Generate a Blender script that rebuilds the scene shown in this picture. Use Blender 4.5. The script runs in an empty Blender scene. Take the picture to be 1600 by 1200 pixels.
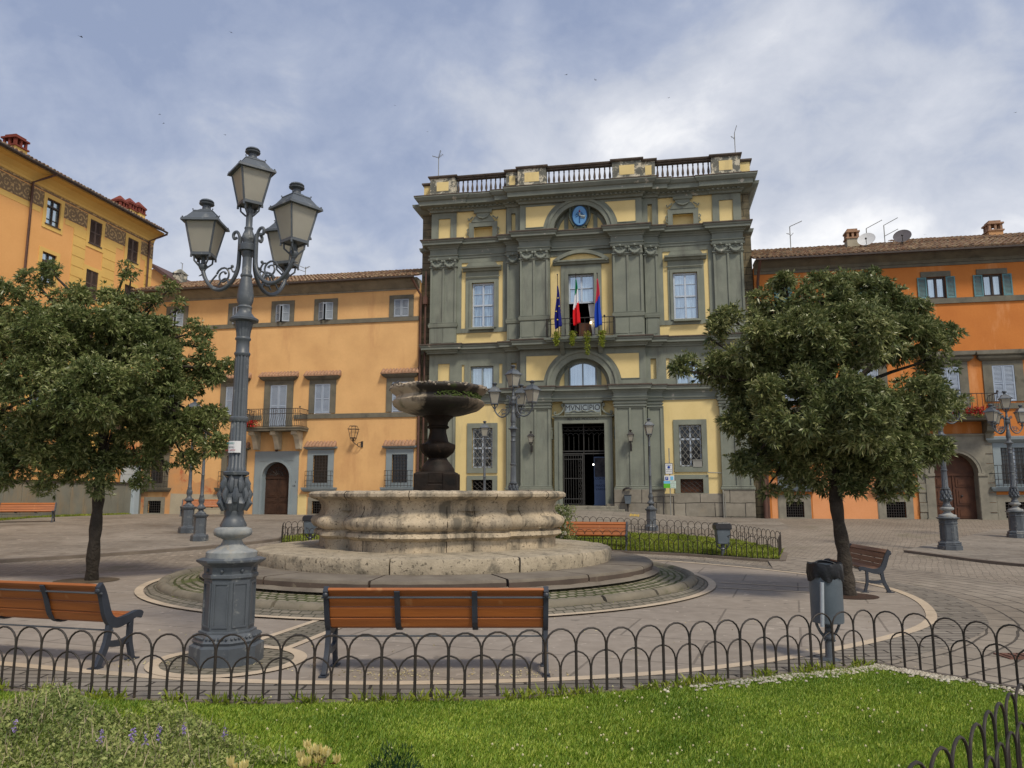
import bpy, bmesh, math, random
import numpy as np
from mathutils import Vector, Matrix
random.seed(7); np.random.seed(7)
SC = bpy.context.scene
COL = SC.collection
# ---------------------------------------------------------------- camera
F, CX, CY, HZ, EYE = 1190.0, 800.0, 600.0, 775.0, 1.55     # measured in the 1600 x 1200 photograph
TH = math.atan((HZ-CY)/F)
cd = bpy.data.cameras.new('camera'); cam = bpy.data.objects.new('camera', cd); COL.objects.link(cam)
cam.location = (0, 0, EYE); cam.rotation_euler = (math.pi/2+TH, 0, 0)
cd.sensor_fit = 'HORIZONTAL'; cd.sensor_width = 36.0; cd.lens = 36.0*F/1600.0
cd.clip_start = 0.05; cd.clip_end = 3000
SC.camera = cam
# ---------------------------------------------------------------- sky (overcast, brighter low on the right)
SUN_EL, SUN_AZ = 52.0, 150.0        # azimuth clockwise from +Y (behind the camera, a little left)
w = bpy.data.worlds.new("World"); SC.world = w; w.use_nodes = True
nt = w.node_tree; N = nt.nodes; L = nt.links; N.clear()
out = N.new('ShaderNodeOutputWorld'); bg = N.new('ShaderNodeBackground'); L.new(bg.outputs[0], out.inputs[0])
sky = N.new('ShaderNodeTexSky'); sky.sky_type = 'NISHITA'; sky.sun_disc = False
sky.sun_elevation = math.radians(SUN_EL); sky.sun_rotation = math.radians(SUN_AZ)
sky.air_density = 1.0; sky.dust_density = 1.5
def nn(t, **k):
    n = N.new(t)
    for a, b in k.items(): setattr(n, a, b)
    return n
def vm(op, a, b):
    n = nn('ShaderNodeVectorMath', operation=op)
    for i, x in enumerate((a, b)):
        if isinstance(x, (tuple, list)): n.inputs[i].default_value = x
        elif isinstance(x, (int, float)): n.inputs[i].default_value = (x, x, x)
        else: L.new(x, n.inputs[i])
    return n
def fm(op, a, b=0.0, c=0.0, clamp=False):
    n = nn('ShaderNodeMath', operation=op); n.use_clamp = clamp
    for i, x in enumerate((a, b, c)):
        if isinstance(x, (int, float)): n.inputs[i].default_value = x
        else: L.new(x, n.inputs[i])
    return n.outputs[0]
tc = nn('ShaderNodeTexCoord'); D = tc.outputs['Generated']
sep = nn('ShaderNodeSeparateXYZ'); L.new(D, sep.inputs[0])
zc = fm('MAXIMUM', sep.outputs[2], 0.02)
inv = fm('DIVIDE', 1.0, fm('ADD', zc, 0.55))
px_ = fm('MULTIPLY', sep.outputs[0], inv); py_ = fm('MULTIPLY', sep.outputs[1], inv)
cmb = nn('ShaderNodeCombineXYZ'); L.new(px_, cmb.inputs[0]); L.new(py_, cmb.inputs[1]); cmb.inputs[2].default_value = 4.3
def noise(vec, sc, det=5, ro=0.55, dist=0.0):
    n = nn('ShaderNodeTexNoise'); L.new(vec, n.inputs['Vector'])
    n.inputs['Scale'].default_value = sc; n.inputs['Detail'].default_value = det
    n.inputs['Roughness'].default_value = ro; n.inputs['Distortion'].default_value = dist
    return n.outputs[0]
def ramp(x, pts):
    n = nn('ShaderNodeValToRGB'); L.new(x, n.inputs[0]); cr = n.color_ramp
    while len(cr.elements) < len(pts): cr.elements.new(0.5)
    for e, (p, c) in zip(cr.elements, pts):
        e.position = p; e.color = (*c, 1) if len(c) == 3 else c
    return n.outputs[0]
n1 = noise(cmb.outputs[0], 2.1, 6, 0.5, 0.3)
n2 = noise(cmb.outputs[0], 6.0, 7, 0.58, 0.4)
n3 = noise(cmb.outputs[0], 15.0, 6, 0.6, 0.4)
lump = fm('ADD', fm('ADD', fm('MULTIPLY', fm('SUBTRACT', n1, 0.5), 1.15), fm('MULTIPLY', fm('SUBTRACT', n2, 0.5), 0.55)), fm('ADD', fm('MULTIPLY', fm('SUBTRACT', n3, 0.5), 0.24), 0.545))
# broad brightening toward low right of the view, darker to the upper left
side = fm('MULTIPLY', sep.outputs[0], 0.26)
low = fm('MULTIPLY', fm('SUBTRACT', 0.42, zc), 0.80)
v = fm('ADD', fm('ADD', lump, side), low)
v = fm('SUBTRACT', v, 0.05)
cloud = ramp(v, [(0.28, (0.25, 0.30, 0.43)), (0.42, (0.34, 0.385, 0.50)), (0.54, (0.465, 0.495, 0.57)), (0.68, (0.58, 0.60, 0.655)), (0.86, (0.86, 0.855, 0.855))])
mul = vm('MULTIPLY', sky.outputs[0], 0.09)
mixn = nn('ShaderNodeMix', data_type='RGBA'); mixn.inputs[0].default_value = 0.88
L.new(mul.outputs[0], mixn.inputs[6]); L.new(cloud, mixn.inputs[7])
# the cloud behind the camera, where the sun stands, is brighter
glow = fm('MULTIPLY', fm('MAXIMUM', fm('MULTIPLY', sep.outputs[1], -1.0), 0.0), 0.15)
fac = fm('ADD', 1.0, glow)
vs = nn('ShaderNodeVectorMath', operation='SCALE'); L.new(mixn.outputs[2], vs.inputs[0]); L.new(fac, vs.inputs[3])
L.new(vs.outputs[0], bg.inputs[0]); bg.inputs[1].default_value = 1.22
sd = bpy.data.lights.new('sun', 'SUN'); sun = bpy.data.objects.new('sun', sd); COL.objects.link(sun)
sd.energy = 2.9; sd.angle = math.radians(11); sd.color = (1.0, 0.90, 0.74)
el, az = math.radians(SUN_EL), math.radians(SUN_AZ)
sdir = Vector((math.sin(az)*math.cos(el), math.cos(az)*math.cos(el), math.sin(el)))
sun.rotation_euler = sdir.to_track_quat('Z', 'Y').to_euler()
SC.view_settings.view_transform = 'Standard'; SC.view_settings.look = 'None'
SC.view_settings.gamma = 1; SC.view_settings.exposure = 0.08; SC.view_settings.use_curve_mapping = False
SC.render.engine = 'CYCLES'
# ---------------------------------------------------------------- measuring helpers
AY = math.radians(10.5)                     # the facades' yaw
def ray(px, py):
    dx = px-CX; dz = CY-py
    return Vector((dx, F*math.cos(TH)-dz*math.sin(TH), F*math.sin(TH)+dz*math.cos(TH)))
def at_y(px, py, Y):
    r = ray(px, py); return Vector((0, 0, EYE)) + r*(Y/r.y)
P0 = at_y(915, 775, 36.0); P0.z = 0
UX = Vector((math.cos(AY), -math.sin(AY), 0)); UN = Vector((math.sin(AY), math.cos(AY), 0))
def fac_uz(px, py, w=0.0):                  # point on the facade plane -> (metres along it, height)
    r = ray(px, py); d = P0.dot(UN)-w; t = d/r.dot(UN); q = Vector((0, 0, EYE))+r*t
    return (q-P0).dot(UX), q.z
def fu(px, py=600, w=0.0): return fac_uz(px, py, w)[0]
def G(y): return 0.0 if y < 18 else min(.56, .56*(y-18)/15.0)
def gnd(px, py):
    r = ray(px, py); t = .01
    for i in range(60): t = (G(r.y*t)-EYE)/r.z
    return r.x*t, r.y*t
def at_z(px, py, z=0.0):
    r = ray(px, py); t = (z-EYE)/r.z; return r.x*t, r.y*t
def facw(u, z, w=0.0):                      # facade coordinates -> world
    q = P0+UX*u-UN*w; return Vector((q.x, q.y, z))
# ---------------------------------------------------------------- object helpers
def tag(o, label=None, cat=None, group=None, kind=None):
    if label: o['label'] = label
    if cat: o['category'] = cat
    if group: o['group'] = group
    if kind: o['kind'] = kind
    return o
def empty(name, loc=(0, 0, 0), rz=0.0, label=None, cat=None, group=None, scale=1.0):
    o = bpy.data.objects.new(name, None); COL.objects.link(o)
    o.location = loc; o.rotation_euler = (0, 0, rz); o.scale = (scale,)*3; o.empty_display_size = .2
    return tag(o, label, cat, group)
class MB:
    def __init__(s): s.v = []; s.f = []; s.m = []; s.mi = 0
    def add(s, vs, fs):
        b = len(s.v); s.v += [tuple(x) for x in vs]
        s.f += [tuple(b+i for i in f) for f in fs]; s.m += [s.mi]*len(fs); return s
    def box(s, x0, x1, y0, y1, z0, z1):
        if x0 > x1: x0, x1 = x1, x0
        if y0 > y1: y0, y1 = y1, y0
        if z0 > z1: z0, z1 = z1, z0
        return s.add([(x0,y0,z0),(x1,y0,z0),(x1,y1,z0),(x0,y1,z0),(x0,y0,z1),(x1,y0,z1),(x1,y1,z1),(x0,y1,z1)],
              [(0,3,2,1),(4,5,6,7),(0,1,5,4),(1,2,6,5),(2,3,7,6),(3,0,4,7)])
    def taper(s, c, z0, z1, a0, b0, a1, b1):     # frustum, half sizes
        x, y = c
        vs = [(x-a0,y-b0,z0),(x+a0,y-b0,z0),(x+a0,y+b0,z0),(x-a0,y+b0,z0),(x-a1,y-b1,z1),(x+a1,y-b1,z1),(x+a1,y+b1,z1),(x-a1,y+b1,z1)]
        return s.add(vs, [(0,3,2,1),(4,5,6,7),(0,1,5,4),(1,2,6,5),(2,3,7,6),(3,0,4,7)])
    def prism_xz(s, pts, y0, y1):                # polygon in x,z extruded over y (ccw seen from -y)
        n = len(pts)
        vs = [(x, y0, z) for x, z in pts]+[(x, y1, z) for x, z in pts]
        return s.add(vs, [tuple(range(n)), tuple(range(2*n-1, n-1, -1))]+[(i, i+n, (i+1) % n+n, (i+1) % n) for i in range(n)])
    def prism_yz(s, pts, x0, x1):
        n = len(pts)
        vs = [(x0, y, z) for y, z in pts]+[(x1, y, z) for y, z in pts]
        return s.add(vs, [tuple(range(n)), tuple(range(2*n-1, n-1, -1))]+[(i, (i+1) % n, (i+1) % n+n, i+n) for i in range(n)])
    def prism_xy(s, pts, z0, z1):
        n = len(pts)
        vs = [(x, y, z0) for x, y in pts]+[(x, y, z1) for x, y in pts]
        return s.add(vs, [tuple(range(n-1, -1, -1)), tuple(range(n, 2*n))]+[(i, (i+1) % n, (i+1) % n+n, i+n) for i in range(n)])
    def lathe(s, prof, n=24, c=(0, 0, 0), cap=True, mod=None):
        vs = []; fs = []
        for r, z in prof:
            for k in range(n):
                a = 2*math.pi*k/n; rr = r*(mod(a, z) if mod else 1)
                vs.append((c[0]+rr*math.cos(a), c[1]+rr*math.sin(a), c[2]+z))
        for j in range(len(prof)-1):
            for k in range(n):
                fs.append((j*n+k, j*n+(k+1) % n, (j+1)*n+(k+1) % n, (j+1)*n+k))
        if cap: fs += [tuple(range(n-1, -1, -1)), tuple(range((len(prof)-1)*n, len(prof)*n))]
        return s.add(vs, fs)
    def tube(s, pts, r, n=7, closed=False, cap=True):
        P = [Vector(p) for p in pts]; m = len(P)
        rs = r if isinstance(r, (list, tuple)) else [r]*m
        vs = []; fs = []; up = None
        for i in range(m):
            if closed: t = (P[(i+1) % m]-P[i-1])
            else: t = P[min(i+1, m-1)]-P[max(i-1, 0)]
            if t.length < 1e-9: t = Vector((0, 0, 1))
            t.normalize()
            if up is None:
                up = Vector((0, 0, 1)) if abs(t.z) < .9 else Vector((1, 0, 0))
            a = up-t*up.dot(t)
            if a.length < 1e-6: a = t.orthogonal()
            a.normalize(); up = a; b = t.cross(a)
            for k in range(n):
                q = 2*math.pi*k/n; vs.append(P[i]+(a*math.cos(q)+b*math.sin(q))*rs[i])
        seg = m if closed else m-1
        for i in range(seg):
            for k in range(n):
                j = (i+1) % m
                fs.append((i*n+k, i*n+(k+1) % n, j*n+(k+1) % n, j*n+k))
        if cap and not closed: fs += [tuple(range(n-1, -1, -1)), tuple(range((m-1)*n, m*n))]
        return s.add(vs, fs)
    def bar(s, a, b, r, n=6): return s.tube([a, b], r, n)
    def ball(s, c, r, n=10, m=6, sq=1.0):
        return s.lathe([(max(.0005, r*math.sin(math.pi*j/m)), -r*math.cos(math.pi*j/m)*sq) for j in range(m+1)], n, c, cap=False)
    def molding(s, path, prof, closed=False):    # outward is to the right of the travel direction
        m = len(path); offs = []
        for i in range(m):
            def nrm(a, b):
                d = Vector((b[0]-a[0], b[1]-a[1])); d.normalize(); return Vector((d.y, -d.x))
            if closed: na = nrm(path[i-1], path[i]); nb = nrm(path[i], path[(i+1) % m])
            else:
                na = nrm(path[i-1], path[i]) if i > 0 else nrm(path[0], path[1])
                nb = nrm(path[i], path[i+1]) if i < m-1 else na
            k = na+nb; k = k/max(.2, 1+na.dot(nb)); offs.append(k)
        p = len(prof); vs = []; fs = []
        for i in range(m):
            for o, z in prof: vs.append((path[i][0]+offs[i].x*o, path[i][1]+offs[i].y*o, z))
        for i in range(m if closed else m-1):
            j = (i+1) % m
            for k in range(p-1): fs.append((i*p+k, j*p+k, j*p+k+1, i*p+k+1))
        if not closed: fs += [tuple(range(p)), tuple(range(m*p-1, (m-1)*p-1, -1))]
        return s.add(vs, fs)
    def wall(s, x0, x1, z0, z1, y, holes=(), depth=.25):   # front sheet with rectangular openings and their reveals
        xs = sorted({x0, x1, *[h[0] for h in holes], *[h[1] for h in holes]})
        zs = sorted({z0, z1, *[h[2] for h in holes], *[h[3] for h in holes]})
        xs = [q for q in xs if x0-1e-6 <= q <= x1+1e-6]; zs = [q for q in zs if z0-1e-6 <= q <= z1+1e-6]
        for i in range(len(xs)-1):
            for j in range(len(zs)-1):
                mx, mz = (xs[i]+xs[i+1])/2, (zs[j]+zs[j+1])/2
                if any(h[0] < mx < h[1] and h[2] < mz < h[3] for h in holes): continue
                s.add([(xs[i], y, zs[j]), (xs[i+1], y, zs[j]), (xs[i+1], y, zs[j+1]), (xs[i], y, zs[j+1])], [(0, 1, 2, 3)])
        for h in holes:
            a, b, c, d = h[:4]; e = y+(h[4] if len(h) > 4 else depth)
            s.add([(a,y,c),(b,y,c),(b,y,d),(a,y,d),(a,e,c),(b,e,c),(b,e,d),(a,e,d)], [(0,4,5,1),(1,5,6,2),(2,6,7,3),(3,7,4,0)])
        return s
    def build(s, name, mat, parent=None, smooth=None, loc=None, label=None, bevel=0, recalc=False):
        me = bpy.data.meshes.new(name); me.from_pydata(s.v, [], s.f)
        mats = mat if isinstance(mat, (list, tuple)) else [mat]
        for q in mats: me.materials.append(q)
        if len(mats) > 1: me.polygons.foreach_set('material_index', s.m)
        if recalc:
            bm = bmesh.new(); bm.from_mesh(me); bmesh.ops.remove_doubles(bm, verts=bm.verts, dist=1e-5)
            bmesh.ops.recalc_face_normals(bm, faces=bm.faces); bm.to_mesh(me); bm.free()
        me.update()
        if smooth:
            me.shade_smooth(); me.set_sharp_from_angle(angle=math.radians(smooth if smooth > 1 else 40))
        o = bpy.data.objects.new(name, me); COL.objects.link(o)
        if parent: o.parent = parent
        if loc: o.location = loc
        if label: o['label'] = label
        if bevel:
            b = o.modifiers.new('bevel', 'BEVEL'); b.width = bevel; b.segments = 2; b.limit_method = 'ANGLE'
        return o
def copy_tree(o, parent=None):
    c = o.copy(); COL.objects.link(c); c.parent = parent
    for ch in list(o.children): copy_tree(ch, c)
    return c
def text_mesh(name, s, size, mat, parent, loc, rot=(math.pi/2, 0, 0), depth=.004, label=None, sx=1.0):
    cu = bpy.data.curves.new(name, 'FONT'); cu.body = s; cu.size = size; cu.extrude = depth; cu.align_x = 'CENTER'; cu.align_y = 'CENTER'
    t = bpy.data.objects.new(name, cu); COL.objects.link(t)
    dg = bpy.context.evaluated_depsgraph_get(); dg.update()
    me = bpy.data.meshes.new_from_object(t.evaluated_get(dg)); bpy.data.objects.remove(t); bpy.data.curves.remove(cu)
    me.materials.clear(); me.materials.append(mat)
    o = bpy.data.objects.new(name, me); COL.objects.link(o); o.parent = parent
    o.location = loc; o.rotation_euler = rot; o.scale = (sx, 1, 1)
    if label: o['label'] = label
    return o
def stroke2d(pts, ws):                           # thick polyline outline
    L_, R_ = [], []
    for i, p in enumerate(pts):
        a = pts[max(i-1, 0)]; b = pts[min(i+1, len(pts)-1)]
        d = Vector((b[0]-a[0], b[1]-a[1])); d.normalize(); n = Vector((-d.y, d.x)); h = ws[i]/2
        L_.append((p[0]+n.x*h, p[1]+n.y*h)); R_.append((p[0]-n.x*h, p[1]-n.y*h))
    return L_, R_
def ribbon_yz(mb, pts, ws, x0, x1):              # thick polyline in the y,z plane, extruded over x, built of quads
    A, B = stroke2d(pts, ws); n = len(pts); vs = []
    for x in (x0, x1):
        vs += [(x, *p) for p in A]+[(x, *p) for p in B]
    fs = []
    for i in range(n-1):
        fs += [(i, i+1, n+i+1, n+i), (2*n+i, 3*n+i, 3*n+i+1, 2*n+i+1), (i, 2*n+i, 2*n+i+1, i+1), (n+i, n+i+1, 3*n+i+1, 3*n+i)]
    fs += [(0, n, 3*n, 2*n), (n-1, 3*n-1, 4*n-1, 2*n-1)]
    mb.add(vs, fs)
def smooth_pts(pts, it=2, closed=False):
    for _ in range(it):
        q = []
        m = len(pts)
        rng = range(m if closed else m-1)
        if not closed: q.append(pts[0])
        for i in rng:
            a = Vector(pts[i]); b = Vector(pts[(i+1) % m]); q += [tuple(a*.75+b*.25), tuple(a*.25+b*.75)]
        if not closed: q.append(pts[-1])
        pts = q
    return pts
# ---------------------------------------------------------------- materials
def material(name): 
    m = bpy.data.materials.new(name); m.use_nodes = True; t = m.node_tree; t.nodes.clear()
    o = t.nodes.new('ShaderNodeOutputMaterial'); b = t.nodes.new('ShaderNodeBsdfPrincipled'); t.links.new(b.outputs[0], o.inputs[0])
    return m, t, b
def lnk(t, a, b): t.links.new(a, b)
def rgba(c): return (c[0], c[1], c[2], 1)
def mixc(t, fac, a, b, mode='MIX'):
    n = t.nodes.new('ShaderNodeMix'); n.data_type = 'RGBA'; n.blend_type = mode
    for i, x in ((0, fac), (6, a), (7, b)):
        if isinstance(x, (int, float)): n.inputs[i].default_value = x
        elif isinstance(x, tuple): n.inputs[i].default_value = rgba(x)
        else: lnk(t, x, n.inputs[i])
    return n.outputs[2]
def tnoise(t, sc, det=4, ro=.55, vec=None, scale3=None, dist=0):
    if vec is None:
        vec = t.nodes.new('ShaderNodeTexCoord').outputs['Object']
    if scale3:
        mp = t.nodes.new('ShaderNodeMapping'); mp.inputs['Scale'].default_value = scale3; lnk(t, vec, mp.inputs[0]); vec = mp.outputs[0]
    n = t.nodes.new('ShaderNodeTexNoise'); lnk(t, vec, n.inputs['Vector']); n.inputs['Scale'].default_value = sc
    n.inputs['Detail'].default_value = det; n.inputs['Roughness'].default_value = ro; n.inputs['Distortion'].default_value = dist
    return n.outputs[0]
def tramp(t, x, lo, hi):
    n = t.nodes.new('ShaderNodeMapRange'); lnk(t, x, n.inputs[0]); n.inputs[1].default_value = lo; n.inputs[2].default_value = hi; n.clamp = True
    return n.outputs[0]
def tmath(t, op, a, b=0.0):
    n = t.nodes.new('ShaderNodeMath'); n.operation = op
    for i, x in enumerate((a, b)):
        if isinstance(x, (int, float)): n.inputs[i].default_value = x
        else: lnk(t, x, n.inputs[i])
    return n.outputs[0]
def tbump(t, b, h, st=.3, dist=.01, prev=None):
    n = t.nodes.new('ShaderNodeBump'); n.inputs['Strength'].default_value = st; n.inputs['Distance'].default_value = dist
    lnk(t, h, n.inputs['Height'])
    if prev is not None: lnk(t, prev, n.inputs['Normal'])
    lnk(t, n.outputs[0], b.inputs['Normal']); return n.outputs[0]
def M(name, c, c2=None, sc=2.0, rough=.85, metal=0, spec=.3, bs=12, bst=.25, bd=.01, stain=None, stain_at=(.56, .72), stain_sc=1.2, streak=False, fine=.12, pits=None, damp=None):
    m, t, b = material(name)
    c2 = c2 or tuple(x*.8 for x in c)
    col = mixc(t, tramp(t, tnoise(t, sc, 5), .35, .68), c, c2)
    col = mixc(t, fine, col, mixc(t, tnoise(t, sc*14, 3), (.0, .0, .0), (1, 1, 1)), 'SOFT_LIGHT')
    if stain:
        s = tnoise(t, stain_sc, 8, .68, scale3=((1, 1, .22) if streak else None))
        col = mixc(t, tramp(t, s, *stain_at), col, stain)
    if damp:
        sz = t.nodes.new('ShaderNodeSeparateXYZ'); lnk(t, t.nodes.new('ShaderNodeTexCoord').outputs['Object'], sz.inputs[0])
        dz = tmath(t, 'MULTIPLY', tmath(t, 'SUBTRACT', damp[0], sz.outputs[2]), .16)
        col = mixc(t, tramp(t, tmath(t, 'ADD', tnoise(t, 1.7, 7, .65), dz), .56, .72), col, damp[1])
    if pits: col = mixc(t, tramp(t, tnoise(t, pits, 5, .6), .585, .64), col, tuple(x*.28 for x in c))
    lnk(t, col, b.inputs['Base Color']); b.inputs['Roughness'].default_value = rough
    b.inputs['Metallic'].default_value = metal; b.inputs['Specular IOR Level'].default_value = spec
    tbump(t, b, tnoise(t, bs, 6, .6), bst, bd)
    return m
def brickmat(name, c1, c2, mortar, bw, bh, ms=.012, rot=0, rough=.85, warp=.03, warp_sc=1.5, stain=None, stain_at=(.55, .7), bd=.01, sc=1.0, stain_sc=.6, polar=None, bst=.6, spec=.3, offset=.5, spots=None):
    m, t, b = material(name)
    tcn = t.nodes.new('ShaderNodeTexCoord'); vec = tcn.outputs['Object']
    if polar:      # rows that run round a centre: (radius*angle, radius)
        s = t.nodes.new('ShaderNodeSeparateXYZ'); lnk(t, vec, s.inputs[0])
        x = tmath(t, 'SUBTRACT', s.outputs[0], polar[0]); y = tmath(t, 'SUBTRACT', s.outputs[1], polar[1])
        rr = tmath(t, 'SQRT', tmath(t, 'ADD', tmath(t, 'MULTIPLY', x, x), tmath(t, 'MULTIPLY', y, y)))
        an = tmath(t, 'MULTIPLY', tmath(t, 'ARCTAN2', x, y), polar[2])
        cb = t.nodes.new('ShaderNodeCombineXYZ'); lnk(t, an, cb.inputs[0]); lnk(t, rr, cb.inputs[1]); bvec = cb.outputs[0]
    else:
        mp = t.nodes.new('ShaderNodeMapping'); mp.inputs['Rotation'].default_value = rot if isinstance(rot, tuple) else (0, 0, rot); lnk(t, vec, mp.inputs[0]); bvec = mp.outputs[0]
    nz = t.nodes.new('ShaderNodeTexNoise'); lnk(t, vec, nz.inputs['Vector']); nz.inputs['Scale'].default_value = warp_sc; nz.inputs['Detail'].default_value = 3
    v1 = t.nodes.new('ShaderNodeVectorMath'); v1.operation = 'SUBTRACT'; lnk(t, nz.outputs['Color'], v1.inputs[0]); v1.inputs[1].default_value = (.5, .5, .5)
    v2 = t.nodes.new('ShaderNodeVectorMath'); v2.operation = 'SCALE'; lnk(t, v1.outputs[0], v2.inputs[0]); v2.inputs[3].default_value = warp*4
    v3 = t.nodes.new('ShaderNodeVectorMath'); v3.operation = 'ADD'; lnk(t, bvec, v3.inputs[0]); lnk(t, v2.outputs[0], v3.inputs[1])
    br = t.nodes.new('ShaderNodeTexBrick'); lnk(t, v3.outputs[0], br.inputs['Vector'])
    br.inputs['Scale'].default_value = 1; br.inputs['Brick Width'].default_value = bw; br.inputs['Row Height'].default_value = bh
    br.inputs['Mortar Size'].default_value = ms; br.inputs['Mortar Smooth'].default_value = .3; br.inputs['Bias'].default_value = 0; br.offset = offset
    br.inputs['Color1'].default_value = rgba(c1); br.inputs['Color2'].default_value = rgba(c2); br.inputs['Mortar'].default_value = rgba(mortar)
    col = mixc(t, .55, br.outputs[0], mixc(t, tnoise(t, 5*sc, 5), (.12, .12, .12), (.88, .88, .88)), 'SOFT_LIGHT')
    col = mixc(t, .5, col, mixc(t, tramp(t, tnoise(t, .35*sc, 4), .3, .7), (.25, .25, .25), (.75, .75, .75)), 'SOFT_LIGHT')
    if stain:
        col = mixc(t, tramp(t, tnoise(t, stain_sc, 8, .7), *stain_at), col, stain)
    if spots:
        col = mixc(t, tramp(t, tnoise(t, spots, 3, .5), .66, .70), col, tuple(x*.62 for x in c1)); col = mixc(t, tramp(t, tnoise(t, spots*2.3, 2, .5, dist=.6), .68, .71), col, tuple(min(1, x*1.35) for x in c1))
    lnk(t, col, b.inputs['Base Color']); b.inputs['Roughness'].default_value = rough; b.inputs['Specular IOR Level'].default_value = spec
    n1 = tbump(t, b, tmath(t, 'SUBTRACT', 1.0, br.outputs['Fac']), bst, bd)
    tbump(t, b, tnoise(t, 18*sc, 6, .6), .35, .006, n1)
    return m
# ---------------------------------------------------------------- palette
m_yellow = M('yellow_stucco', (.68, .545, .26), (.62, .49, .225), 1.1, stain=(.44, .36, .20), stain_at=(.56, .82), streak=True)
m_grey = M('grey_green_stucco', (.21, .228, .188), (.165, .182, .152), 1.3, stain=(.11, .115, .10), stain_at=(.52, .72), streak=True, bs=9)
m_greyd = M('grey_cornice', (.195, .215, .187), (.15, .168, .146), 1.6, stain=(.42, .40, .34), stain_at=(.63, .67), stain_sc=2.0, bs=9)
m_cap = M('mossy_coping', (.115, .09, .072), (.06, .05, .042), 3, stain=(.22, .2, .16), stain_at=(.66, .72), stain_sc=4)
m_worn = M('worn_pedestal', (.15, .152, .13), (.1, .1, .085), 2.5, stain=(.50, .46, .36), stain_at=(.50, .56), stain_sc=3.2)
m_plinth = brickmat('plinth_blocks', (.23, .21, .17), (.18, .165, .135), (.05, .045, .04), 1.3, .62, .02, rot=(math.pi/2, 0, 0), warp=.02, stain=(.25, .22, .17), stain_at=(.62, .7))
m_quoin = brickmat('old_coursed_stone', (.17, .14, .085), (.12, .105, .07), (.045, .04, .03), 2.2, .36, .02, rot=(math.pi/2, 0, 0), warp=.02, stain=(.07, .065, .045), stain_at=(.45, .62), stain_sc=1.2)
m_peach = M('peach_stucco', (.68, .42, .185), (.58, .345, .15), .7, stain=(.50, .27, .12), stain_at=(.54, .76), stain_sc=.8, streak=True, damp=(1.3, (.40, .27, .16)))
m_peel = M('peeling_stucco', (.56, .29, .12), (.44, .27, .14), 1.4, stain=(.42, .13, .06), stain_at=(.54, .62), stain_sc=.9)
m_patch = M('grey_cement_patch', (.40, .36, .27), (.34, .31, .24), 1.5)
m_orange = M('orange_stucco', (.52, .185, .042), (.47, .16, .036), .9, stain=(.62, .29, .12), stain_at=(.53, .68), stain_sc=.8, streak=True, damp=(1.0, (.36, .19, .10)))
m_orange2 = M('faded_orange_stucco', (.68, .31, .14), (.62, .27, .11), 1.2)
m_ochre = M('ochre_orange_stucco', (.72, .38, .14), (.67, .345, .12), .7)
m_ochrey = M('ochre_yellow_stucco', (.68, .45, .135), (.62, .40, .12), .9)
m_stone = M('grey_peperino', (.16, .15, .115), (.11, .105, .085), 2.2, stain=(.07, .07, .055), stain_at=(.56, .72), stain_sc=1.6)
m_stone2 = M('pale_peperino', (.24, .225, .18), (.17, .16, .13), 2.2, stain=(.10, .10, .08), stain_at=(.56, .72), stain_sc=1.6)
m_bluegrey = M('blue_grey_paint', (.235, .28, .30), (.20, .245, .27), 1.5, stain=(.18, .17, .14), stain_at=(.64, .76))
m_corbel = M('white_corbel', (.52, .47, .36), (.36, .33, .26), 3)
m_rust = M('rusty_pipe', (.11, .055, .04), (.07, .04, .032), 3, rough=.6)
m_gutter = M('dark_gutter', (.06, .045, .038), (.04, .032, .028), 3, rough=.6)
m_tile, t, b = material('clay_roof_tile')
gq = t.nodes.new('ShaderNodeNewGeometry'); cr = t.nodes.new('ShaderNodeValToRGB'); lnk(t, gq.outputs['Random Per Island'], cr.inputs[0]); e_ = cr.color_ramp.elements
e_[0].color = (.11, .065, .04, 1); e_[1].color = (.40, .30, .18, 1); e_.new(.4).color = (.24, .13, .075, 1); e_.new(.75).color = (.30, .20, .12, 1)
lnk(t, mixc(t, tramp(t, tnoise(t, 5, 6, .65), .5, .68), cr.outputs[0], (.16, .14, .09)), b.inputs['Base Color']); b.inputs['Roughness'].default_value = .9
m_hood = M('clay_hood_tile', (.36, .21, .13), (.24, .15, .10), 5, stain=(.16, .12, .08), stain_at=(.6, .7), stain_sc=5)
m_brickred = M('red_brick', (.20, .045, .028), (.14, .035, .025), 6)
m_iron = M('dark_iron', (.022, .022, .023), (.035, .028, .024), 8, rough=.55, spec=.5, bst=.1)
m_iron2 = M('grille_iron', (.17, .17, .155), (.12, .12, .11), 8, rough=.6)
m_frame = M('pale_window_paint', (.44, .50, .58), (.38, .44, .52), 3, rough=.5)
m_frame2 = M('dark_brown_frame', (.05, .035, .025), (.035, .025, .02), 3, rough=.5)
m_shut = M('grey_blue_shutter', (.30, .345, .40), (.25, .29, .34), 2, rough=.6, bst=.1)
m_shutp = M('pale_blue_shutter', (.33, .39, .48), (.28, .34, .43), 2, rough=.6, bst=.1)
m_shutt = M('teal_shutter', (.10, .22, .245), (.08, .18, .2), 2, rough=.6, bst=.1)
m_shutb = M('brown_shutter', (.10, .065, .05), (.075, .05, .04), 2, rough=.6, bst=.1)
m_door = M('old_brown_wood', (.035, .018, .012), (.06, .03, .018), 3, rough=.7, stain=(.08, .06, .045), stain_at=(.6, .75))
m_door2 = M('red_brown_wood', (.10, .04, .02), (.06, .025, .015), 3, rough=.6)
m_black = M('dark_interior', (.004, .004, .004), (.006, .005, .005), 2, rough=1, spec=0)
m_white = M('white_enamel', (.62, .63, .63), (.55, .56, .56), 4, rough=.5)
m_frieze = None
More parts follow.
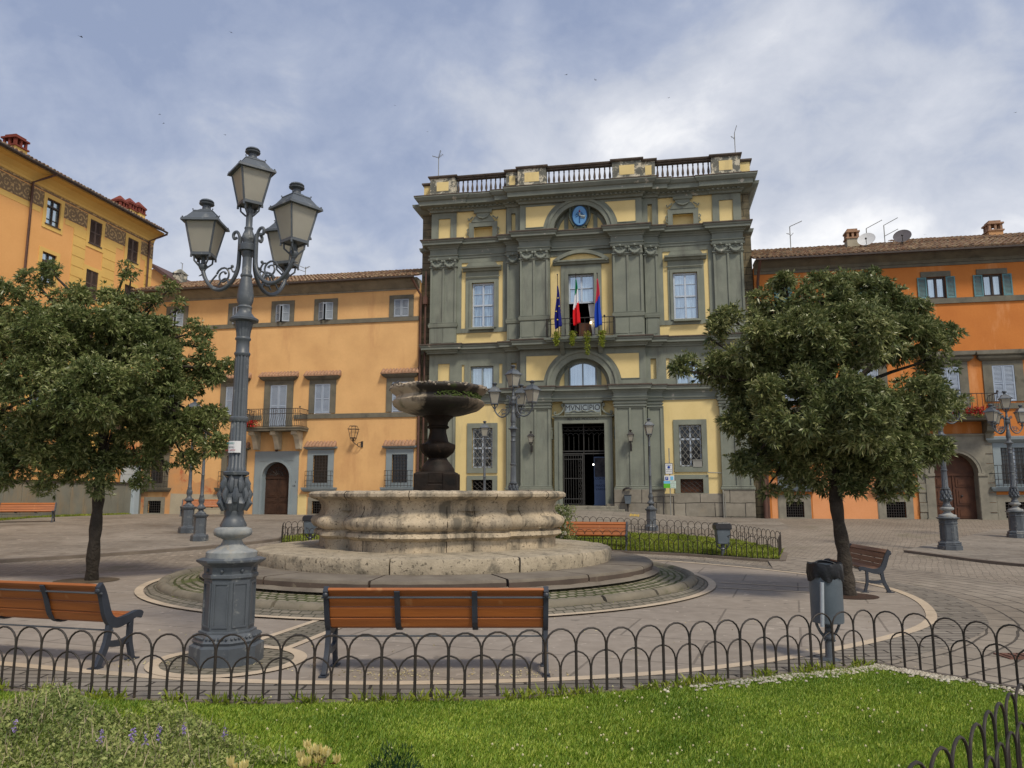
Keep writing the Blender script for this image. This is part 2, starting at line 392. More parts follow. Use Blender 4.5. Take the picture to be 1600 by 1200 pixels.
def glassmat(name, c, mixf=.45, rough=.03, tint=(.75, .88, 1.0)):
    m, t, b = material(name)
    b.inputs['Base Color'].default_value = rgba(c); b.inputs['Roughness'].default_value = .5
    g = t.nodes.new('ShaderNodeBsdfGlossy'); g.inputs['Roughness'].default_value = rough; g.inputs['Color'].default_value = rgba(tint)
    x = t.nodes.new('ShaderNodeMixShader'); x.inputs[0].default_value = mixf
    if mixf > .2:       # panes differ from window to window; curtains hang behind some of them
        oi = t.nodes.new('ShaderNodeObjectInfo'); lnk(t, tmath(t, 'ADD', tmath(t, 'MULTIPLY', oi.outputs['Random'], .22), mixf-.14), x.inputs[0])
        cu = tramp(t, tnoise(t, 2.2, 4, .6, scale3=(7, 1, .35)), .42, .60)
        lnk(t, mixc(t, cu, c, tuple(min(1, q*3.4) for q in c)), b.inputs['Base Color'])
    lnk(t, b.outputs[0], x.inputs[1]); lnk(t, g.outputs[0], x.inputs[2])
    o = [n for n in t.nodes if n.type == 'OUTPUT_MATERIAL'][0]; lnk(t, x.outputs[0], o.inputs[0])
    nb = t.nodes.new('ShaderNodeBump'); nb.inputs['Strength'].default_value = .02; nb.inputs['Distance'].default_value = .02
    lnk(t, tnoise(t, 1.2, 2), nb.inputs['Height']); lnk(t, nb.outputs[0], g.inputs['Normal'])
    return m
m_glass = glassmat('window_glass', (.07, .10, .12), .42)
m_glassd = glassmat('dark_window_glass', (.008, .009, .010), .035)
# ---------------------------------------------------------------- building pieces
def window_glazed(parent, x0, x1, z0, z1, y, rows=(.5,), fw=.07, mat=None, glass=None, bar=.025, mid=True, name='window', crossbar=.08):
    """casement: frame with a centre stile, a thick crossbar at rows[0], thin bars; pane as a sub-part"""
    mat = mat or m_frame; mb = MB(); h = z1-z0; yf = y-.05
    mb.box(x0, x0+fw, yf, y+.03, z0, z1); mb.box(x1-fw, x1, yf, y+.03, z0, z1)
    mb.box(x0+fw, x1-fw, yf, y+.03, z0, z0+fw); mb.box(x0+fw, x1-fw, yf, y+.03, z1-fw, z1)
    c = (x0+x1)/2
    zz = [z0+fw]+[z0+h*r for r in rows[:1]]+[z1-fw] if rows else [z0+fw, z1-fw]
    if mid: mb.box(c-fw*.55, c+fw*.55, yf-.012, y+.028, z0+fw+.001, z1-fw-.001)
    for i, r in enumerate(rows):
        t = crossbar/2 if i == 0 else bar/2
        a = yf-.02 if i == 0 else yf+.015
        mb.box(x0+fw+.001, x1-fw-.001, a, y+.026, z0+h*r-t, z0+h*r+t)
    w_ = mb.build(name, mat, parent)
    p = MB().box(x0+fw*.5, x1-fw*.5, y+.008, y+.018, z0+fw*.5, z1-fw*.5).build('pane', glass or m_glass, w_)
    return w_
def shutter(parent, x0, x1, z0, z1, y, mat, slat=.055, ang=0.0, hinge='l', frame=.055, solid=False, midrail=True):
    """one louvred leaf, built closed at y then swung about its hinge by ang"""
    W = x1-x0; mb = MB(); t = .035
    mb.box(0, frame, -t, 0, 0, z1-z0); mb.box(W-frame, W, -t, 0, 0, z1-z0)
    H = z1-z0
    mb.box(frame, W-frame, -t+.001, -.001, 0, frame); mb.box(frame, W-frame, -t+.001, -.001, H-frame, H)
    if midrail: mb.box(frame, W-frame, -t+.001, -.001, H*.5-frame*.5, H*.5+frame*.5)
    n = max(3, int((H-2*frame)/slat))
    for i in range(n):
        z = frame+(i+.5)*(H-2*frame)/n
        s = slat*.46
        mb.add([(frame*.9, -t*.85, z-s), (W-frame*.9, -t*.85, z-s), (W-frame*.9, -.004, z+s*.75), (frame*.9, -.004, z+s*.75)], [(0, 1, 2, 3)])
    if hinge == 'r': mb.v = [(a-W, b, c) for a, b, c in mb.v]
    o = mb.build('shutter', mat, parent)
    o.location = (x0 if hinge == 'l' else x1, y, z0); o.rotation_euler = (0, 0, -ang if hinge == 'l' else ang)
    return o
def surround(mb, x0, x1, z0, z1, y, wl, wt=None, wb=None, d=.05):
    """flat stone frame round an opening, standing d proud of y"""
    wt = wl if wt is None else wt; wb = wl if wb is None else wb
    mb.box(x0-wl, x0, y-d, y+.02, z0-wb, z1+wt); mb.box(x1, x1+wl, y-d, y+.02, z0-wb, z1+wt)
    mb.box(x0, x1, y-d, y+.02, z1, z1+wt)
    if wb > 0: mb.box(x0, x1, y-d, y+.02, z0-wb, z0)
    return mb
def grille(parent, x0, x1, z0, z1, y, nx, nz, r=.012, mat=None, diamond=False, name='grille'):
    mb = MB()
    if diamond:
        s = (x1-x0)/nx
        def seg(a, b, c, d): mb.bar((a, y, b), (c, y, d), r, 4)
        H = z1-z0; k = H/nz/s                      # slope of the lattice
        for sg in (1, -1):
            i = -int(H/k/s)-2
            while i < nx+int(H/k/s)+2:
                xa = x0+i*s; za = z0 if sg > 0 else z1
                t0 = max(0, (x0-xa)/s); t1 = min((x1-xa)/s, H/k/s)
                if t1 > t0+.02: seg(xa+t0*s, za+sg*t0*s*k, xa+t1*s, za+sg*t1*s*k)
                i += 1
    else:
        for i in range(nx+1): mb.bar((x0+(x1-x0)*i/nx, y, z0), (x0+(x1-x0)*i/nx, y, z1), r, 5)
        for i in range(nz+1): mb.bar((x0, y-.012, z0+(z1-z0)*i/nz), (x1, y-.012, z0+(z1-z0)*i/nz), r*.9, 5)
    return mb.build(name, mat or m_iron, parent)
def tile_roof(name, parent, x0, x1, ye, ze, pitch, run, mat, sp=.21, flip=1, seglen=.42, x_skew=0):
    """rows of half-round clay tiles climbing from the eave at y=ye towards +y"""
    mb = MB(); n = int((x1-x0)/sp); cp, sp_ = math.cos(pitch), math.sin(pitch); k = int(run/seglen)
    rnd = random.Random(3)
    mb.add([(x0, ye+.03, ze-.03), (x1, ye+.03, ze-.03), (x1, ye+run*cp, ze+run*sp_-.03), (x0, ye+run*cp, ze+run*sp_-.03)], [(0, 1, 2, 3)])
    for i in range(n):
        xc = x0+sp*(i+.5)
        for j in range(k):
            jx, jz, jl = rnd.uniform(-.012, .012), rnd.uniform(-.008, .012), rnd.uniform(-.03, .03)
            a, b = j*seglen-.04+jl, (j+1)*seglen; vs = []
            for s_, r_, dz in ((a, sp*.40, .035), (b, sp*.33, .0)):
                for q in range(6):
                    t = math.pi*q/5
                    vs.append((xc+jx-math.cos(t)*r_, ye+s_*cp-math.sin(t)*r_*.8*sp_, ze+s_*sp_+math.sin(t)*r_*.8*cp+dz+jz))
            fs = [(q, q+1, 7+q, 6+q) for q in range(5)]+[(0, 5, 4, 3, 2, 1)]
            mb.add(vs, fs)
    return mb.build(name, mat, parent, smooth=50)
def arc_pts(cx, cz, r, a0, a1, n): return [(cx+r*math.cos(a0+(a1-a0)*i/n), cz+r*math.sin(a0+(a1-a0)*i/n)) for i in range(n+1)]
def arch_ring(mb, cx, cz, ri, ro, y0, y1, n=24, a0=0, a1=math.pi):
    vs = []; fs = []
    for i in range(n+1):
        a = a0+(a1-a0)*i/n; c, s = math.cos(a), math.sin(a)
        vs += [(cx+ri*c, y0, cz+ri*s), (cx+ro*c, y0, cz+ro*s), (cx+ro*c, y1, cz+ro*s), (cx+ri*c, y1, cz+ri*s)]
    for i in range(n):
        b = i*4
        for k in range(4): fs.append((b+k, b+4+k, b+4+(k+1) % 4, b+(k+1) % 4))
    fs += [(0, 1, 2, 3), (n*4+3, n*4+2, n*4+1, n*4)]
    mb.add(vs, fs)
def arch_fill(mb, cx, cz, r, x0, x1, zt, y, n=24):
    """flat sheet filling the rectangle x0..x1, cz..zt outside the half circle, with the arch's soffit left to the caller"""
    P = arc_pts(cx, cz, r, math.pi, 0, n)
    top = []
    for x, z in P:
        top.append((x, zt))
    for i in range(n):
        mb.add([(P[i][0], y, P[i][1]), (P[i+1][0], y, P[i+1][1]), (P[i+1][0], y, zt), (P[i][0], y, zt)], [(0, 1, 2, 3)])
    if x0 < cx-r-1e-4: mb.add([(x0, y, cz), (cx-r, y, cz), (cx-r, y, zt), (x0, y, zt)], [(0, 1, 2, 3)])
    if x1 > cx+r+1e-4: mb.add([(cx+r, y, cz), (x1, y, cz), (x1, y, zt), (cx+r, y, zt)], [(0, 1, 2, 3)])
def soffit(mb, cx, cz, r, y0, y1, n=24, a0=0, a1=math.pi):
    P = arc_pts(cx, cz, r, a0, a1, n)
    for i in range(n): mb.add([(P[i][0], y0, P[i][1]), (P[i+1][0], y0, P[i+1][1]), (P[i+1][0], y1, P[i+1][1]), (P[i][0], y1, P[i][1])], [(0, 1, 2, 3)])
def spandrel(mb, cx, cz, r, x_out, z0, z1, y0, y1, n=10):
    """panel between the arch of radius r and a vertical at x_out (either side), z0..z1"""
    sg = 1 if x_out > cx else -1
    a0 = math.asin(min(1, (z0-cz)/r)); zz = min(z1, cz+r*.999); a1 = math.asin(min(1, (zz-cz)/r))
    a1 = min(a1, math.pi/2)
    arc = [(cx+sg*r*math.cos(a0+(a1-a0)*i/n), cz+r*math.sin(a0+(a1-a0)*i/n)) for i in range(n+1)]
    pts = [(x_out, z0)]+([(x_out, z1)])+arc[::-1]
    if sg > 0: pts = [arc[0], (x_out, z0), (x_out, z1)]+arc[1:][::-1]
    else: pts = [(x_out, z0)]+arc+[(x_out, z1)]
    mb.prism_xz(pts, y0, y1)
def cornice_prof(z0, z1, d, kind='full'):
    h = z1-z0
    if kind == 'full':
        return [(0, z0), (d*.12, z0), (d*.16, z0+h*.16), (d*.30, z0+h*.22), (d*.34, z0+h*.36), (d*.80, z0+h*.42), (d*.82, z0+h*.68), (d*.90, z0+h*.72), (d, z0+h*.90), (d, z1), (-.25, z1+.05)]
    return [(0, z0), (d*.3, z0+h*.1), (d*.4, z0+h*.45), (d*.85, z0+h*.5), (d, z0+h*.75), (d, z1), (-.25, z1+.03)]
# ================================================================= TOWN HALL
TH_ = empty('town_hall', P0, -AY, 'grey green and yellow baroque town hall with balustraded roof and MVNICIPIO over its door', 'town hall')
C0 = -.05
def mir(a, b): return sorted((2*C0-a, 2*C0-b))
YC = -.38            # centre block front
XI, XO = C0-2.98, C0+2.98     # outer edges of the column pairs
SI, SO = C0-3.68, C0+3.68     # outer edges of the single pilasters
EL, ER = C0-7.62, C0+7.62
def add_main():
    wall = MB(); holes = []
    for s in (-1, 1):
        def X(a, b): return sorted((C0+s*a, C0+s*b))
        a, b = X(4.40, 5.42); holes.append((a, b, 2.88, 4.81, .22))
        a, b = X(4.40, 5.42); holes.append((a, b, 1.6 if s < 0 else 1.69, 2.32, .25))
        a, b = X(4.36, 5.52); holes.append((a, b, 6.72, 7.86, .2))
        a, b = X(4.34, 5.48); holes.append((a, b, 9.78, 12.08, .22))
        a, b = X(4.44, 5.40); holes.append((a, b, 14.2, 14.99, .25))
    wall.wall(EL, SI, .3, 16.5, 0, [h for h in holes if h[0] < C0])
    wall.wall(SO, ER, .3, 16.5, 0, [h for h in holes if h[0] > C0])
    wall.wall(SI, SO, 14.3, 16.5, 0)                       # behind the attic arch
    wall.wall(SI, SO, 6.6, 8.6, 0, [(C0-.68, C0+.62, 6.65, 7.5, .2)])
    for h in holes:
        if h[2] > 14: wall.add([(h[0], .25, h[2]), (h[1], .25, h[2]), (h[1], .25, h[3]), (h[0], .25, h[3])], [(0, 1, 2, 3)])
    # flanks and back so that the block is solid
    wall.add([(EL, 0, .3), (EL, 0, 16.5), (EL, 12, 16.5), (EL, 12, .3)], [(0, 1, 2, 3)])
    wall.add([(ER, 0, .3), (ER, 12, .3), (ER, 12, 16.5), (ER, 0, 16.5)], [(0, 1, 2, 3)])
    wall.add([(EL, 12, .3), (EL, 12, 16.5), (ER, 12, 16.5), (ER, 12, .3)], [(0, 1, 2, 3)])
    wall.add([(EL, 0, 16.5), (ER, 0, 16.5), (ER, 12, 16.5), (EL, 12, 16.5)], [(0, 1, 2, 3)])
    wall.build('wall', m_yellow, TH_)
    # grey facing: bands, centre block and panelled storeys (the yellow wall shows in its panels)
    g = MB()
    for s in (-1, 1):
        def X(a, b): return sorted((C0+s*a, C0+s*b))
        a, b = X(3.68, 7.62)
        # mezzanine facing
        hs = [(*X(6.58, 7.18), 6.98, 8.03, .05), (*X(5.82, 5.96), 6.98, 7.95, .05), (*X(3.92, 4.08), 6.98, 7.95, .05), (*X(4.36, 5.52), 6.72, 7.86, .07)]
        g.wall(a, b, 6.6, 8.6, -.06, hs)
        # attic facing at the ends
        a, b = X(6.3, 7.62); g.wall(a, b, 14.2, 16.1, -.06, [(*X(6.62, 7.25), 14.47, 15.54, .05)])
        a, b = X(3.68, 3.75); g.box(a, b, -.06, 0, 14.2, 16.1)
        # main floor bay: grey field round the yellow outline
        a, b = X(3.68, 6.25)
        g.box(a, b, -.045, 0, 13.15, 13.5)
        for q in (X(3.68, 3.90), X(6.02, 6.25)): g.box(q[0], q[1], -.045, 0, 9.55, 13.15)
        for q in (X(4.12, 4.34), X(5.48, 5.80)): g.box(q[0], q[1], -.045, 0, 9.78, 12.9)
        a, b = X(4.12, 5.80); a2, b2 = X(4.34, 5.48)
        g.box(a2, b2, -.045, 0, 12.08, 12.9)
        g.box(*X(3.90, 6.02), -.045, 0, 9.55, 9.778)
        # raised inner architrave of the window
        a, b = X(4.34, 5.48)
        surround(g, a, b, 9.78, 12.08, -.045, .12, .14, 0, .05)
        g.box(a-.3, b+.3, -.13, -.095, 12.36, 12.40)
        # cornice over the main window
        a, b = X(3.98, 5.94)
        g.prism_xz([(a+.16, 12.93), (b-.16, 12.93), (b-.30, 13.12), (a+.30, 13.12)], -.12, -.045)
        g.molding([(a, -.045), (b, -.045)], [(0, 12.66), (.1, 12.68), (.14, 12.76), (.26, 12.79), (.28, 12.88), (0, 12.93)])
        g.box(a+.35, b-.35, -.25, -.05, 9.68, 9.779)       # sill
        # ground floor frames
        a, b = X(4.40, 5.42)
        surround(g, a, b, 2.88, 4.81, 0, .24, .24, .24, .06)
        surround(g, a, b, 1.69, 2.32, 0, .24, .2, .02, .06)
        # end strips beside the ground floor bay
        a, b = X(3.68, 3.74); g.box(a, b, -.05, 0, 1.8, 5.7)
        # attic blind window: eared frame with a swag pediment
        a, b = X(4.44, 5.40); c = (a+b)/2
        surround(g, a, b, 14.2, 14.99, 0, .24, .24, 0, .10)
        g.prism_xz([(a-.12, 15.23), (b+.12, 15.23), (b-.02, 15.48), (b-.14, 15.56), (b-.14, 15.74), (a+.14, 15.74), (a+.14, 15.56), (a+.02, 15.48)], -.13, 0)
        g.molding([(a+.02, -.11), (b-.02, -.11)], [(0, 15.66), (.08, 15.7), (.10, 15.82), (0, 15.86)])
        for k, e in ((-1, a), (1, b)):
            g.tube([(e+k*.24, -.08, 14.55), (e+k*.33, -.09, 14.62), (e+k*.28, -.1, 14.72), (e+k*.34, -.1, 14.84), (e+k*.27, -.09, 14.92)], .035, 6)
            g.tube([(e+k*.02, -.16, 15.50), (e+k*.16, -.16, 15.40), (e+k*.24, -.15, 15.32), (e+k*.28, -.13, 15.44)], .035, 6)
        g.tube([(c-.34, -.15, 15.60), (c-.2, -.17, 15.46), (c, -.18, 15.40), (c+.2, -.17, 15.46), (c+.34, -.15, 15.60)], [.03, .05, .06, .05, .03], 6)
    # centre block, three storeys
    g.wall(XI, XO, .8, 6.5, YC, [(C0-1.5, C0+1.5, .8, 6.02, .38)], .38)
    g.wall(SI, XI, .8, 16.1, -.16, [(C0-3.46, C0-3.2, 6.98, 7.95, .12), (C0-3.46, C0-3.25, 14.5, 15.55, .12)])
    g.wall(XO, SO, .8, 16.1, -.16, [(C0+3.2, C0+3.46, 6.98, 7.95, .12), (C0+3.25, C0+3.46, 14.5, 15.55, .12)])
    for e, k in ((XI, -1), (XO, 1)):
        g.add([(e, YC, .8), (e, -.16, .8), (e, -.16, 16.1), (e, YC, 16.1)], [(0, 1, 2, 3)] if k < 0 else [(3, 2, 1, 0)])
    for e, k in ((SI, -1), (SO, 1)):
        g.add([(e, -.16, .8), (e, 0, .8), (e, 0, 16.1), (e, -.16, 16.1)], [(0, 1, 2, 3)] if k < 0 else [(3, 2, 1, 0)])
    # mezzanine arch (spring 6.75)
    zc_, R_ = 6.72, 1.30
    g.wall(XI, C0-R_, 6.5, 8.6, YC); g.wall(C0+R_, XO, 6.5, 8.6, YC)
    arch_fill(g, C0, zc_, R_, C0-R_, C0+R_, 8.6, YC); soffit(g, C0, zc_, R_, YC, 0)
    arch_ring(g, C0, zc_, 1.30, 1.64, YC-.07, YC); arch_ring(g, C0, zc_, 1.56, 1.68, YC-.12, YC-.07)
    # main floor centre bay between the column pairs
    g.wall(C0-1.5, C0+1.5, 8.6, 14.0, YC+.12, [(C0-.62, C0+.62, 8.9, 12.2, .5), (C0-1.5, C0-.98, 8.95, 13.15, .05), (C0+.98, C0+1.5, 8.95, 13.15, .05)])
    g.wall(XI, C0-1.5, 8.6, 14.0, YC); g.wall(C0+1.5, XO, 8.6, 14.0, YC)
    # attic arch (spring 14.35)
    zc_, R_ = 14.33, 1.32
    g.wall(XI, C0-R_, 14.0, 16.1, YC); g.wall(C0+R_, XO, 14.0, 16.1, YC)
    g.wall(C0-R_, C0+R_, 14.0, zc_, YC)
    arch_fill(g, C0, zc_, R_, C0-R_, C0+R_, 16.1, YC); soffit(g, C0, zc_, R_, YC, 0)
    arch_ring(g, C0, zc_, 1.32, 1.62, YC-.06, YC); arch_ring(g, C0, zc_, 1.53, 1.66, YC-.11, YC-.06)
    # inner frame strips inside the two arches
    for z0_, half in ((14.33, .62), (6.72, .68)):
        for k in (-1, 1):
            x = C0+k*(half+.10); g.box(x-.1, x+.1, -.05, 0, z0_, z0_+math.sqrt(max(.01, 1.3**2-(half+.1)**2))-.02)
            # outer rim strip
        g2 = 1.30
        arch_ring(g, C0, z0_, 1.14, 1.30, -.05, 0)
    # central window frame and segmental pediment
    y = YC+.12
    surround(g, C0-.62, C0+.62, 8.95, 12.2, y, .18, .2, 0, .07)
    surround(g, C0-.80, C0+.80, 8.95, 12.4, y, .18, .2, 0, .04)
    arch_pts = arc_pts(C0, 11.25, 2.03, math.radians(127), math.radians(53), 14)
    arch_ring(g, C0, 11.25, 1.95, 2.12, y-.22, y, 16, math.radians(50), math.radians(130))
    g.molding([(C0-1.36, y), (C0+1.36, y)], [(0, 12.66), (.1, 12.68), (.14, 12.76), (.22, 12.80), (.22, 12.88), (0, 12.90)])
    g.build('stone_facing', m_grey, TH_, recalc=False)
    # yellow spandrels and lunette panels of the centre
    p = MB()
    for sg in (-1, 1):
        for cz_, r_, za, zb in ((6.72, 1.86, 7.02, 8.20), (14.33, 1.84, 14.66, 15.72)):
            p = MB(); spandrel(p, C0, cz_, r_, C0+sg*2.68, za, zb, YC-.012, YC+.01); o = p.build('spandrel_panel', m_yellow, TH_)
            q = MB(); xo = C0+sg*2.68; q.box(xo-.025*(sg < 0), xo+.025*(sg > 0), YC-.03, YC, za-.03, zb+.03)
            xi = C0+sg*math.sqrt(max(0, r_**2-(za-cz_)**2)); q.box(xi, xo, YC-.03, YC, za-.03, za); xi = C0+sg*math.sqrt(max(0, r_**2-(zb-cz_)**2)); q.box(xi, xo, YC-.03, YC, zb, zb+.03); q.build('panel_edge', m_grey, o)
    p = MB()
    for a, b in ((C0-1.5, C0-.98), (C0+.98, C0+1.5)):
        MB().box(a+.002, b-.002, YC+.155, YC+.17, 8.95, 13.148).build('side_panel', m_yellow, TH_)
    p.box(C0-1.49, C0-1.0, -.05, -.002, 1.0, 6.02); p.box(C0+1.0, C0+1.49, -.05, -.002, 1.0, 6.02); p.box(C0-1.0, C0+1.0, -.05, -.002, 4.94, 6.02)
    p.build('portal_wall', m_yellow, TH_)
    pd = MB(); pd.prism_xz([(C0-1.05, 12.92)]+[(C0+1.05, 12.92)]+arc_pts(C0, 11.25, 1.95, math.radians(58), math.radians(122), 12), YC+.08, YC+.115)
    pd.build('pediment_panel', m_yellow, TH_)
    # plinth
    for (a, b, d) in ((EL-.02, C0-6.25, -.24), (C0-6.25, SI, -.12), (SI, XI, -.30), (XI, C0-1.42, -.76), (C0+1.42, XO, -.76), (XO, SO, -.30), (SO, C0+6.25, -.12), (C0+6.25, ER+.02, -.24)):
        top = 1.84 if d != -.12 else 1.66
        MB().box(a, b, d, 0.05, .2, top).build('plinth', m_plinth, TH_, bevel=.015)
    for a, b in ((C0-1.42, C0-1.06), (C0+1.06, C0+1.42)): MB().box(a, b, -.5, 0, .2, 1.2).build('plinth', m_plinth, TH_, bevel=.015)
    st = MB(); st.box(C0-1.6, C0+1.6, -.95, .05, .3, 1.10); st.box(C0-1.9, C0+1.9, -1.35, -.95, .3, .96); st.build('doorstep', m_stone2, TH_, bevel=.02)
add_main()
def pilaster(x0, x1, yb, d, z0, z1, panels=2, capz=None, swag=True, base=True):
    """one pilaster: shaft with sunk panels made of raised borders, plus capital as sub-part"""
    mb = MB(); yf = yb-d; W = x1-x0; bw = .10 if panels == 2 else .08
    mb.box(x0, x1, yf, yb, z0, z1)
    t = .055; n = panels; w_ = (W-bw*(n+1))/n
    mb.box(x0, x1, yf-t, yf, z1-.06, z1); mb.box(x0, x1, yf-t, yf, z0, z0+.10)
    for i in range(n+1): mb.box(x0+i*(w_+bw), x0+i*(w_+bw)+bw, yf-t, yf, z0+.10, z1-.06)
    if base:
        mb.molding([(x0, yb), (x0, yf-t), (x1, yf-t), (x1, yb)], [(0, z0-.0), (.07, z0+.0), (.08, z0+.08), (.03, z0+.10), (.05, z0+.16), (0, z0+.18)])
    o = mb.build('pilaster', m_grey, TH_)
    if capz:
        c = MB(); a, b = capz
        c.box(x0-.01, x1+.01, yf-t-.01, yb, a, b)
        c.molding([(x0, yb), (x0, yf-t), (x1, yf-t), (x1, yb)], [(0, a-.0), (.05, a+.02), (.05, a+.06), (.0, a+.08)])
        c.molding([(x0, yb), (x0, yf-t), (x1, yf-t), (x1, yb)], [(0, b-.12), (.09, b-.08), (.12, b), (0, b+.01)])
        if swag:
            ns = panels; sw = W/ns
            for i in range(ns):
                cx_ = x0+sw*(i+.5)
                pts = [(cx_+(q/6-.5)*sw*.82, yf-t-.05-.03*math.cos((q/6-.5)*3), b-.20-.24*math.cos((q/6-.5)*math.pi)) for q in range(7)]
                c.tube(pts, [.04, .06, .085, .095, .085, .06, .04], 7)
                for e in (pts[0], pts[-1]): c.ball((e[0], e[1]-.03, e[2]+.04), .075, 8, 5); c.tube([(e[0], e[1]-.03, e[2]), (e[0], e[1]-.03, e[2]-.16)], [.04, .015], 5)
                c.ball((cx_, yf-t-.09, b-.06), .07, 8, 5)
                c.tube([(cx_-.12, yf-t-.04, b-.2), (cx_, yf-t-.05, b-.13), (cx_+.12, yf-t-.04, b-.2)], .02, 5)
        else:
            c.molding([(x0, yb), (x0, yf-t), (x1, yf-t), (x1, yb)], [(0, a+.12), (.06, a+.14), (.08, a+.20), (0, a+.22)])
        c.build('capital', m_greyd, o)
    return o
def pedestal(x0, x1, yb, d, z0, z1, panels=2):
    mb = MB(); yf = yb-d; W = x1-x0; bw = .07
    mb.box(x0, x1, yf, yb, z0, z1); n = panels; w_ = (W-bw*(n+1))/n
    for i in range(n): a = x0+bw+i*(w_+bw); mb.box(a, a+w_, yf-.025, yf, z0+.14, z1-.14)
    mb.molding([(x0, yb), (x0, yf), (x1, yf), (x1, yb)], [(0, z1-.10), (.05, z1-.07), (.06, z1), (0, z1+.01)])
    mb.molding([(x0, yb), (x0, yf), (x1, yf), (x1, yb)], [(0, z0), (.05, z0), (.05, z0+.08), (0, z0+.1)])
    return mb.build('pedestal', m_grey, TH_)
for s in (-1, 1):
    def X(a, b): return sorted((C0+s*a, C0+s*b))
    # main floor
    a, b = X(6.25, 7.6); pedestal(a, b, 0, .20, 8.92, 9.92); pilaster(a, b, 0, .13, 9.92, 12.92, 2, (12.92, 13.38))
    a, b = X(1.56, 2.94); pedestal(a, b, YC, .30, 8.96, 9.98); pilaster(a, b, YC, .22, 9.98, 12.95, 2, (12.95, 13.42))
    a, b = X(3.04, 3.64); pedestal(a, b, -.16, .14, 8.96, 9.96, 1); pilaster(a, b, -.16, .08, 9.96, 12.93, 1, (12.93, 13.40))
    # ground floor
    a, b = X(6.25, 7.6); pilaster(a, b, 0, .16, 1.84, 5.62, 2, (5.62, 5.98), swag=False)
    a, b = X(1.50, 2.92); pilaster(a, b, YC, .24, 1.84, 5.64, 2, (5.64, 6.02), swag=False)
    a, b = X(3.02, 3.66); pilaster(a, b, -.16, .08, 1.84, 5.62, 1, (5.62, 6.0), swag=False)
def path(end, mid, pair, cen, single=-.18):
    r = [(EL, .5), (EL, end), (C0-6.22, end), (C0-6.22, mid), (SI, mid), (SI, single), (XI, single), (XI, pair)]
    if cen != pair: r += [(C0-1.48, pair), (C0-1.48, cen)]
    m = [(2*C0-x, y) for x, y in r[::-1]]
    return r+m
def entabl(name, pth, z0, z1, d, fr=None, kind='full'):
    mb = MB()
    if fr:      # frieze and architrave below
        f0, am = fr
        mb.molding(pth, [(0, f0), (.02, f0), (.03, am-.05), (.07, am-.04), (.08, am), (.01, am+.01), (.01, z0)])
    mb.molding(pth, cornice_prof(z0, z1, d, kind))
    o = mb.build(name, m_greyd, TH_)
    q = MB(); q.molding(pth, [(d, z1-.05), (d+.018, z1-.02), (d+.012, z1+.025), (d*.4, z1+.03), (-.1, z1+.055)]); q.build('weathered_edge', m_cap, o)
    return o
entabl('cornice', path(-.20, -.04, -.64, -.42, -.26), 6.30, 6.66, .26, (5.98, 6.12))
entabl('cornice', path(-.24, -.08, -.62, -.62, -.26), 8.50, 8.92, .38, None)
entabl('cornice', path(-.20, -.06, -.66, -.36, -.28), 13.86, 14.28, .42, (13.40, 13.56))
pa = path(-.12, -.06, -.46, -.46, -.2)
mb = MB(); mb.molding(pa, [(0, 15.84), (.06, 15.86), (.08, 15.94), (.16, 15.98), (.18, 16.04), (.52, 16.08), (.54, 16.28), (.62, 16.32), (.72, 16.46), (.72, 16.54), (-.3, 16.60)])
# dentils
for i in range(len(pa)-1):
    (xa, ya), (xb, yb) = pa[i], pa[i+1]
    if abs(ya-yb) < 1e-6:
        n = int(abs(xb-xa)/.22)
        for k in range(n): x = xa+(k+.5)*(xb-xa)/n; mb.box(x-.055, x+.055, ya-.26, ya-.16, 15.97, 16.05)
o_ = mb.build('cornice', m_greyd, TH_)
q = MB(); q.molding(pa, [(.72, 16.50), (.735, 16.53), (.73, 16.56), (.3, 16.575), (-.2, 16.605)]); q.build('weathered_edge', m_cap, o_)
# stepped top slab behind the balustrade
mb = MB(); mb.box(EL-.1, ER+.1, -.2, 11.9, 16.5, 16.62); mb.build('roof_slab', m_worn, TH_)
# balustrade
bal = MB(); segs = []
def ped(mb, x0, x1, yf, yb, z0, z1, panel=True):
    mb.box(x0, x1, yf, yb, z0, z1)
    mb.molding([(x0, yb), (x0, yf), (x1, yf), (x1, yb)], [(0, z0), (.06, z0), (.06, z0+.16), (0, z0+.2)])
pp = []; cp_ = MB()
for s in (-1, 1):
    def X(a, b): return sorted((C0+s*a, C0+s*b))
    for (a, b, yf, yb, pw) in ((6.3, 7.62, -.42, .10, .62), (1.62, 3.02, -.76, -.24, .72), (3.02, 3.66, -.52, 0, .3)):
        x0, x1 = X(a, b); m_ = MB(); ped(m_, x0, x1, yf, yb, 16.58, 17.56); o = m_.build('roof_pedestal', m_worn, TH_)
        c = (x0+x1)/2
        MB().box(c-pw/2, c+pw/2, yf-.012, yf+.01, 16.88, 17.36).build('panel', m_yellow, o)
        q = MB(); q.molding([(x0, yb+.001), (x0, yf), (x1, yf), (x1, yb+.001)], [(-.2, 17.56), (.05, 17.56), (.10, 17.62), (.10, 17.68), (-.26, 17.70)]); q.box(x0+.1, x1-.1, yf+.1, yb, 17.56, 17.695); q.build('coping', m_cap, o)
    x0, x1 = X(7.62, 8.15); m_ = MB(); ped(m_, x0, x1, .25, .9, 16.58, 17.5); o = m_.build('roof_pedestal', m_yellow, TH_)
    q = MB(); q.molding([(x0, .9), (x0, .25), (x1, .25), (x1, .9)], [(-.2, 17.5), (.05, 17.5), (.10, 17.56), (.10, 17.63), (-.26, 17.66)]); q.box(x0+.08, x1-.08, .3, .9, 17.5, 17.65); q.build('coping', m_cap, o)
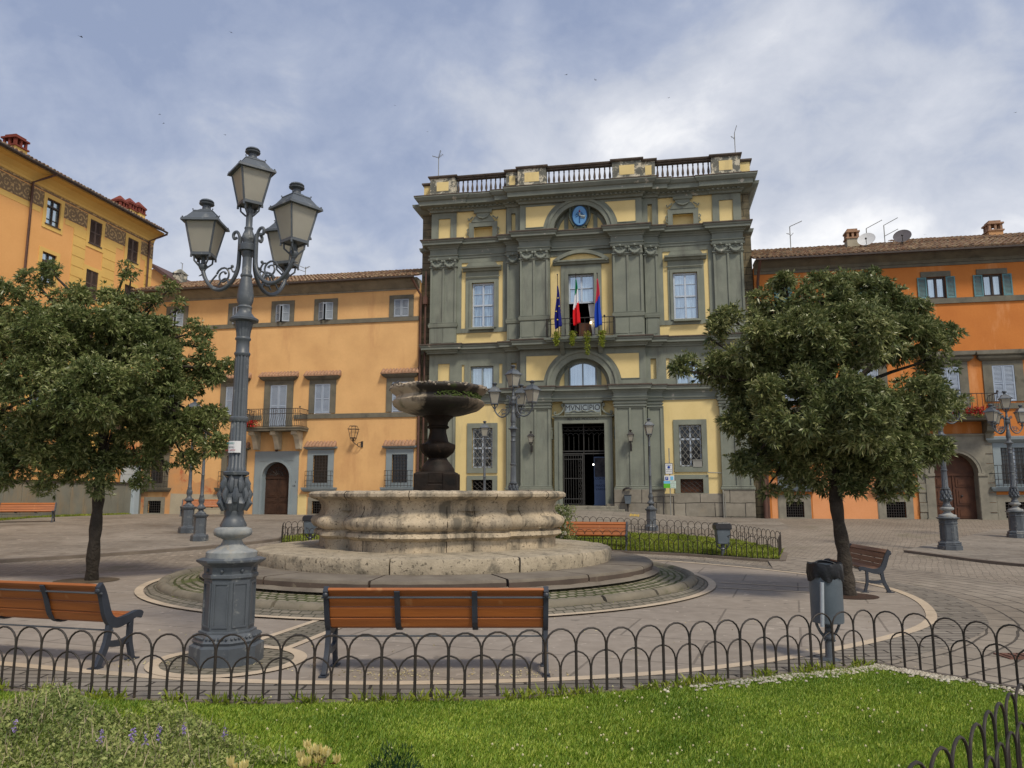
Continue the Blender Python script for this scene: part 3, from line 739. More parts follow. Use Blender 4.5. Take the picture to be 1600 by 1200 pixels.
bprof = [(.055, 0), (.055, .04), (.035, .06), (.032, .10), (.058, .18), (.064, .24), (.054, .32), (.035, .42), (.028, .50), (.04, .54), (.04, .56), (.028, .58), (.05, .62), (.05, .66)]
bprof = [(r, z*.76/.66) for r, z in bprof]
bm0 = MB(); bm0.lathe(bprof, 10)
proto = None
for (a, b, y, n) in ((C0-6.3, C0-3.66, -.18, 11), (C0-1.62, C0+1.62, -.5, 13), (C0+3.66, C0+6.3, -.18, 11)):
    r = MB(); r.box(a, b, y-.14, y+.14, 16.58, 16.72); r.box(a, b, y-.12, y+.12, 17.48, 17.56)
    r.molding([(a, y-.12), (b, y-.12)], [(-.24, 17.56), (.06, 17.56), (.09, 17.62), (.09, 17.66), (-.33, 17.67)])
    o = r.build('balustrade', m_cap, TH_)
    for i in range(n):
        x = a+(b-a)*(i+.5)/n
        if proto is None: proto = bm0.build('baluster', m_cap, o, smooth=60, loc=(x, y, 16.72))
        else:
            q = proto.copy(); COL.objects.link(q); q.parent = o; q.location = (x, y, 16.72)
# windows of the town hall
for s in (-1, 1):
    def X(a, b): return sorted((C0+s*a, C0+s*b))
    a, b = X(4.36, 5.46); window_glazed(TH_, a, b, 9.80, 12.06, .10, (.5, .26, .76), .08)
    a, b = X(4.38, 5.50); window_glazed(TH_, a, b, 6.70, 7.84, .10, (), .07, mat=m_bluegrey)
    a, b = X(4.42, 5.40); w_ = window_glazed(TH_, a, b, 2.90, 4.79, .16, (.50, .25, .75) if s < 0 else (.66,), .06, glass=m_glassd)
    grille(w_, a+.01, b-.01, 2.90, 4.79, .0, 4, 6, .015, m_iron2, diamond=True)
    a, b = X(4.42, 5.40); w_ = MB().box(a-.02, b+.02, .18, .2, 1.6, 2.34).build('basement_opening', m_black if s < 0 else m_door2, TH_)
    grille(w_, a, b, 1.69, 2.32, .02, 4, 3, .012, m_iron, diamond=True)
# arched mezzanine window in the centre
mb = MB(); z0 = 6.66; xa, xb = C0-.62, C0+.62
arc = arc_pts(C0, 6.9, .95, math.radians(130.7), math.radians(49.3), 10)
pts = [(xa, z0), (xb, z0)]+arc[::-1]
for i in range(len(pts)):
    p, q = pts[i], pts[(i+1) % len(pts)]; mb.bar((p[0], -.03, p[1]), (q[0], -.03, q[1]), .04, 4)
mb.box(C0-.035, C0+.035, -.07, -.0, z0, 7.84); w_ = mb.build('window', m_bluegrey, TH_)
MB().prism_xz(pts, -.035, -.025).build('pane', m_glass, w_)
# ------------- portal
po = MB()
surround(po, C0-1.0, C0+1.0, 1.12, 4.93, -.05, .36, .30, 0, .28)
surround(po, C0-1.0, C0+1.0, 1.12, 4.93, -.33, .14, .14, 0, .05)
po.molding([(C0-1.36, -.1), (C0-1.36, -.34), (C0+1.36, -.34), (C0+1.36, -.1)], [(0, 5.20), (.08, 5.23), (.10, 5.29), (0, 5.31)])
po.box(C0-.86, C0+.86, -.36, -.05, 5.23, 5.92)
po.molding([(C0-.86, -.1), (C0-.86, -.36), (C0+.86, -.36), (C0+.86, -.1)], [(0, 5.86), (.07, 5.90), (.09, 5.98), (0, 6.0)])
po.molding([(C0-.80, -.36), (C0+.80, -.36)], [(0, 5.36), (.03, 5.37), (.03, 5.41), (0, 5.42)])
for k in (-1, 1):
    S = [(.90, 5.80), (.98, 5.86), (1.0, 5.78), (.92, 5.74), (.90, 5.62), (.98, 5.48), (1.12, 5.38), (1.26, 5.34), (1.36, 5.38), (1.35, 5.48), (1.27, 5.46)]
    P = smooth_pts([(C0+k*x, -.28, z) for x, z in S], 2); po.tube(P, .05, 6)
    S = [(1.44, 4.70), (1.52, 4.74), (1.54, 4.64), (1.46, 4.55), (1.47, 4.40), (1.50, 4.28), (1.44, 4.22)]
    P = smooth_pts([(C0+k*x, -.18, z) for x, z in S], 2); po.tube(P, .045, 6)
    po.tube(smooth_pts([(C0+k*.62, -.38, 5.44), (C0+k*.4, -.39, 5.56), (C0+k*.22, -.39, 5.45), (C0, -.40, 5.53)], 2), .025, 5)
po.build('door_surround', m_grey, TH_)
m_ink = M('dark_lettering', (.02, .025, .03), (.03, .03, .035), 4, rough=.7)
MB().box(C0-.82, C0+.82, -.372, -.355, 5.46, 5.85).build('inscription_panel', m_bluegrey, TH_)
text_mesh('inscription', 'MVNICIPIO', .36, m_ink, TH_, (C0, -.378, 5.66), sx=.93)
text_mesh('inscription', 'RELI NEL MDCCCXL', .17, m_ink, TH_, (C0, -.335, 5.13), sx=.95)
# dark hall behind the door
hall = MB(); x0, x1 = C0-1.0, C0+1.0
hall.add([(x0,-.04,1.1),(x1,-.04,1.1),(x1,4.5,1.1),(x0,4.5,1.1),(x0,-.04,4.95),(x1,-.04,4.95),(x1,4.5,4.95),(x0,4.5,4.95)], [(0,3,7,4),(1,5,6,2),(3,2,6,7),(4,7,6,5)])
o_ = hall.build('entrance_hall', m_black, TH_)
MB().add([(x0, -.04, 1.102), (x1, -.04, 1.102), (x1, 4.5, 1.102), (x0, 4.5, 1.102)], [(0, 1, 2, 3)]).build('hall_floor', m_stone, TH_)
# yellow panel above has to leave the doorway free
gt = MB(); yg = -.02
for z in (3.62, 3.50): gt.box(x0, x1, yg-.03, yg+.03, z, z+.05)
gt.bar((C0, yg, 1.12), (C0, yg, 4.9), .025, 5)
for i in range(9):
    x = x0+.06+i*(2.0-.12)/8; gt.bar((x, yg, 3.65), (x, yg, 4.25+.2*abs(math.cos(i))), .011, 4)
for i in range(8):
    x = x0+.125+i*.25
    gt.tube([(x+.11*math.cos(t), yg, 4.40+.10*math.sin(t)) for t in [math.pi*q/6 for q in range(7)]], .012, 4)
    gt.tube([(x+.11*math.cos(t), yg, 4.72+.10*math.sin(t)) for t in [-math.pi*q/6 for q in range(7)]], .012, 4)
gt.bar((x0, yg, 4.60), (x1, yg, 4.60), .012, 4); gt.bar((x0, yg, 4.78), (x1, yg, 4.78), .012, 4)
m_gate = M('dark_gate_iron', (.05, .05, .048), (.035, .035, .034), 6, rough=.6)
o_ = gt.build('gate_transom', m_gate, TH_)
gl = MB(); xa, xb = x0+.02, C0-.04
gl.box(xa, xa+.05, yg-.02, yg+.02, 1.14, 3.5); gl.box(xb-.05, xb, yg-.02, yg+.02, 1.14, 3.5)
for z in (1.16, 1.40, 2.35, 3.25, 3.44): gl.box(xa+.05, xb-.05, yg-.015, yg+.015, z, z+.035)
for i in range(7): x = xa+.13+i*.115; gl.bar((x, yg, 1.2), (x, yg, 3.46), .011, 4)
for i in range(9):
    z = 1.3+i*.24
    gl.tube([(xb-.14+.05*math.cos(t), yg-.01, z+.09*math.sin(t)) for t in [math.pi*q/4 for q in range(8)]], .009, 4, closed=True)
gl.build('gate', m_gate, TH_)
def emis(name, c, s):
    m, t, b = material(name); b.inputs['Emission Color'].default_value = rgba(c); b.inputs['Emission Strength'].default_value = s
    b.inputs['Base Color'].default_value = rgba(c); return m
m_lamp_w = emis('lit_bulb_white', (1, .95, .85), 9); m_lamp_o = emis('lit_bulb_warm', (1, .75, .4), 10)
hl = empty('hall_lamp', facw(C0+.37, 3.05, -.9), -AY, 'small lit white lamp hanging in the dark town hall doorway', 'lamp')
MB().ball((0, 0, 0), .038).build('bulb', m_lamp_w, hl, smooth=60); MB().bar((0, 0, .05), (0, 0, 1.85), .008).build('cord', m_iron, hl)
# banner standing inside the doorway
bn = empty('rollup_banner', facw(C0+.72, 1.10, -.55), -AY, 'tall roll-up poster banner with dark blue lettering standing inside the town hall doorway', 'banner')
m_ban = M('banner_cloth', (.10, .15, .27), (.08, .12, .22), 2, rough=.6, bst=.05); m_band = M('banner_photo', (.03, .03, .04), (.07, .07, .08), 4)
m_navy = M('navy_print', (.01, .012, .05), (.01, .012, .05), 2)
b1 = MB(); b1.box(-.30, .30, -.01, .01, .06, 2.3); b1.box(-.32, .32, -.06, .06, 0, .06); b1.build('sheet', m_ban, bn)
MB().box(-.27, .27, -.014, -.009, 1.35, 2.25).build('photo_panel', m_band, bn)
for i, (tx, sz) in enumerate((('CORSO', .15), ('DI', .08), ('MAIOL', .16), ('VARNI', .16))):
    text_mesh('lettering', tx, sz, m_navy, bn, (0, -.014, 1.27-i*.17), depth=.001)
# ------------- coat of arms
ca = empty('coat_of_arms', (0, 0, 0)); ca.parent = TH_
m_crest = M('crest_green_stone', (.045, .065, .05), (.085, .09, .075), 6, bst=.5); m_cblue = M('crest_blue', (.10, .26, .50), (.12, .30, .55), 4, rough=.4)
m_cpale = M('crest_pale', (.38, .45, .45), (.3, .36, .38), 6); m_cred = M('crest_red', (.22, .03, .04), (.25, .04, .03), 4); m_cdk = M('crest_dark_blue', (.02, .08, .22), (.02, .07, .2), 4)
cxx, czz = C0-.02, 15.12
sh = MB()
ol = []
for i in range(40):
    a = 2*math.pi*i/40; r1 = .53+.035*math.cos(6*a)+(.05 if math.sin(a) > .3 else 0)
    ol.append((cxx+r1*math.cos(a)*.86, czz-.03+(r1+.17)*math.sin(a)))
sh.prism_xz(ol, -.30, -.08)
for k in (-1, 1):
    sh.tube(smooth_pts([(cxx+k*.1, -.34, czz-.78), (cxx+k*.24, -.36, czz-.70), (cxx+k*.26, -.34, czz-.58), (cxx+k*.16, -.34, czz-.60)], 2), .05, 6)
    sh.tube(smooth_pts([(cxx+k*.34, -.34, czz+.55), (cxx+k*.48, -.36, czz+.42), (cxx+k*.46, -.36, czz+.2), (cxx+k*.52, -.36, czz-.02), (cxx+k*.42, -.34, czz-.3), (cxx+k*.3, -.34, czz-.5)], 2), .055, 6)
sh.build('shield', m_crest, ca)
ov = [(cxx+.34*math.cos(2*math.pi*i/32), czz+.48*math.sin(2*math.pi*i/32)) for i in range(32)]
MB().prism_xz([(cxx+(x-cxx)*1.1, czz+(z-czz)*1.08) for x, z in ov], -.34, -.28).build('rim', m_cdk, ca)
MB().prism_xz(ov, -.36, -.30).build('oval_field', m_cblue, ca)
pm = MB(); pm.box(cxx-.035, cxx+.02, -.375, -.36, czz-.38, czz-.02); pm.build('palm_trunk', m_cdk, ca)
pm = MB()
for k in (-1, 1):
    for j, (dx, dz) in enumerate(((.22, .02), (.20, -.07), (.16, .10))):
        pm.tube(smooth_pts([(cxx, -.37, czz+.02), (cxx+k*dx*.5, -.38, czz+.05+dz), (cxx+k*dx, -.37, czz+dz)], 1), [.012]*4+[.004], 4) if False else pm.tube([(cxx, -.37, czz+.02), (cxx+k*dx*.5, -.38, czz+.06+dz), (cxx+k*dx, -.37, czz+dz)], .014, 4)
pm.build('palm_leaves', m_cdk, ca)
pm = MB(); pm.tube([(cxx-.03, -.37, czz+.04), (cxx+.1, -.38, czz-.04), (cxx+.27, -.37, czz-.05)], [.03, .06, .06], 6); pm.ball((cxx+.0, -.37, czz+.09), .05); pm.tube([(cxx+.06, -.375, czz-.1), (cxx+.26, -.375, czz-.16)], .018, 5); pm.build('lion_figure', m_cpale, ca)
pm = MB(); pm.box(cxx-.05, cxx+.05, -.375, -.36, czz+.20, czz+.23); pm.box(cxx-.015, cxx+.015, -.376, -.361, czz+.16, czz+.30); pm.ball((cxx, -.37, czz+.22), .035); pm.build('cross', m_cred, ca)
cr = MB(); cr.box(cxx-.30, cxx+.30, -.38, -.1, czz+.60, czz+.68)
for i in range(8): x = cxx-.27+i*.077; cr.box(x-.024, x+.024, -.39, -.1, czz+.68, czz+.80)
cr.box(cxx-.26, cxx+.26, -.36, -.1, czz+.52, czz+.60); cr.build('mural_crown', m_greyd, ca)
# ------------- balcony with railing over the door
bc = MB(); bc.molding([(C0-1.62, YC), (C0-1.62, YC-.72), (C0+1.62, YC-.72), (C0+1.62, YC)], [(-.4, 8.72), (-.02, 8.72), (.02, 8.80), (.08, 8.82), (.10, 8.92), (-.5, 8.94)])
bc.box(C0-1.5, C0+1.5, YC-.6, YC, 8.72, 8.93)
for k in (-1, 1): bc.prism_yz([(YC, 8.2), (YC, 8.72), (YC-.6, 8.72), (YC-.5, 8.58), (YC-.2, 8.4)], C0+k*.9-.1, C0+k*.9+.1)
o_ = bc.build('balcony', m_greyd, TH_)
rl = MB(); yr = YC-.74
for x0_, y0_, x1_, y1_ in ((C0-1.6, yr, C0+1.6, yr), (C0-1.6, YC, C0-1.6, yr), (C0+1.6, YC, C0+1.6, yr)):
    rl.bar((x0_, y0_, 9.82), (x1_, y1_, 9.82), .022, 6); rl.bar((x0_, y0_, 9.56), (x1_, y1_, 9.56), .014, 5); rl.bar((x0_, y0_, 9.0), (x1_, y1_, 9.0), .014, 5)
for i in range(15):
    x = C0-1.6+i*3.2/14
    rl.tube([(x, yr, 9.0), (x, yr-.03, 9.2), (x, yr, 9.45), (x, yr, 9.82)], [.012, .02, .012, .012], 5)
    if i in (2, 12): rl.ball((x, yr, 9.88), .05)
for k in (-1, 1):
    for j in range(3): rl.bar((C0+k*1.6, YC-.15-.2*j, 9.0), (C0+k*1.6, YC-.15-.2*j, 9.82), .012, 5)
rl.build('railing', m_iron, o_)
# balcony door: glazed above, open and dark below
yd = YC+.34
mb = MB(); xa, xb = C0-.62, C0+.62
w_ = window_glazed(TH_, xa, xb, 10.78, 12.2, yd, (.52,), .08, crossbar=.03, name='window')
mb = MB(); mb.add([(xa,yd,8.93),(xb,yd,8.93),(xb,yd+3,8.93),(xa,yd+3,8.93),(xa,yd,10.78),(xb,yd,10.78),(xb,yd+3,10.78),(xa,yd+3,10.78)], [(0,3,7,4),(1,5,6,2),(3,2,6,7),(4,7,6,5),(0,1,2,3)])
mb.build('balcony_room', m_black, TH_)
mb = MB(); mb.box(C0-.18, C0+.50, yd+.25, yd+.30, 8.95, 9.86); mb.box(C0-.12, C0+.10, yd+.235, yd+.25, 9.05, 9.75); mb.box(C0+.18, C0+.44, yd+.235, yd+.25, 9.05, 9.75); mb.build('balcony_door', m_door2, TH_)
MB().prism_xz([(xb-.32, 10.76), (xb-.02, 10.76), (xb-.02, 8.96), (xb-.10, 8.96)], yd+.05, yd+.07).build('curtain', m_white, TH_)
bl = empty('balcony_lamp', facw(C0+.42, 9.80, .10), -AY, 'small lit warm lamp glowing in the balcony doorway of the town hall', 'lamp')
MB().ball((0, 0, 0), .055).build('bulb', m_lamp_o, bl, smooth=60); MB().bar((0, .3, -.05), (0, .02, -.03), .02).build('bracket', m_iron, bl)
# stone-coursed return strips either side, set back, with their own eaves
for s, nm in ((-1, 'left'), (1, 'right')):
    x0, x1 = (EL-.55, EL) if s < 0 else (ER, ER+.42)
    mb = MB(); mb.box(x0, x1, .22, 6, .3, 16.4); o_ = mb.build('side_return', m_quoin, TH_)
    a, b = x0-(.15 if s < 0 else 0), x1+(.15 if s > 0 else 0)
    mb = MB()
    mb.molding([(x0, 6), (x0, .22), (x1, .22), (x1, 6)], [(0, 15.9), (.1, 15.92), (.3, 16.05), (.42, 16.2), (.45, 16.34), (0, 16.36)])
    for z in (6.4, 8.55, 13.9): mb.molding([(x0, 6), (x0, .22), (x1, .22), (x1, 6)], [(0, z), (.1, z+.05), (.14, z+.2), (0, z+.24)])
    mb.build('side_cornice', m_greyd, o_)
# ================================================================= PEACH HOUSE (left)
def shuttered(parent, c, hw, z0, z1, mat, kind='closed', sur=m_stone, wl=.22, wt=.22, ledge=0, hood=None, sill=True, name='window', ang=.35):
    mb = MB(); surround(mb, c-hw, c+hw, z0, z1, 0, wl, wt, 0, .05)
    if sill: mb.box(c-hw-wl-.08, c+hw+wl+.08, -.16, .02, z0-.12, z0-.002)
    if hood:
        zh = z1+wt
        mb.molding([(c-hw-wl-.02, .0), (c-hw-wl-.02, -.05), (c+hw+wl+.02, -.05), (c+hw+wl+.02, .0)], [(0, zh-.14), (.06, zh-.12), (.16, zh-.04), (.2, zh+.05), (0, zh+.06)])
    w_ = mb.build(name, sur, parent)
    MB().box(c-hw, c+hw, .10, .12, z0, z1).build('pane', m_glassd, w_)
    if kind == 'closed':
        shutter(w_, c-hw+.01, c-.005, z0+.01, z1-.01, -.0, mat, hinge='l'); shutter(w_, c+.005, c+hw-.01, z0+.01, z1-.01, -.0, mat, hinge='r')
    elif kind == 'ajar':
        shutter(w_, c-hw+.01, c-.005, z0+.01, z1-.01, -.0, mat, hinge='l', ang=ang); shutter(w_, c+.005, c+hw-.01, z0+.01, z1-.01, -.0, mat, hinge='r', ang=ang*.8)
    if hood == 'tile':
        zh = z1+wt+.05
        t = MB(); a, b = c-hw-wl-.26, c+hw+wl+.26; n = int((b-a)/.17)
        for i in range(n):
            x = a+(i+.5)*(b-a)/n; vs = []
            for yy, zz, r in ((-.30, zh, .085), (.0, zh+.24, .08)):
                for q in range(6): t_ = math.pi*q/5; vs.append((x-math.cos(t_)*r, yy, zz+math.sin(t_)*r))
            t.add(vs, [(q, q+1, 7+q, 6+q) for q in range(5)]+[(0, 5, 4, 3, 2, 1)])
        t.prism_yz([(-.28, zh-.0), (.0, zh), (.0, zh+.24)], a, b)
        t.build('tile_hood', m_hood, w_, smooth=50)
    return w_
HP = empty('peach_house', P0, -AY, 'long peach house with grey shutters and tiled roof, left of the town hall', 'house')
PL, PR = -24.15, -8.25
mb = MB(); holes = []
topw = [(-21.8, 'ajar'), (-18.15, 'ajar'), (-15.68, 'ajar'), (-13.28, 'ajar'), (-9.2, 'closed')]
midw = [(-22.0, 'w'), (-18.25, 'w'), (-15.70, 'b'), (-13.30, 'w'), (-9.17, 'w')]
gw = [(-22.4, 'g'), (-18.0, 'g'), (-13.27, 'g'), (-9.12, 'g')]
ht = [(c-.44, c+.44, 10.52, 11.52) for c, k in topw]
hm = [(c-.47, c+.47, 5.0 if k == 'b' else 5.68, 7.22) for c, k in midw]
hg = [(c-.40, c+.40, 2.20, 3.58) for c, k in gw]
hb = [(c-.38, c+.38, .68, 1.30) for c, k in gw]
dh = [(-15.64-.74, -15.64+.74, .45, 2.52)]
mb.wall(PL, PR, 0, 12.35, 0, ht+hm+hg+hb+[(-15.64-.74, -15.64+.74, .45, 3.27, .36)], .12)
arch_fill(mb, -15.64, 2.52, .74, -15.64-.74, -15.64+.74, 3.27, 0, 16); soffit(mb, -15.64, 2.52, .74, 0, .35, 16)
mb.add([(PL, 0, 0), (PL, 0, 12.35), (PL, 10, 12.35), (PL, 10, 0)], [(0, 1, 2, 3)])
mb.add([(PR, 0, 0), (PR, 10, 0), (PR, 10, 12.35), (PR, 0, 12.35)], [(0, 1, 2, 3)])
mb.build('wall', m_peach, HP)
# weathered lower left wall: separate coats of render
q = MB(); q.prism_xz([(PL+.02, .3), (-18.9, .3), (-18.9, 1.9), (-19.6, 2.5), (-20.7, 2.2), (-21.2, 3.4), (-22.2, 3.9), (-23.2, 3.1), (PL+.02, 3.5)], -.012, -.0)
# leave openings by drawing the coat in strips instead of across the window
q = MB()
def coat(q, pts, y=-.01): q.prism_xz(pts, y, -.001)
coat(q, [(PL+.02, .3), (-22.82, .3), (-22.82, 4.2), (PL+.02, 4.4)]); coat(q, [(-21.98, .3), (-18.42, .3), (-18.42, 2.1), (-19.3, 2.5), (-20.1, 2.2), (-20.9, 2.9), (-21.98, 3.9)]); 
q.build('peeling_render', m_peel, HP)
q = MB(); coat(q, [(-21.5, .3), (-18.5, .3), (-18.5, 1.62), (-21.5, 1.68)], -.02); q.build('cement_patch', m_patch, HP)
q = MB(); coat(q, [(-14.42, .4), (-13.95, .4), (-13.95, 1.65), (-14.42, 1.62)], -.02); q.build('yellow_patch', m_yellow, HP)
# bands and cornice
mb = MB(); mb.box(-20.6, PR-.02, -.06, 0, 10.30, 10.52); mb.build('string_course', m_stone, HP)
mb = MB(); mb.box(PL, -15.70-.9, -.06, 0, 5.43, 5.66); mb.box(-15.70+.9, PR-.02, -.06, 0, 5.43, 5.66); mb.build('string_course', m_stone, HP)
mb = MB(); mb.box(PL, PR, -.04, 0, 11.92, 12.0); mb.molding([(PL, .0), (PR, .0)], [(.02, 12.0), (.08, 12.02), (.2, 12.12), (.5, 12.34), (.52, 12.42), (-.3, 12.44)]); mb.build('cove_cornice', m_stone2, HP)
tile_roof('roof', HP, PL-.05, PR+.1, -.70, 12.46, math.radians(20), 6.2, m_tile)
mb = MB(); mb.tube([(PL, -.72, 12.38), (PR-.1, -.72, 12.40)], .065, 6); mb.build('gutter', m_gutter, HP, smooth=60)
mb = MB(); mb.tube([(PR-.22, -.70, 12.36), (PR-.1, -.35, 12.0), (PR+.08, -.10, 11.6), (PR+.08, -.10, .5)], .06, 8); mb.tube([(PR+.32, -.05, 12.8), (PR+.32, -.05, 11.2), (PR+.32, -.05, .5)], .05, 8); mb.box(PR+.22, PR+.42, -.18, .05, 11.1, 11.5); mb.build('downpipe', m_rust, HP, smooth=60)
m_stoneedge = m_stone
for c, k in topw:
    shuttered(HP, c, .40, 10.53, 11.46, m_shut, k, wl=.24, wt=.20, sill=False, ang=.5)
for c, k in midw:
    if k == 'w': shuttered(HP, c, .42, 5.70, 7.20, m_shutp, 'closed', wl=.30, wt=.34, hood='tile', sill=False)
    else: shuttered(HP, c, .46, 5.02, 7.20, m_shutp, 'closed', wl=.34, wt=.36, hood='tile', sill=False)
for c, k in gw:
    mb = MB(); surround(mb, c-.40, c+.40, 2.20, 3.58, 0, .30, .26, .22, .05)
    mb.molding([(c-.78, 0), (c-.78, -.12), (c+.78, -.12), (c+.78, 0)], [(0, 1.76), (.06, 1.78), (.12, 1.88), (.14, 1.97), (-.1, 1.98)])
    mb.molding([(c-.72, 0), (c-.72, -.05), (c+.72, -.05), (c+.72, 0)], [(0, 3.86), (.14, 3.92), (.16, 4.0), (0, 4.01)])
    w_ = mb.build('window', m_bluegrey if c > -14 else m_stone, HP)
    MB().box(c-.42, c+.42, .10, .12, 2.18, 3.6).build('pane', m_glassd, w_)
    grille(w_, c-.40, c+.40, 2.2, 3.58, .0, 5, 9, .013, m_iron)
    g = MB(); yo = -.30
    for i in range(9): x = c-.68+i*1.36/8; g.bar((x, yo, 1.98), (x, yo, 2.78), .011, 5)
    for z in (2.05, 2.3, 2.55, 2.78): g.tube([(c-.68, -.05, z), (c-.68, yo, z), (c+.68, yo, z), (c+.68, -.05, z)], .012, 5)
    g.build('railing', m_iron, w_)
    t = MB(); n = 9
    for i in range(n):
        x = c-.82+(i+.5)*1.64/n; vs = []
        for yy, zz, r in ((-.26, 3.98, .09), (.0, 4.22, .085)):
            for q_ in range(6): t_ = math.pi*q_/5; vs.append((x-math.cos(t_)*r, yy, zz+math.sin(t_)*r))
        t.add(vs, [(q_, q_+1, 7+q_, 6+q_) for q_ in range(5)]+[(0, 5, 4, 3, 2, 1)])
    t.prism_yz([(-.24, 3.98), (.0, 3.98), (.0, 4.22)], c-.82, c+.82); t.build('tile_hood', m_hood, w_, smooth=50)
    mb = MB(); surround(mb, c-.38, c+.38, .68, 1.30, 0, .22, .20, .1, .04); b_ = mb.build('basement_window', m_stone2, HP)
    MB().box(c-.4, c+.4, .10, .12, .66, 1.32).build('pane', m_black, b_); grille(b_, c-.38, c+.38, .68, 1.30, .0, 6, 5, .012, m_iron)
# portal
dc = -15.64
mb = MB(); W = 1.20
for a, b in ((dc-W, dc-.74), (dc+.74, dc+W)): mb.box(a, b, -.05, 0, .45, 3.80)
mb.box(dc-.74, dc+.74, -.05, 0, 3.26, 3.80)
vs = MB(); arch_fill(mb, dc, 2.52, .74, dc-.74, dc+.74, 3.26, -.05, 16)
for a, b in ((dc-.86, dc-.74), (dc+.74, dc+.86)): mb.box(a, b, -.09, -.05, .45, 2.52)
arch_ring(mb, dc, 2.52, .74, .86, -.09, -.05, 16)
mb.box(dc-.92, dc+.92, -.07, -.05, 3.32, 3.38)
for k in (-1, 1): mb.box(dc+k*.72, dc+k*.745, -.05, .30, .45, 2.52)
soffit(mb, dc, 2.52, .725, -.05, .30, 16)
o_ = mb.build('door_surround', m_bluegrey, HP)
text_mesh('house_number', '118', .13, m_ink, HP, (dc+.98, -.055, 2.05), depth=.003); text_mesh('house_number', '2', .12, m_ink, HP, (dc+1.08, -.055, 2.24), depth=.003)
mb = MB(); mb.prism_xz([(dc-.74, .5), (dc+.74, .5)]+arc_pts(dc, 2.52, .74, 0, math.pi, 14), .28, .30)
for k in (-1, 1):
    for z0_, z1_ in ((.62, 1.15), (1.22, 1.42), (1.5, 2.1)): 
        a, b = sorted((dc+k*.10, dc+k*.62)); mb.box(a, b, .26, .285, z0_, z1_); mb.box(a+.08, b-.08, .245, .265, z0_+.07, z1_-.07)
mb.box(dc-.02, dc+.02, .25, .285, .5, 2.45); mb.box(dc-.74, dc+.74, .24, .285, 2.42, 2.5)
o_ = mb.build('door', m_door, HP)
mb = MB()
for i in range(7): t_ = math.pi*(i+.5)/7; mb.bar((dc+.1*math.cos(t_), .2, 2.55+.1*math.sin(t_)), (dc+.68*math.cos(t_), .2, 2.55+.66*math.sin(t_)), .012, 4)
for r in (.25, .45): mb.tube([(dc+r*math.cos(math.pi*i/12), .2, 2.55+r*math.sin(math.pi*i/12)) for i in range(13)], .012, 4)
mb.build('fanlight_grille', m_iron, o_)
mb = MB(); mb.ball((dc-.02, -.08, 3.86), .08); mb.build('keystone_head', m_rust, HP)
# peach balcony
bx0, bx1 = -17.05, -14.02; yo = -.95
mb = MB(); mb.box(bx0, bx1, yo, 0, 4.78, 4.90); mb.box(bx0-.03, bx1+.03, yo-.04, 0, 4.90, 4.96); bb = mb.build('balcony', m_stone, HP)
for x in (-16.72, -15.55, -14.42):
    c_ = MB(); P = [(0, 4.78), (-.78, 4.78), (-.78, 4.66), (-.66, 4.60), (-.52, 4.50), (-.40, 4.3), (-.30, 4.05), (-.26, 3.92), (-.22, 3.88), (0, 3.88)]
    c_.prism_yz(P, x-.13, x+.13); c_.tube([(x-.15, -.70, 4.66), (x+.15, -.70, 4.66)], .09, 8); c_.build('corbel', m_corbel, bb)
g = MB(); nb = 25
for i in range(nb+1):
    x = bx0+.04+i*(bx1-bx0-.08)/nb; g.tube([(x, yo+.03, 4.98), (x-.03, yo+.0, 5.2), (x+.03, yo+.02, 5.5), (x, yo+.03, 5.86)], .012, 4)
    if i % 2 == 0: g.tube([(x+.06+.05*math.cos(t_), yo+.03, 5.74+.07*math.sin(t_)) for t_ in [math.pi*2*k/6 for k in range(6)]], .009, 4, closed=True)
for x in (bx0+.04, bx1-.04):
    for j in range(6): g.bar((x, yo+.15+j*.14, 4.98), (x, yo+.15+j*.14, 5.86), .012, 4)
for z in (5.0, 5.62, 5.87): g.tube([(bx0+.04, 0, z), (bx0+.04, yo+.03, z), (bx1-.04, yo+.03, z), (bx1-.04, 0, z)], .018, 5)
for x in (bx0+.04, bx1-.04): g.ball((x, yo+.03, 5.94), .045)
g.build('railing', m_iron, bb)
# ================================================================= ORANGE HOUSE (right)
HO = empty('orange_house', P0, -AY, 'deep orange house with teal and pale blue shutters right of the town hall', 'house')
OL, OR_ = 8.02, 24.5
topo = [(9.28, 'closed'), (12.7, 'closed'), (15.82, 'open'), (18.12, 'open'), (21.2, 'open')]
mido = [(9.3, 'w'), (12.7, 'w'), (16.0, 'b'), (18.2, 'w'), (21.2, 'w')]
go = [(9.3, .38), (13.48, .40), (18.35, .55), (21.4, .5)]
dco = 15.95; DH = .88
mb = MB()
mb.wall(OL, OR_, -.2, 12.2, 0, [(c-.40, c+.40, 10.28, 11.28) for c, k in topo]+[(c-.44, c+.44, 5.0 if k == 'b' else 5.60, 7.20) for c, k in mido]+[(c-h, c+h, 2.05, 3.60) for c, h in go]+[(c-h*1.0, c+h*1.0, .62, 1.30) for c, h in go]+[(dco-DH, dco+DH, .4, 3.4, .40)], .15)
arch_fill(mb, dco, 2.52, DH, dco-DH, dco+DH, 3.4, 0, 16); soffit(mb, dco, 2.52, DH, 0, .4, 16)
mb.add([(OL, 0, -.2), (OL, 0, 12.2), (OL, 9, 12.2), (OL, 9, -.2)], [(0, 1, 2, 3)]); mb.add([(OR_, 0, -.2), (OR_, 9, -.2), (OR_, 9, 12.2), (OR_, 0, 12.2)], [(0, 1, 2, 3)])
mb.build('wall', m_orange, HO)
q = MB(); coat(q, [(OL+.3, .3), (8.70, .3), (8.70, 2.2), (OL+.3, 2.3)]); coat(q, [(10.05, .3), (12.88, .3), (12.88, 2.6), (11.5, 2.9), (10.05, 2.3)]); q.build('faded_render', m_orange2, HO)
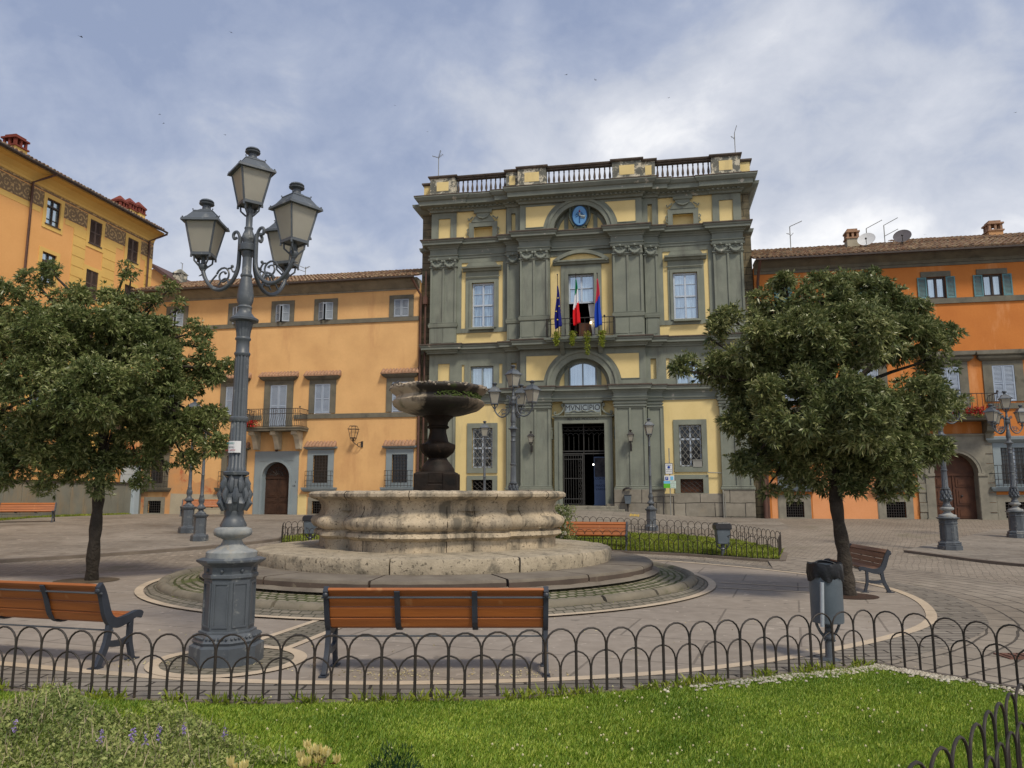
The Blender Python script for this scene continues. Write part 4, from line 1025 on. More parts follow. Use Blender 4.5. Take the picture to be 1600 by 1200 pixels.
mb = MB(); mb.box(OL, OR_, -.07, 0, 10.03, 10.27); mb.build('string_course', m_stone, HO)
mb = MB(); mb.box(OL, 14.7, -.07, 0, 5.28, 5.52); mb.box(17.5, OR_, -.07, 0, 5.28, 5.52); mb.build('string_course', m_stone, HO)
mb = MB(); mb.box(OL, OR_, -.05, 0, 11.78, 11.9); mb.molding([(OL, 0), (OR_, 0)], [(.0, 11.9), (.06, 11.92), (.12, 12.04), (.5, 12.24), (.55, 12.34), (-.3, 12.36)]); mb.build('cove_cornice', m_stone, HO)
tile_roof('roof', HO, OL-.1, OR_, -.80, 12.36, math.radians(21), 5.6, m_tile)
tile_roof('roof', HO, 15.7, OR_, 3.2, 13.95, math.radians(20), 3.0, m_tile)
mb = MB(); mb.box(15.7, OR_, 3.2, 3.4, 13.3, 13.95); mb.build('upper_roof_edge', m_gutter, HO)
mb = MB(); mb.tube([(OL, -.82, 12.28), (OR_, -.82, 12.26)], .065, 6); mb.build('gutter', m_gutter, HO, smooth=60)
mb = MB(); mb.tube([(OL+.2, -.8, 12.26), (OL+.16, -.4, 11.8), (OL+.14, -.12, 11.4), (OL+.14, -.12, .4)], .065, 8); mb.build('downpipe', m_rust, HO, smooth=60)
mb = MB(); mb.tube([(OL+.0, -.26, .4), (OL+.0, -.26, 2.4)], .10, 8); mb.build('downpipe', m_rust, HO, smooth=60)
def chimney(parent, x, y, z0, z1, w=.55, mat=m_peel, capm=m_hood, cone=False):
    mb = MB(); mb.box(x-w/2, x+w/2, y-w/2, y+w/2, z0, z1); o = mb.build('chimney', mat, parent)
    c = MB(); h = w*.55
    c.box(x-w*.58, x+w*.58, y-w*.58, y+w*.58, z1, z1+.07)
    for i in (-1, 0, 1):
        for j in (-1, 1): c.box(x+i*w*.4-.05, x+i*w*.4+.05, y+j*w*.42-.05, y+j*w*.42+.05, z1+.07, z1+h); c.box(x+j*w*.42-.05, x+j*w*.42+.05, y+i*w*.4-.049, y+i*w*.4+.049, z1+.071, z1+h)
    c.box(x-w*.58, x+w*.58, y-w*.58, y+w*.58, z1+h, z1+h+.08)
    if cone: c.taper((x, y), z1+h+.08, z1+h+.08+w*.6, w*.6, w*.6, .04, .04)
    else: c.box(x-w*.42, x+w*.42, y-w*.42, y+w*.42, z1+h+.08, z1+h+.2)
    c.build('chimney_cap', capm, o); return o
u_, _z = fac_uz(1331, 380, -2.6); chimney(HO, u_, 2.6, 13.0, 14.05, .56, m_patch)
u_, _z = fac_uz(1552, 365, -5.2); chimney(HO, u_, 5.2, 13.6, 14.85, .66, m_peel, m_hood)
for c, k in topo:
    mb = MB(); mb.box(c-.62, c+.62, -.05, 0, 11.28, 11.52); w_ = mb.build('window', m_stone, HO)
    if k == 'open':
        window_glazed(w_, c-.40, c+.40, 10.28, 11.28, .10, (), .08, mat=m_frame2, name='frame')
        shutter(w_, c-.78, c-.40, 10.28, 11.26, -.02, m_shutt, hinge='l', midrail=False); shutter(w_, c+.40, c+.78, 10.28, 11.26, -.02, m_shutt, hinge='r', midrail=False)
    else:
        MB().box(c-.4, c+.4, .1, .12, 10.28, 11.28).build('pane', m_glassd, w_)
        shutter(w_, c-.40, c-.005, 10.28, 11.26, 0, m_shutt, hinge='l', midrail=False); shutter(w_, c+.005, c+.40, 10.28, 11.26, 0, m_shutt, hinge='r', midrail=False)
for c, k in mido:
    w_ = shuttered(HO, c, .44, 5.02 if k == 'b' else 5.60, 7.18, m_shutp, 'closed', wl=.36, wt=.34, hood='stone', sill=False)
    mb = MB(); mb.molding([(c-.84, 0), (c-.84, -.06), (c+.84, -.06), (c+.84, 0)], [(0, 7.54), (.08, 7.58), (.22, 7.66), (.26, 7.82), (0, 7.86)]); mb.build('window_cornice', m_stone2, w_)
for c, h in go:
    mb = MB(); surround(mb, c-h, c+h, 2.05, 3.60, 0, .30, .26, .12, .05)
    mb.molding([(c-h-.42, 0), (c-h-.42, -.14), (c+h+.42, -.14), (c+h+.42, 0)], [(0, 1.74), (.06, 1.76), (.12, 1.86), (.14, 1.93), (-.1, 1.94)])
    mb.molding([(c-h-.40, 0), (c-h-.40, -.06), (c+h+.40, -.06), (c+h+.40, 0)], [(0, 3.80), (.08, 3.84), (.2, 3.94), (.22, 4.06), (-.05, 4.10)])
    w_ = mb.build('window', m_bluegrey, HO)
    MB().box(c-h-.02, c+h+.02, .12, .14, 2.03, 3.62).build('pane', m_glassd, w_); grille(w_, c-h, c+h, 2.05, 3.60, 0, 7, 9, .014, m_iron)
    mb = MB(); mb.box(c-.035, c+.035, .06, .1, 2.05, 3.6); mb.build('frame', m_frame, w_)
    g = MB(); yo2 = -.34; hh = h+.30
    for i in range(11): x = c-hh+i*2*hh/10; g.bar((x, yo2, 1.94), (x, yo2, 2.84), .011, 5)
    for z in (2.0, 2.25, 2.5, 2.84): g.tube([(c-hh, -.05, z), (c-hh, yo2, z), (c+hh, yo2, z), (c+hh, -.05, z)], .013, 5)
    g.build('railing', m_iron, w_)
    mb = MB(); surround(mb, c-h, c+h, .62, 1.30, 0, .30, .30, .12, .04); mb.box(c-h-.34, c-h-.30, -.03, 0, .5, 1.72); b_ = mb.build('basement_window', m_stone2, HO)
    MB().box(c-h-.02, c+h+.02, .12, .14, .6, 1.32).build('pane', m_black, b_); grille(b_, c-h, c+h, .62, 1.30, 0, 8, 6, .013, m_iron)
# stone portal of the orange house
mb = MB()
for k in (-1, 1):
    a, b = sorted((dco+k*DH, dco+k*1.22)); mb.box(a, b, -.12, 0, .3, 4.16)
    a, b = sorted((dco+k*1.22, dco+k*1.52))
    for j in range(9): mb.box(a, b, -.07-.03*(j % 2), 0, .45+j*.415, .45+(j+1)*.415-.02)
    a, b = sorted((dco+k*(DH-.03), dco+k*1.26)); mb.box(a, b, -.17, 0, 2.40, 2.52)
    mb.box(a, b, -.2, 0, .3, .62)
mb.box(dco-DH, dco+DH, -.12, 0, 3.40, 4.16); arch_fill(mb, dco, 2.52, DH, dco-DH, dco+DH, 3.40, -.12, 16); soffit(mb, dco, 2.52, DH, -.12, 0, 16)
arch_ring(mb, dco, 2.52, DH, 1.02, -.16, -.12, 16); arch_ring(mb, dco, 2.52, 1.0, 1.06, -.18, -.12, 16)
mb.prism_xz([(dco-.10, 3.36), (dco+.10, 3.36), (dco+.16, 3.86), (dco-.16, 3.86)], -.24, -.12)
mb.molding([(dco-1.55, 0), (dco-1.55, -.12), (dco+1.55, -.12), (dco+1.55, 0)], [(0, 4.10), (.05, 4.12), (.1, 4.2), (0, 4.22)])
for k in (-1, 1): mb.box(dco+k*(DH-.02), dco+k*(DH+.005), -.10, .34, .3, 2.52)
soffit(mb, dco, 2.52, DH-.012, -.10, .34, 16)
mb.build('door_surround', m_stone2, HO)
mb = MB(); mb.prism_xz([(dco-DH, .5), (dco+DH, .5)]+arc_pts(dco, 2.52, DH, 0, math.pi, 14), .34, .36)
for k in (-1, 1):
    for z0_, z1_ in ((.6, 1.05), (1.15, 1.85), (1.95, 2.35)):
        a, b = sorted((dco+k*.10, dco+k*.74)); mb.box(a, b, .31, .342, z0_, z1_); mb.box(a+.09, b-.09, .29, .315, z0_+.08, z1_-.08)
mb.box(dco-DH, dco+DH, .29, .342, 2.42, 2.52); mb.box(dco-.025, dco+.025, .3, .342, .5, 2.42)
o_ = mb.build('door', m_door2, HO); MB().ball((dco+.3, .27, 1.55), .045).build('knob', m_iron, o_)
for k in (-1, 1):
    mb = MB(); P = [(0, 4.75), (-.72, 4.75), (-.72, 4.6), (-.55, 4.5), (-.5, 4.3), (-.3, 4.2), (-.28, 4.0), (-.18, 3.9), (0, 3.9)]
    mb.prism_yz(P, dco+k*1.38-.16, dco+k*1.38+.16); mb.tube([(dco+k*1.38-.19, -.62, 4.62), (dco+k*1.38+.19, -.62, 4.62)], .09, 8); mb.build('corbel', m_stone, HO)
bx0, bx1, yo = dco-1.65, dco+1.62, -.95
mb = MB(); mb.molding([(bx0, 0), (bx0, yo), (bx1, yo), (bx1, 0)], [(-.3, 4.74), (0, 4.74), (.03, 4.82), (.08, 4.84), (.08, 4.92), (-.4, 4.93)]); mb.box(bx0+.2, bx1-.2, yo+.2, 0, 4.745, 4.925); bb = mb.build('balcony', m_stone, HO)
g = MB()
for i in range(17): x = bx0+.03+i*(bx1-bx0-.06)/16; g.bar((x, yo+.05, 4.92), (x, yo+.05, 5.86), .012, 5)
for x in (bx0+.03, bx1-.03):
    for j in range(5): g.bar((x, yo+.2+j*.16, 4.92), (x, yo+.2+j*.16, 5.86), .012, 5)
    g.ball((x, yo+.05, 5.93), .05)
g.ball((dco, yo+.05, 5.93), .05)
for z in (4.98, 5.86): g.tube([(bx0+.03, 0, z), (bx0+.03, yo+.05, z), (bx1-.03, yo+.05, z), (bx1-.03, 0, z)], .018, 5)
g.build('railing', m_iron, bb)
mb = MB(); mb.box(17.18, 17.50, -.03, 0, 2.12, 2.80); mb.box(17.22, 17.46, -.035, -.03, 2.2, 2.72); mb.build('notice_board', m_gutter, HO)
mb = MB(); mb.box(17.22, 17.36, -.04, 0, 3.35, 3.5); mb.build('number_plate', m_white, HO)
mb = MB(); mb.box(17.25, 17.46, -.06, 0, 1.72, 1.98); o_ = mb.build('meter_box', m_bluegrey, HO)
# ================================================================= TALL OCHRE BUILDING (left, at a right angle)
OY = P0+UX*(-24.2); OY.z = 0
HY = empty('tall_ochre_building', OY, math.pi/2-AY, 'tall ochre building with a painted frieze and deep eaves at the far left', 'building')
Y0, Y1 = -34.0, .9
# painted frieze of scrolls
def friezemat():
    m, t, b = material('painted_scroll_frieze')
    tcn = t.nodes.new('ShaderNodeTexCoord'); vec = tcn.outputs['Object']
    s = t.nodes.new('ShaderNodeSeparateXYZ'); lnk(t, vec, s.inputs[0])
    x = tmath(t, 'PINGPONG', tmath(t, 'ADD', s.outputs[0], 50.0), .55); z = tmath(t, 'SUBTRACT', s.outputs[2], 15.07)
    dx = tmath(t, 'SUBTRACT', x, .28); r = tmath(t, 'SQRT', tmath(t, 'ADD', tmath(t, 'MULTIPLY', dx, dx), tmath(t, 'MULTIPLY', z, z)))
    an = tmath(t, 'ARCTAN2', z, dx)
    sp = tmath(t, 'SINE', tmath(t, 'ADD', tmath(t, 'MULTIPLY', r, 34.0), an))
    l1 = tramp(t, sp, -.1, .25); 
    n = tramp(t, tnoise(t, 9, 4), .42, .56)
    f = tmath(t, 'MULTIPLY', l1, n)
    c = mixc(t, f, (.17, .115, .065), (.44, .30, .14)); lnk(t, c, b.inputs['Base Color']); b.inputs['Roughness'].default_value = .9
    return m
m_frieze = friezemat()
ZE = 16.0
upw = [(-6.35, 'glass'), (-3.58, 'shut'), (-.78, 'shut'), (-11.6, 'glass')]
mb = MB()
def wz(i): return (14.08, 15.30)
hs = []
rows = [(14.05, 15.28), (11.3, 12.7), (8.2, 9.8), (5.0, 6.6)]
for c, k in upw:
    for z0_, z1_ in rows: hs.append((c-.42, c+.42, z0_, z1_))
mb.wall(Y0, Y1, -.2, ZE, 0, hs, .2)
mb.add([(Y1, 0, -.2), (Y1, 14, -.2), (Y1, 14, ZE), (Y1, 0, ZE)], [(0, 1, 2, 3)]); mb.add([(Y0, 0, -.2), (Y0, 0, ZE), (Y0, 14, ZE), (Y0, 14, -.2)], [(0, 1, 2, 3)])
mb.build('wall', m_ochre, HY)
mb = MB()
# painted yellow fields: bands under the frieze, window frames, quoin strips
for a, b in ((Y0, -11.6-.75), (-11.6+.75, -7.1), (-5.6, -4.33), (-2.83, -1.53), (-.03, Y1)): MB().box(a, b, -.012, 0, 14.42, 14.68).build('yellow_band', m_ochrey, HY)
for a, b in ((Y0, -12.2), (-11.0, -6.95), (-5.75, -4.18), (-2.98, -1.38), (-.18, Y1)): MB().box(a, b, -.014, 0, 14.70, 15.45).build('frieze', m_frieze, HY)
mb = MB()
mb.box(Y0, Y1, -.016, 0, 15.50, 15.62); mb.build('frieze', m_frieze, HY)
qn = MB()
for a, b in ((-5.02, -4.18), (-2.98, -2.05), (.28, .88)):
    for j in range(24):
        z = 2.6+j*.5
        if z+.45 < 14.6: qn.box(a, b, -.02, 0, z, z+.455)
    qn.box(a+.005, b-.005, -.004, 0, 2.6, 14.4); qn.build('yellow_quoins', m_ochrey, HY); qn = MB()
for c, k in upw:
    for i, (z0_, z1_) in enumerate(rows):
        mb = MB(); surround(mb, c-.42, c+.42, z0_, z1_, 0, .20, .18, .24, .03)
        w_ = mb.build('window', m_ochrey, HY)
        if k == 'glass':
            window_glazed(w_, c-.42, c+.42, z0_, z1_, .10, (.72, .22), .05, mat=m_frame2, name='frame')
            MB().box(c-.48, c+.48, -.06, .02, z0_-.05, z0_).build('sill', m_gutter, w_)
        else:
            MB().box(c-.42, c+.42, .12, .14, z0_, z1_).build('pane', m_glassd, w_)
            shutter(w_, c-.42, c-.004, z0_, z1_, .04, m_shutb, hinge='l'); shutter(w_, c+.004, c+.42, z0_, z1_, .04, m_shutb, hinge='r')
            MB().box(c-.48, c+.48, -.06, .02, z0_-.05, z0_).build('sill', m_gutter, w_)
mb = MB(); mb.molding([(Y0, 0), (Y1, 0)], [(0, 15.62), (.04, 15.64), (.05, 15.74), (.15, 15.86), (.36, 16.02), (.62, 16.10), (.64, 16.17), (-.3, 16.22)]); mb.build('eaves_cove', m_ochrey, HY)
tile_roof('roof', HY, Y0, Y1-.05, -.82, 16.22, math.radians(21), 7, m_tile)
mb = MB(); mb.tube([(Y0, -.84, 16.18), (Y1-.02, -.84, 16.18)], .065, 6); mb.build('gutter', m_gutter, HY, smooth=60)
for x in (-7.75, .42):
    mb = MB(); mb.tube([(x+.5, -.82, 16.12), (x+.3, -.5, 15.9), (x, -.10, 15.6), (x, -.10, .6)], .055, 8); mb.build('downpipe', m_rust, HY, smooth=60)
def side_xz(px, py, y):      # on a plane parallel to the ochre wall, y metres behind it
    r = ray(px, py); o_ = OY-UX*y; t_ = o_.dot(UX)/r.dot(UX); q = Vector((0, 0, EYE))+r*t_; return (q-OY).dot(UN), q.z
xa, za = side_xz(25, 213, 1.0); chimney(HY, xa, 1.0, 16.3, za-.62, .70, m_ochrey, m_brickred)
for k, (px, py) in enumerate(((188, 304), (203, 308), (217, 314))):
    xa, za = side_xz(px, py, 1.4); chimney(HY, xa, 1.4, 16.3, za-.80, .56, m_ochrey, m_brickred, cone=True)
# small house whose roof edge shows behind the peach house
q = at_y(262, 440, 52); sh_ = empty('small_house_behind', (q.x, 52, 0), -AY, 'sliver of a low house with brown verge behind the peach house roof', 'house')
mb = MB(); mb.prism_xz([(-3.2, 0), (1.6, 0), (1.6, q.z-.8), (-1.2, q.z+1.0), (-3.2, q.z+.2)], 0, 5); mb.build('wall', m_ochre, sh_)
mb = MB(); mb.prism_xz([(1.9, q.z-1.0), (1.9, q.z-.8), (-1.2, q.z+1.35), (-1.25, q.z+1.1)], -.4, 5.2); mb.build('roof', m_rust, sh_)
mb = MB(); mb.box(.0, .7, .5, 1.2, q.z-.6, q.z+.75); mb.taper((.35, .85), q.z+.75, q.z+1.1, .42, .42, .1, .1); mb.build('chimney', m_worn, sh_)
# ================================================================= concrete wall, cabinets (left edge)
m_conc = M('stained_concrete', (.20, .20, .165), (.15, .15, .125), 1.2, stain=(.28, .20, .11), stain_at=(.5, .75), streak=True)
cw = empty('concrete_wall', OY, math.pi/2-AY, 'low stained concrete panel wall with dark joints behind the leftmost bench', 'wall')
mb = MB(); n = 18
for i in range(n):
    a = -16.0+i*.92; mb.box(a+.012, a+.908, -1.0, -.86, .2, 2.15)
mb.build('panels', m_conc, cw, bevel=.01); MB().box(-16.0, .56, -.95, -.80, .2, 2.12).build('core', m_gutter, cw); MB().box(-16.0, .56, -1.05, -.80, 2.15, 2.24).build('coping', m_gutter, cw)
m_graf = M('graffiti_black', (.03, .03, .03), (.04, .04, .05), 3)
def cab(x0, x1, y0, y1, z1, label, graf=False, split=False):
    a, b = facw(x0, 0, y0), None
    e = empty('utility_cabinet', facw(x0, .45, y0), -AY, label, 'cabinet'); W = x1-x0; H_ = z1-.45
    mb = MB(); mb.box(0, W, 0, y1, 0, H_); mb.box(-.03, W+.03, -.03, y1+.02, H_, H_+.05); mb.build('body', m_white if not graf else m_cabb, e, bevel=.008)
    d = MB()
    for k in range(2 if split else 1):
        w2 = W/(2 if split else 1); d.box(k*w2+.03, (k+1)*w2-.03, -.012, .0, .06, H_-.45 if graf else H_-.06)
    if graf: d.box(.03, W-.03, -.012, .0, H_-.40, H_-.06)
    d.build('door', m_white if not graf else m_cabb, e)
    if graf:
        g = MB(); rr = random.Random(4)
        P = [(W*.45+.04*i+rr.uniform(-.03, .03), -.02, 1.1+rr.uniform(-.14, .14)) for i in range(11)]; g.tube(P, .010, 4)
        P = [(W*.5+.035*i+rr.uniform(-.03, .03), -.02, .85+rr.uniform(-.10, .10)) for i in range(8)]; g.tube(P, .010, 4); g.build('graffiti', m_graf, e)
    else:
        g = MB(); g.tube([(W*.3, -.02, .15), (W*.22, -.02, .4), (W*.3, -.02, .55), (W*.5, -.02, .6)], .02, 4); g.build('graffiti', m_graf, e)
m_cabb = M('pale_blue_cabinet', (.38, .44, .48), (.34, .40, .44), 2, rough=.5)
x_, _ = fac_uz(184, 800, .8); x2, _ = fac_uz(208, 800, .8); cab(x_, x2, .8, .4, 3.05, 'tall pale blue utility cabinet with scribbled graffiti at the corner of the peach house', True)
x_, _ = fac_uz(162, 800, .8); x2, _ = fac_uz(182, 800, .8); cab(x_, x2-.1, .8, .4, 1.95, 'low white utility cabinet beside the tall graffiti cabinet', False, True)
# birds in the sky, roof aerials and satellite dishes come later
# ================================================================= GROUND
m_base = brickmat('basalt_setts', (.265, .225, .178), (.21, .178, .14), (.10, .085, .066), .26, .13, .010, rot=.5, warp=.06, warp_sc=.5, stain=(.11, .105, .06), stain_at=(.57, .74), stain_sc=.5, sc=.8, bst=.6, spots=2.4)
m_court = brickmat('smooth_court_slabs', (.275, .238, .200), (.25, .215, .18), (.165, .142, .118), 1.9, 1.25, .016, rot=.35, warp=.0, stain=(.20, .168, .135), stain_at=(.5, .75), stain_sc=.7, bst=.3, spots=3.2)
m_band = M('travertine_band', (.50, .41, .30), (.42, .34, .25), 3, stain=(.28, .23, .17), stain_at=(.55, .75))
m_strip = brickmat('dark_slab_course', (.22, .195, .162), (.17, .15, .125), (.04, .034, .028), .52, .15, .014, rot=-.02, warp=.03, warp_sc=1.4, stain=(.07, .075, .04), stain_at=(.6, .75), stain_sc=1.2)
m_plaza = brickmat('large_basalt_slabs', (.235, .208, .172), (.20, .176, .146), (.10, .088, .073), 1.1, .42, .012, rot=.18, warp=.03, warp_sc=.6, stain=(.12, .10, .078), stain_at=(.52, .70), stain_sc=.5, spots=2.6)
m_kerb = M('kerb_stone', (.17, .14, .112), (.12, .098, .08), 2)
m_ring = brickmat('mossy_cobbles', (.26, .23, .17), (.17, .15, .11), (.045, .055, .015), .17, .115, .022, warp=.03, warp_sc=2, stain=(.085, .10, .03), stain_at=(.52, .68), stain_sc=1.6, polar=(-1.46, 15.0, 4.6), bst=.9, bd=.02)
m_ringout = brickmat('ring_setts', (.20, .175, .135), (.15, .135, .105), (.07, .065, .045), .16, .10, .012, warp=.03, polar=(-1.46, 15.0, 5.0), stain=(.09, .10, .04), stain_at=(.62, .75))
m_soil = M('dry_soil', (.10, .075, .05), (.07, .055, .035), 6, bst=.6)
def structure(o): o['kind'] = 'structure'; return o
def sheet(name, pts, off, mat, gfun=G):
    bm = bmesh.new(); vs = [bm.verts.new((x, y, 0)) for x, y in pts]; f = bm.faces.new(vs)
    bmesh.ops.triangulate(bm, faces=[f])
    for yy in (18.0, 33.0):
        bmesh.ops.bisect_plane(bm, geom=bm.verts[:]+bm.edges[:]+bm.faces[:], plane_co=(0, yy, 0), plane_no=(0, 1, 0))
    for v_ in bm.verts: v_.co.z = gfun(v_.co.y)+off
    bmesh.ops.recalc_face_normals(bm, faces=bm.faces)
    me = bpy.data.meshes.new(name); bm.to_mesh(me); bm.free()
    if me.polygons and me.polygons[0].normal.z < 0: me.flip_normals()
    me.materials.append(mat); o = bpy.data.objects.new(name, me); COL.objects.link(o); return structure(o)
def ribbon(name, pts, wd, off, mat, closed=False, join=None):
    mb = join if join is not None else MB(); n = len(pts); vs = []
    for i in range(n):
        a = pts[i-1] if (closed or i > 0) else pts[i]; b = pts[(i+1) % n] if (closed or i < n-1) else pts[i]
        d = Vector((b[0]-a[0], b[1]-a[1])).normalized(); nx, ny = -d.y, d.x
        for s in (1, -1):
            x, y = pts[i][0]+nx*s*wd/2, pts[i][1]+ny*s*wd/2; vs.append((x, y, G(y)+off))
    fs = [(2*i+1, 2*((i+1) % n)+1, 2*((i+1) % n), 2*i) for i in range(n if closed else n-1)]
    mb.add(vs, fs)
    if join is None: return structure(mb.build(name, mat))
def circ(c, r, n=72, a0=0, a1=2*math.pi): return [(c[0]+r*math.cos(a0+(a1-a0)*i/n), c[1]+r*math.sin(a0+(a1-a0)*i/n)) for i in range(n)]
sheet('ground', [(-600, -200), (600, -200), (600, 900), (-600, 900)], 0, m_base)
FC = (-1.46, 15.0)
court = [(-14, 10.2), (-9.5, 8.9), (-6.6, 8.0), (-4.77, 7.39), (-3.68, 7.03), (-2.69, 6.75), (-1.59, 6.63), (-.53, 6.64), (.55, 6.78), (1.72, 7.13), (2.80, 7.71), (4.04, 8.60), (5.02, 9.5), (5.62, 10.5), (6.2, 12.0), (6.45, 13.7), (5.9, 15.6), (4.46, 18.1), (2.79, 18.9), (-2, 20.2), (-6, 18.6), (-8.2, 15.3), (-14, 14.5)]
courts = smooth_pts(court, 2, closed=True)
sheet('court_paving', courts, .004, m_court)
bandp = smooth_pts(court[:19], 2)
ribbon('border_band', bandp, .13, .012, m_band)
# dark slab course between the band and the lawn
inner = bandp; outer = []
for i, p in enumerate(inner):
    a, b = inner[max(0, i-1)], inner[min(len(inner)-1, i+1)]; d = Vector((b[0]-a[0], b[1]-a[1])).normalized(); outer.append((p[0]+d.y*.62, p[1]-d.x*.62))
mb = MB(); k = [i for i, p in enumerate(inner)]
vs = []
for p, q in zip(inner, outer): vs += [(p[0], p[1], G(p[1])+.008), (q[0], q[1], G(q[1])+.008)]
mb.add(vs, [(2*i, 2*i+1, 2*i+3, 2*i+2) for i in range(len(inner)-1)]); structure(mb.build('slab_course', m_strip))
# outer curving courses of slabs on the right
cr_ = [(3.0, 7.2), (4.5, 7.9), (6.0, 9.2), (7.0, 11.0), (7.4, 13.0), (7.3, 15.2), (6.4, 17.5), (5.0, 19.6)]
m_arc = brickmat('curved_slab_courses', (.25, .215, .172), (.205, .175, .14), (.07, .06, .048), .62, .30, .016, warp=.03, polar=(.6, 12.6, 6.6), stain=(.10, .10, .05), stain_at=(.62, .75), stain_sc=.9)
P1 = smooth_pts(cr_, 2); P2 = smooth_pts([(x+1.5*(.6+.4*(y > 9)), y-(1.3 if y < 9 else .6 if y < 11 else -.5)) for x, y in cr_], 2)
Pi = [(p[0], p[1]) for p in smooth_pts([(1.9, 7.0), (2.9, 7.6), (4.2, 8.5), (5.2, 9.4), (5.8, 10.4), (6.4, 12.0), (6.7, 13.7), (6.1, 15.7), (4.7, 18.2)], 2)]
vs = []
for p, q in zip(Pi, P2[:len(Pi)] if len(P2) >= len(Pi) else P2): vs += [(p[0], p[1], G(p[1])+.0055), (q[0], q[1], G(q[1])+.0055)]
mb = MB(); mb.add(vs, [(2*i, 2*i+1, 2*i+3, 2*i+2) for i in range(len(vs)//2-1)]); structure(mb.build('curved_courses', m_arc))
# ring round the fountain
mb = MB(); n = 96
def annulus(mb, c, r0, r1, z0, z1, n=96):
    vs = []
    for i in range(n):
        a = 2*math.pi*i/n; vs += [(c[0]+r0*math.cos(a), c[1]+r0*math.sin(a), z0), (c[0]+r1*math.cos(a), c[1]+r1*math.sin(a), z1)]
    mb.add(vs, [(2*i, 2*i+1, 2*((i+1) % n)+1, 2*((i+1) % n)) for i in range(n)])
annulus(mb, FC, 4.84, 5.15, .085, .009); mb = MB(); annulus(mb, (-1.45, 14.92), 4.7, 5.02, .10, .020); structure(mb.build('ring_setts', m_ringout))
mb = MB(); annulus(mb, FC, 4.0, 4.72, .20, .10); structure(mb.build('cobble_ring', m_ring))
mb = MB(); n = 26
for i in range(n):
    a0, a1 = 2*math.pi*i/n+.006, 2*math.pi*(i+1)/n-.006
    mb.tube([(FC[0]+4.78*math.cos(a0+(a1-a0)*j/6), FC[1]+4.78*math.sin(a0+(a1-a0)*j/6), .065) for j in range(7)], .10, 10)
structure(mb.build('ring_kerb', M('worn_ring_kerb', (.20, .175, .13), (.14, .125, .095), 2.5, stain=(.085, .09, .045), stain_at=(.56, .7), stain_sc=2, bst=.5), smooth=50))
ribbon('ring_band', circ((-1.45, 14.9), 5.10, 96), .13, .026, m_band, closed=True)
LP = (-2.70, 7.50)
sheet('lamp_base_setts', circ(LP, .62, 40), .008, m_ringout)
ribbon('lamp_base_band', circ((LP[0]+.02, LP[1]), .66, 48), .12, .016, m_band, closed=True)
g1, g2, g3, g4 = gnd(500, 969), gnd(400, 1003), gnd(530, 982), gnd(448, 1015)
sheet('link_setts', [g1, g2, g4, g3], .008, m_ringout)
ribbon('link_band', [g1, g2], .09, .014, m_band); ribbon('link_band', [g3, g4], .09, .014, m_band)
g1, g2, g3, g4 = gnd(1120, 905), gnd(1330, 919), gnd(1122, 920), gnd(1290, 926)
ribbon('link_band', [gnd(1124, 911), gnd(1272, 919)], .05, .014, m_band); ribbon('link_band', [gnd(1122, 919), gnd(1272, 927)], .05, .014, m_band)
# raised pavements left and right with kerbs
def raised(name, edge, rest, h, mat):
    o = sheet(name, edge+rest, h, mat)
    mb = MB(); vs = []
    for x, y in edge: vs += [(x, y, G(y)-.05), (x, y, G(y)+h+.002)]
    mb.add(vs, [(2*i, 2*i+1, 2*i+3, 2*i+2) for i in range(len(edge)-1)])
    inn = []
    for i, p in enumerate(edge):
        a, b = edge[max(0, i-1)], edge[min(len(edge)-1, i+1)]; d = Vector((b[0]-a[0], b[1]-a[1])).normalized(); inn.append((p, (p[0]-d.y*.14, p[1]+d.x*.14)))
    vs = []
    for p, q in inn: vs += [(p[0], p[1], G(p[1])+h+.002), (q[0], q[1], G(q[1])+h+.006)]
    mb.add(vs, [(2*i, 2*i+1, 2*i+3, 2*i+2) for i in range(len(edge)-1)])
    structure(mb.build('kerb', m_kerb))
E1 = smooth_pts([(-28, 6), (-20, 12.2), (-14.5, 16.2), (-11.9, 18.12), (-10.29, 19.26), (-8.08, 21.34), (-6.9, 23.6), (-6.4, 27), (-6.6, 30)], 2)
raised('raised_pavement', E1, [(-7.5, 37.5), (-24, 42), (-60, 44), (-60, 6)], .075, m_plaza)
E2 = smooth_pts([(10.25, 20.35), (11.29, 17.2), (13.4, 11.5), (15, 6)], 2)
raised('raised_pavement', E2, [(40, 6), (40, 27), (17, 27.2)], .06, m_plaza)
# rising forecourt in front of the town hall door
mb = MB(); nx, ny = 28, 14; vs = []
for j in range(ny+1):
    for i in range(nx+1):
        u = -9+18*i/nx; w_ = 8.0*j/ny; q = facw(u, 0, w_); 
        b = .46*math.exp(-(u/3.6)**2)*max(0, 1-w_/8.0)**1.5
        e = min(1, (9-abs(u))/2.0)*min(1, (8-w_)/1.5); vs.append((q.x, q.y, G(q.y)+.012*e-.006+b))
mb.add(vs, [(j*(nx+1)+i, (j+1)*(nx+1)+i, (j+1)*(nx+1)+i+1, j*(nx+1)+i+1) for j in range(ny) for i in range(nx)])
structure(mb.build('forecourt_paving', m_plaza, smooth=30, recalc=False))
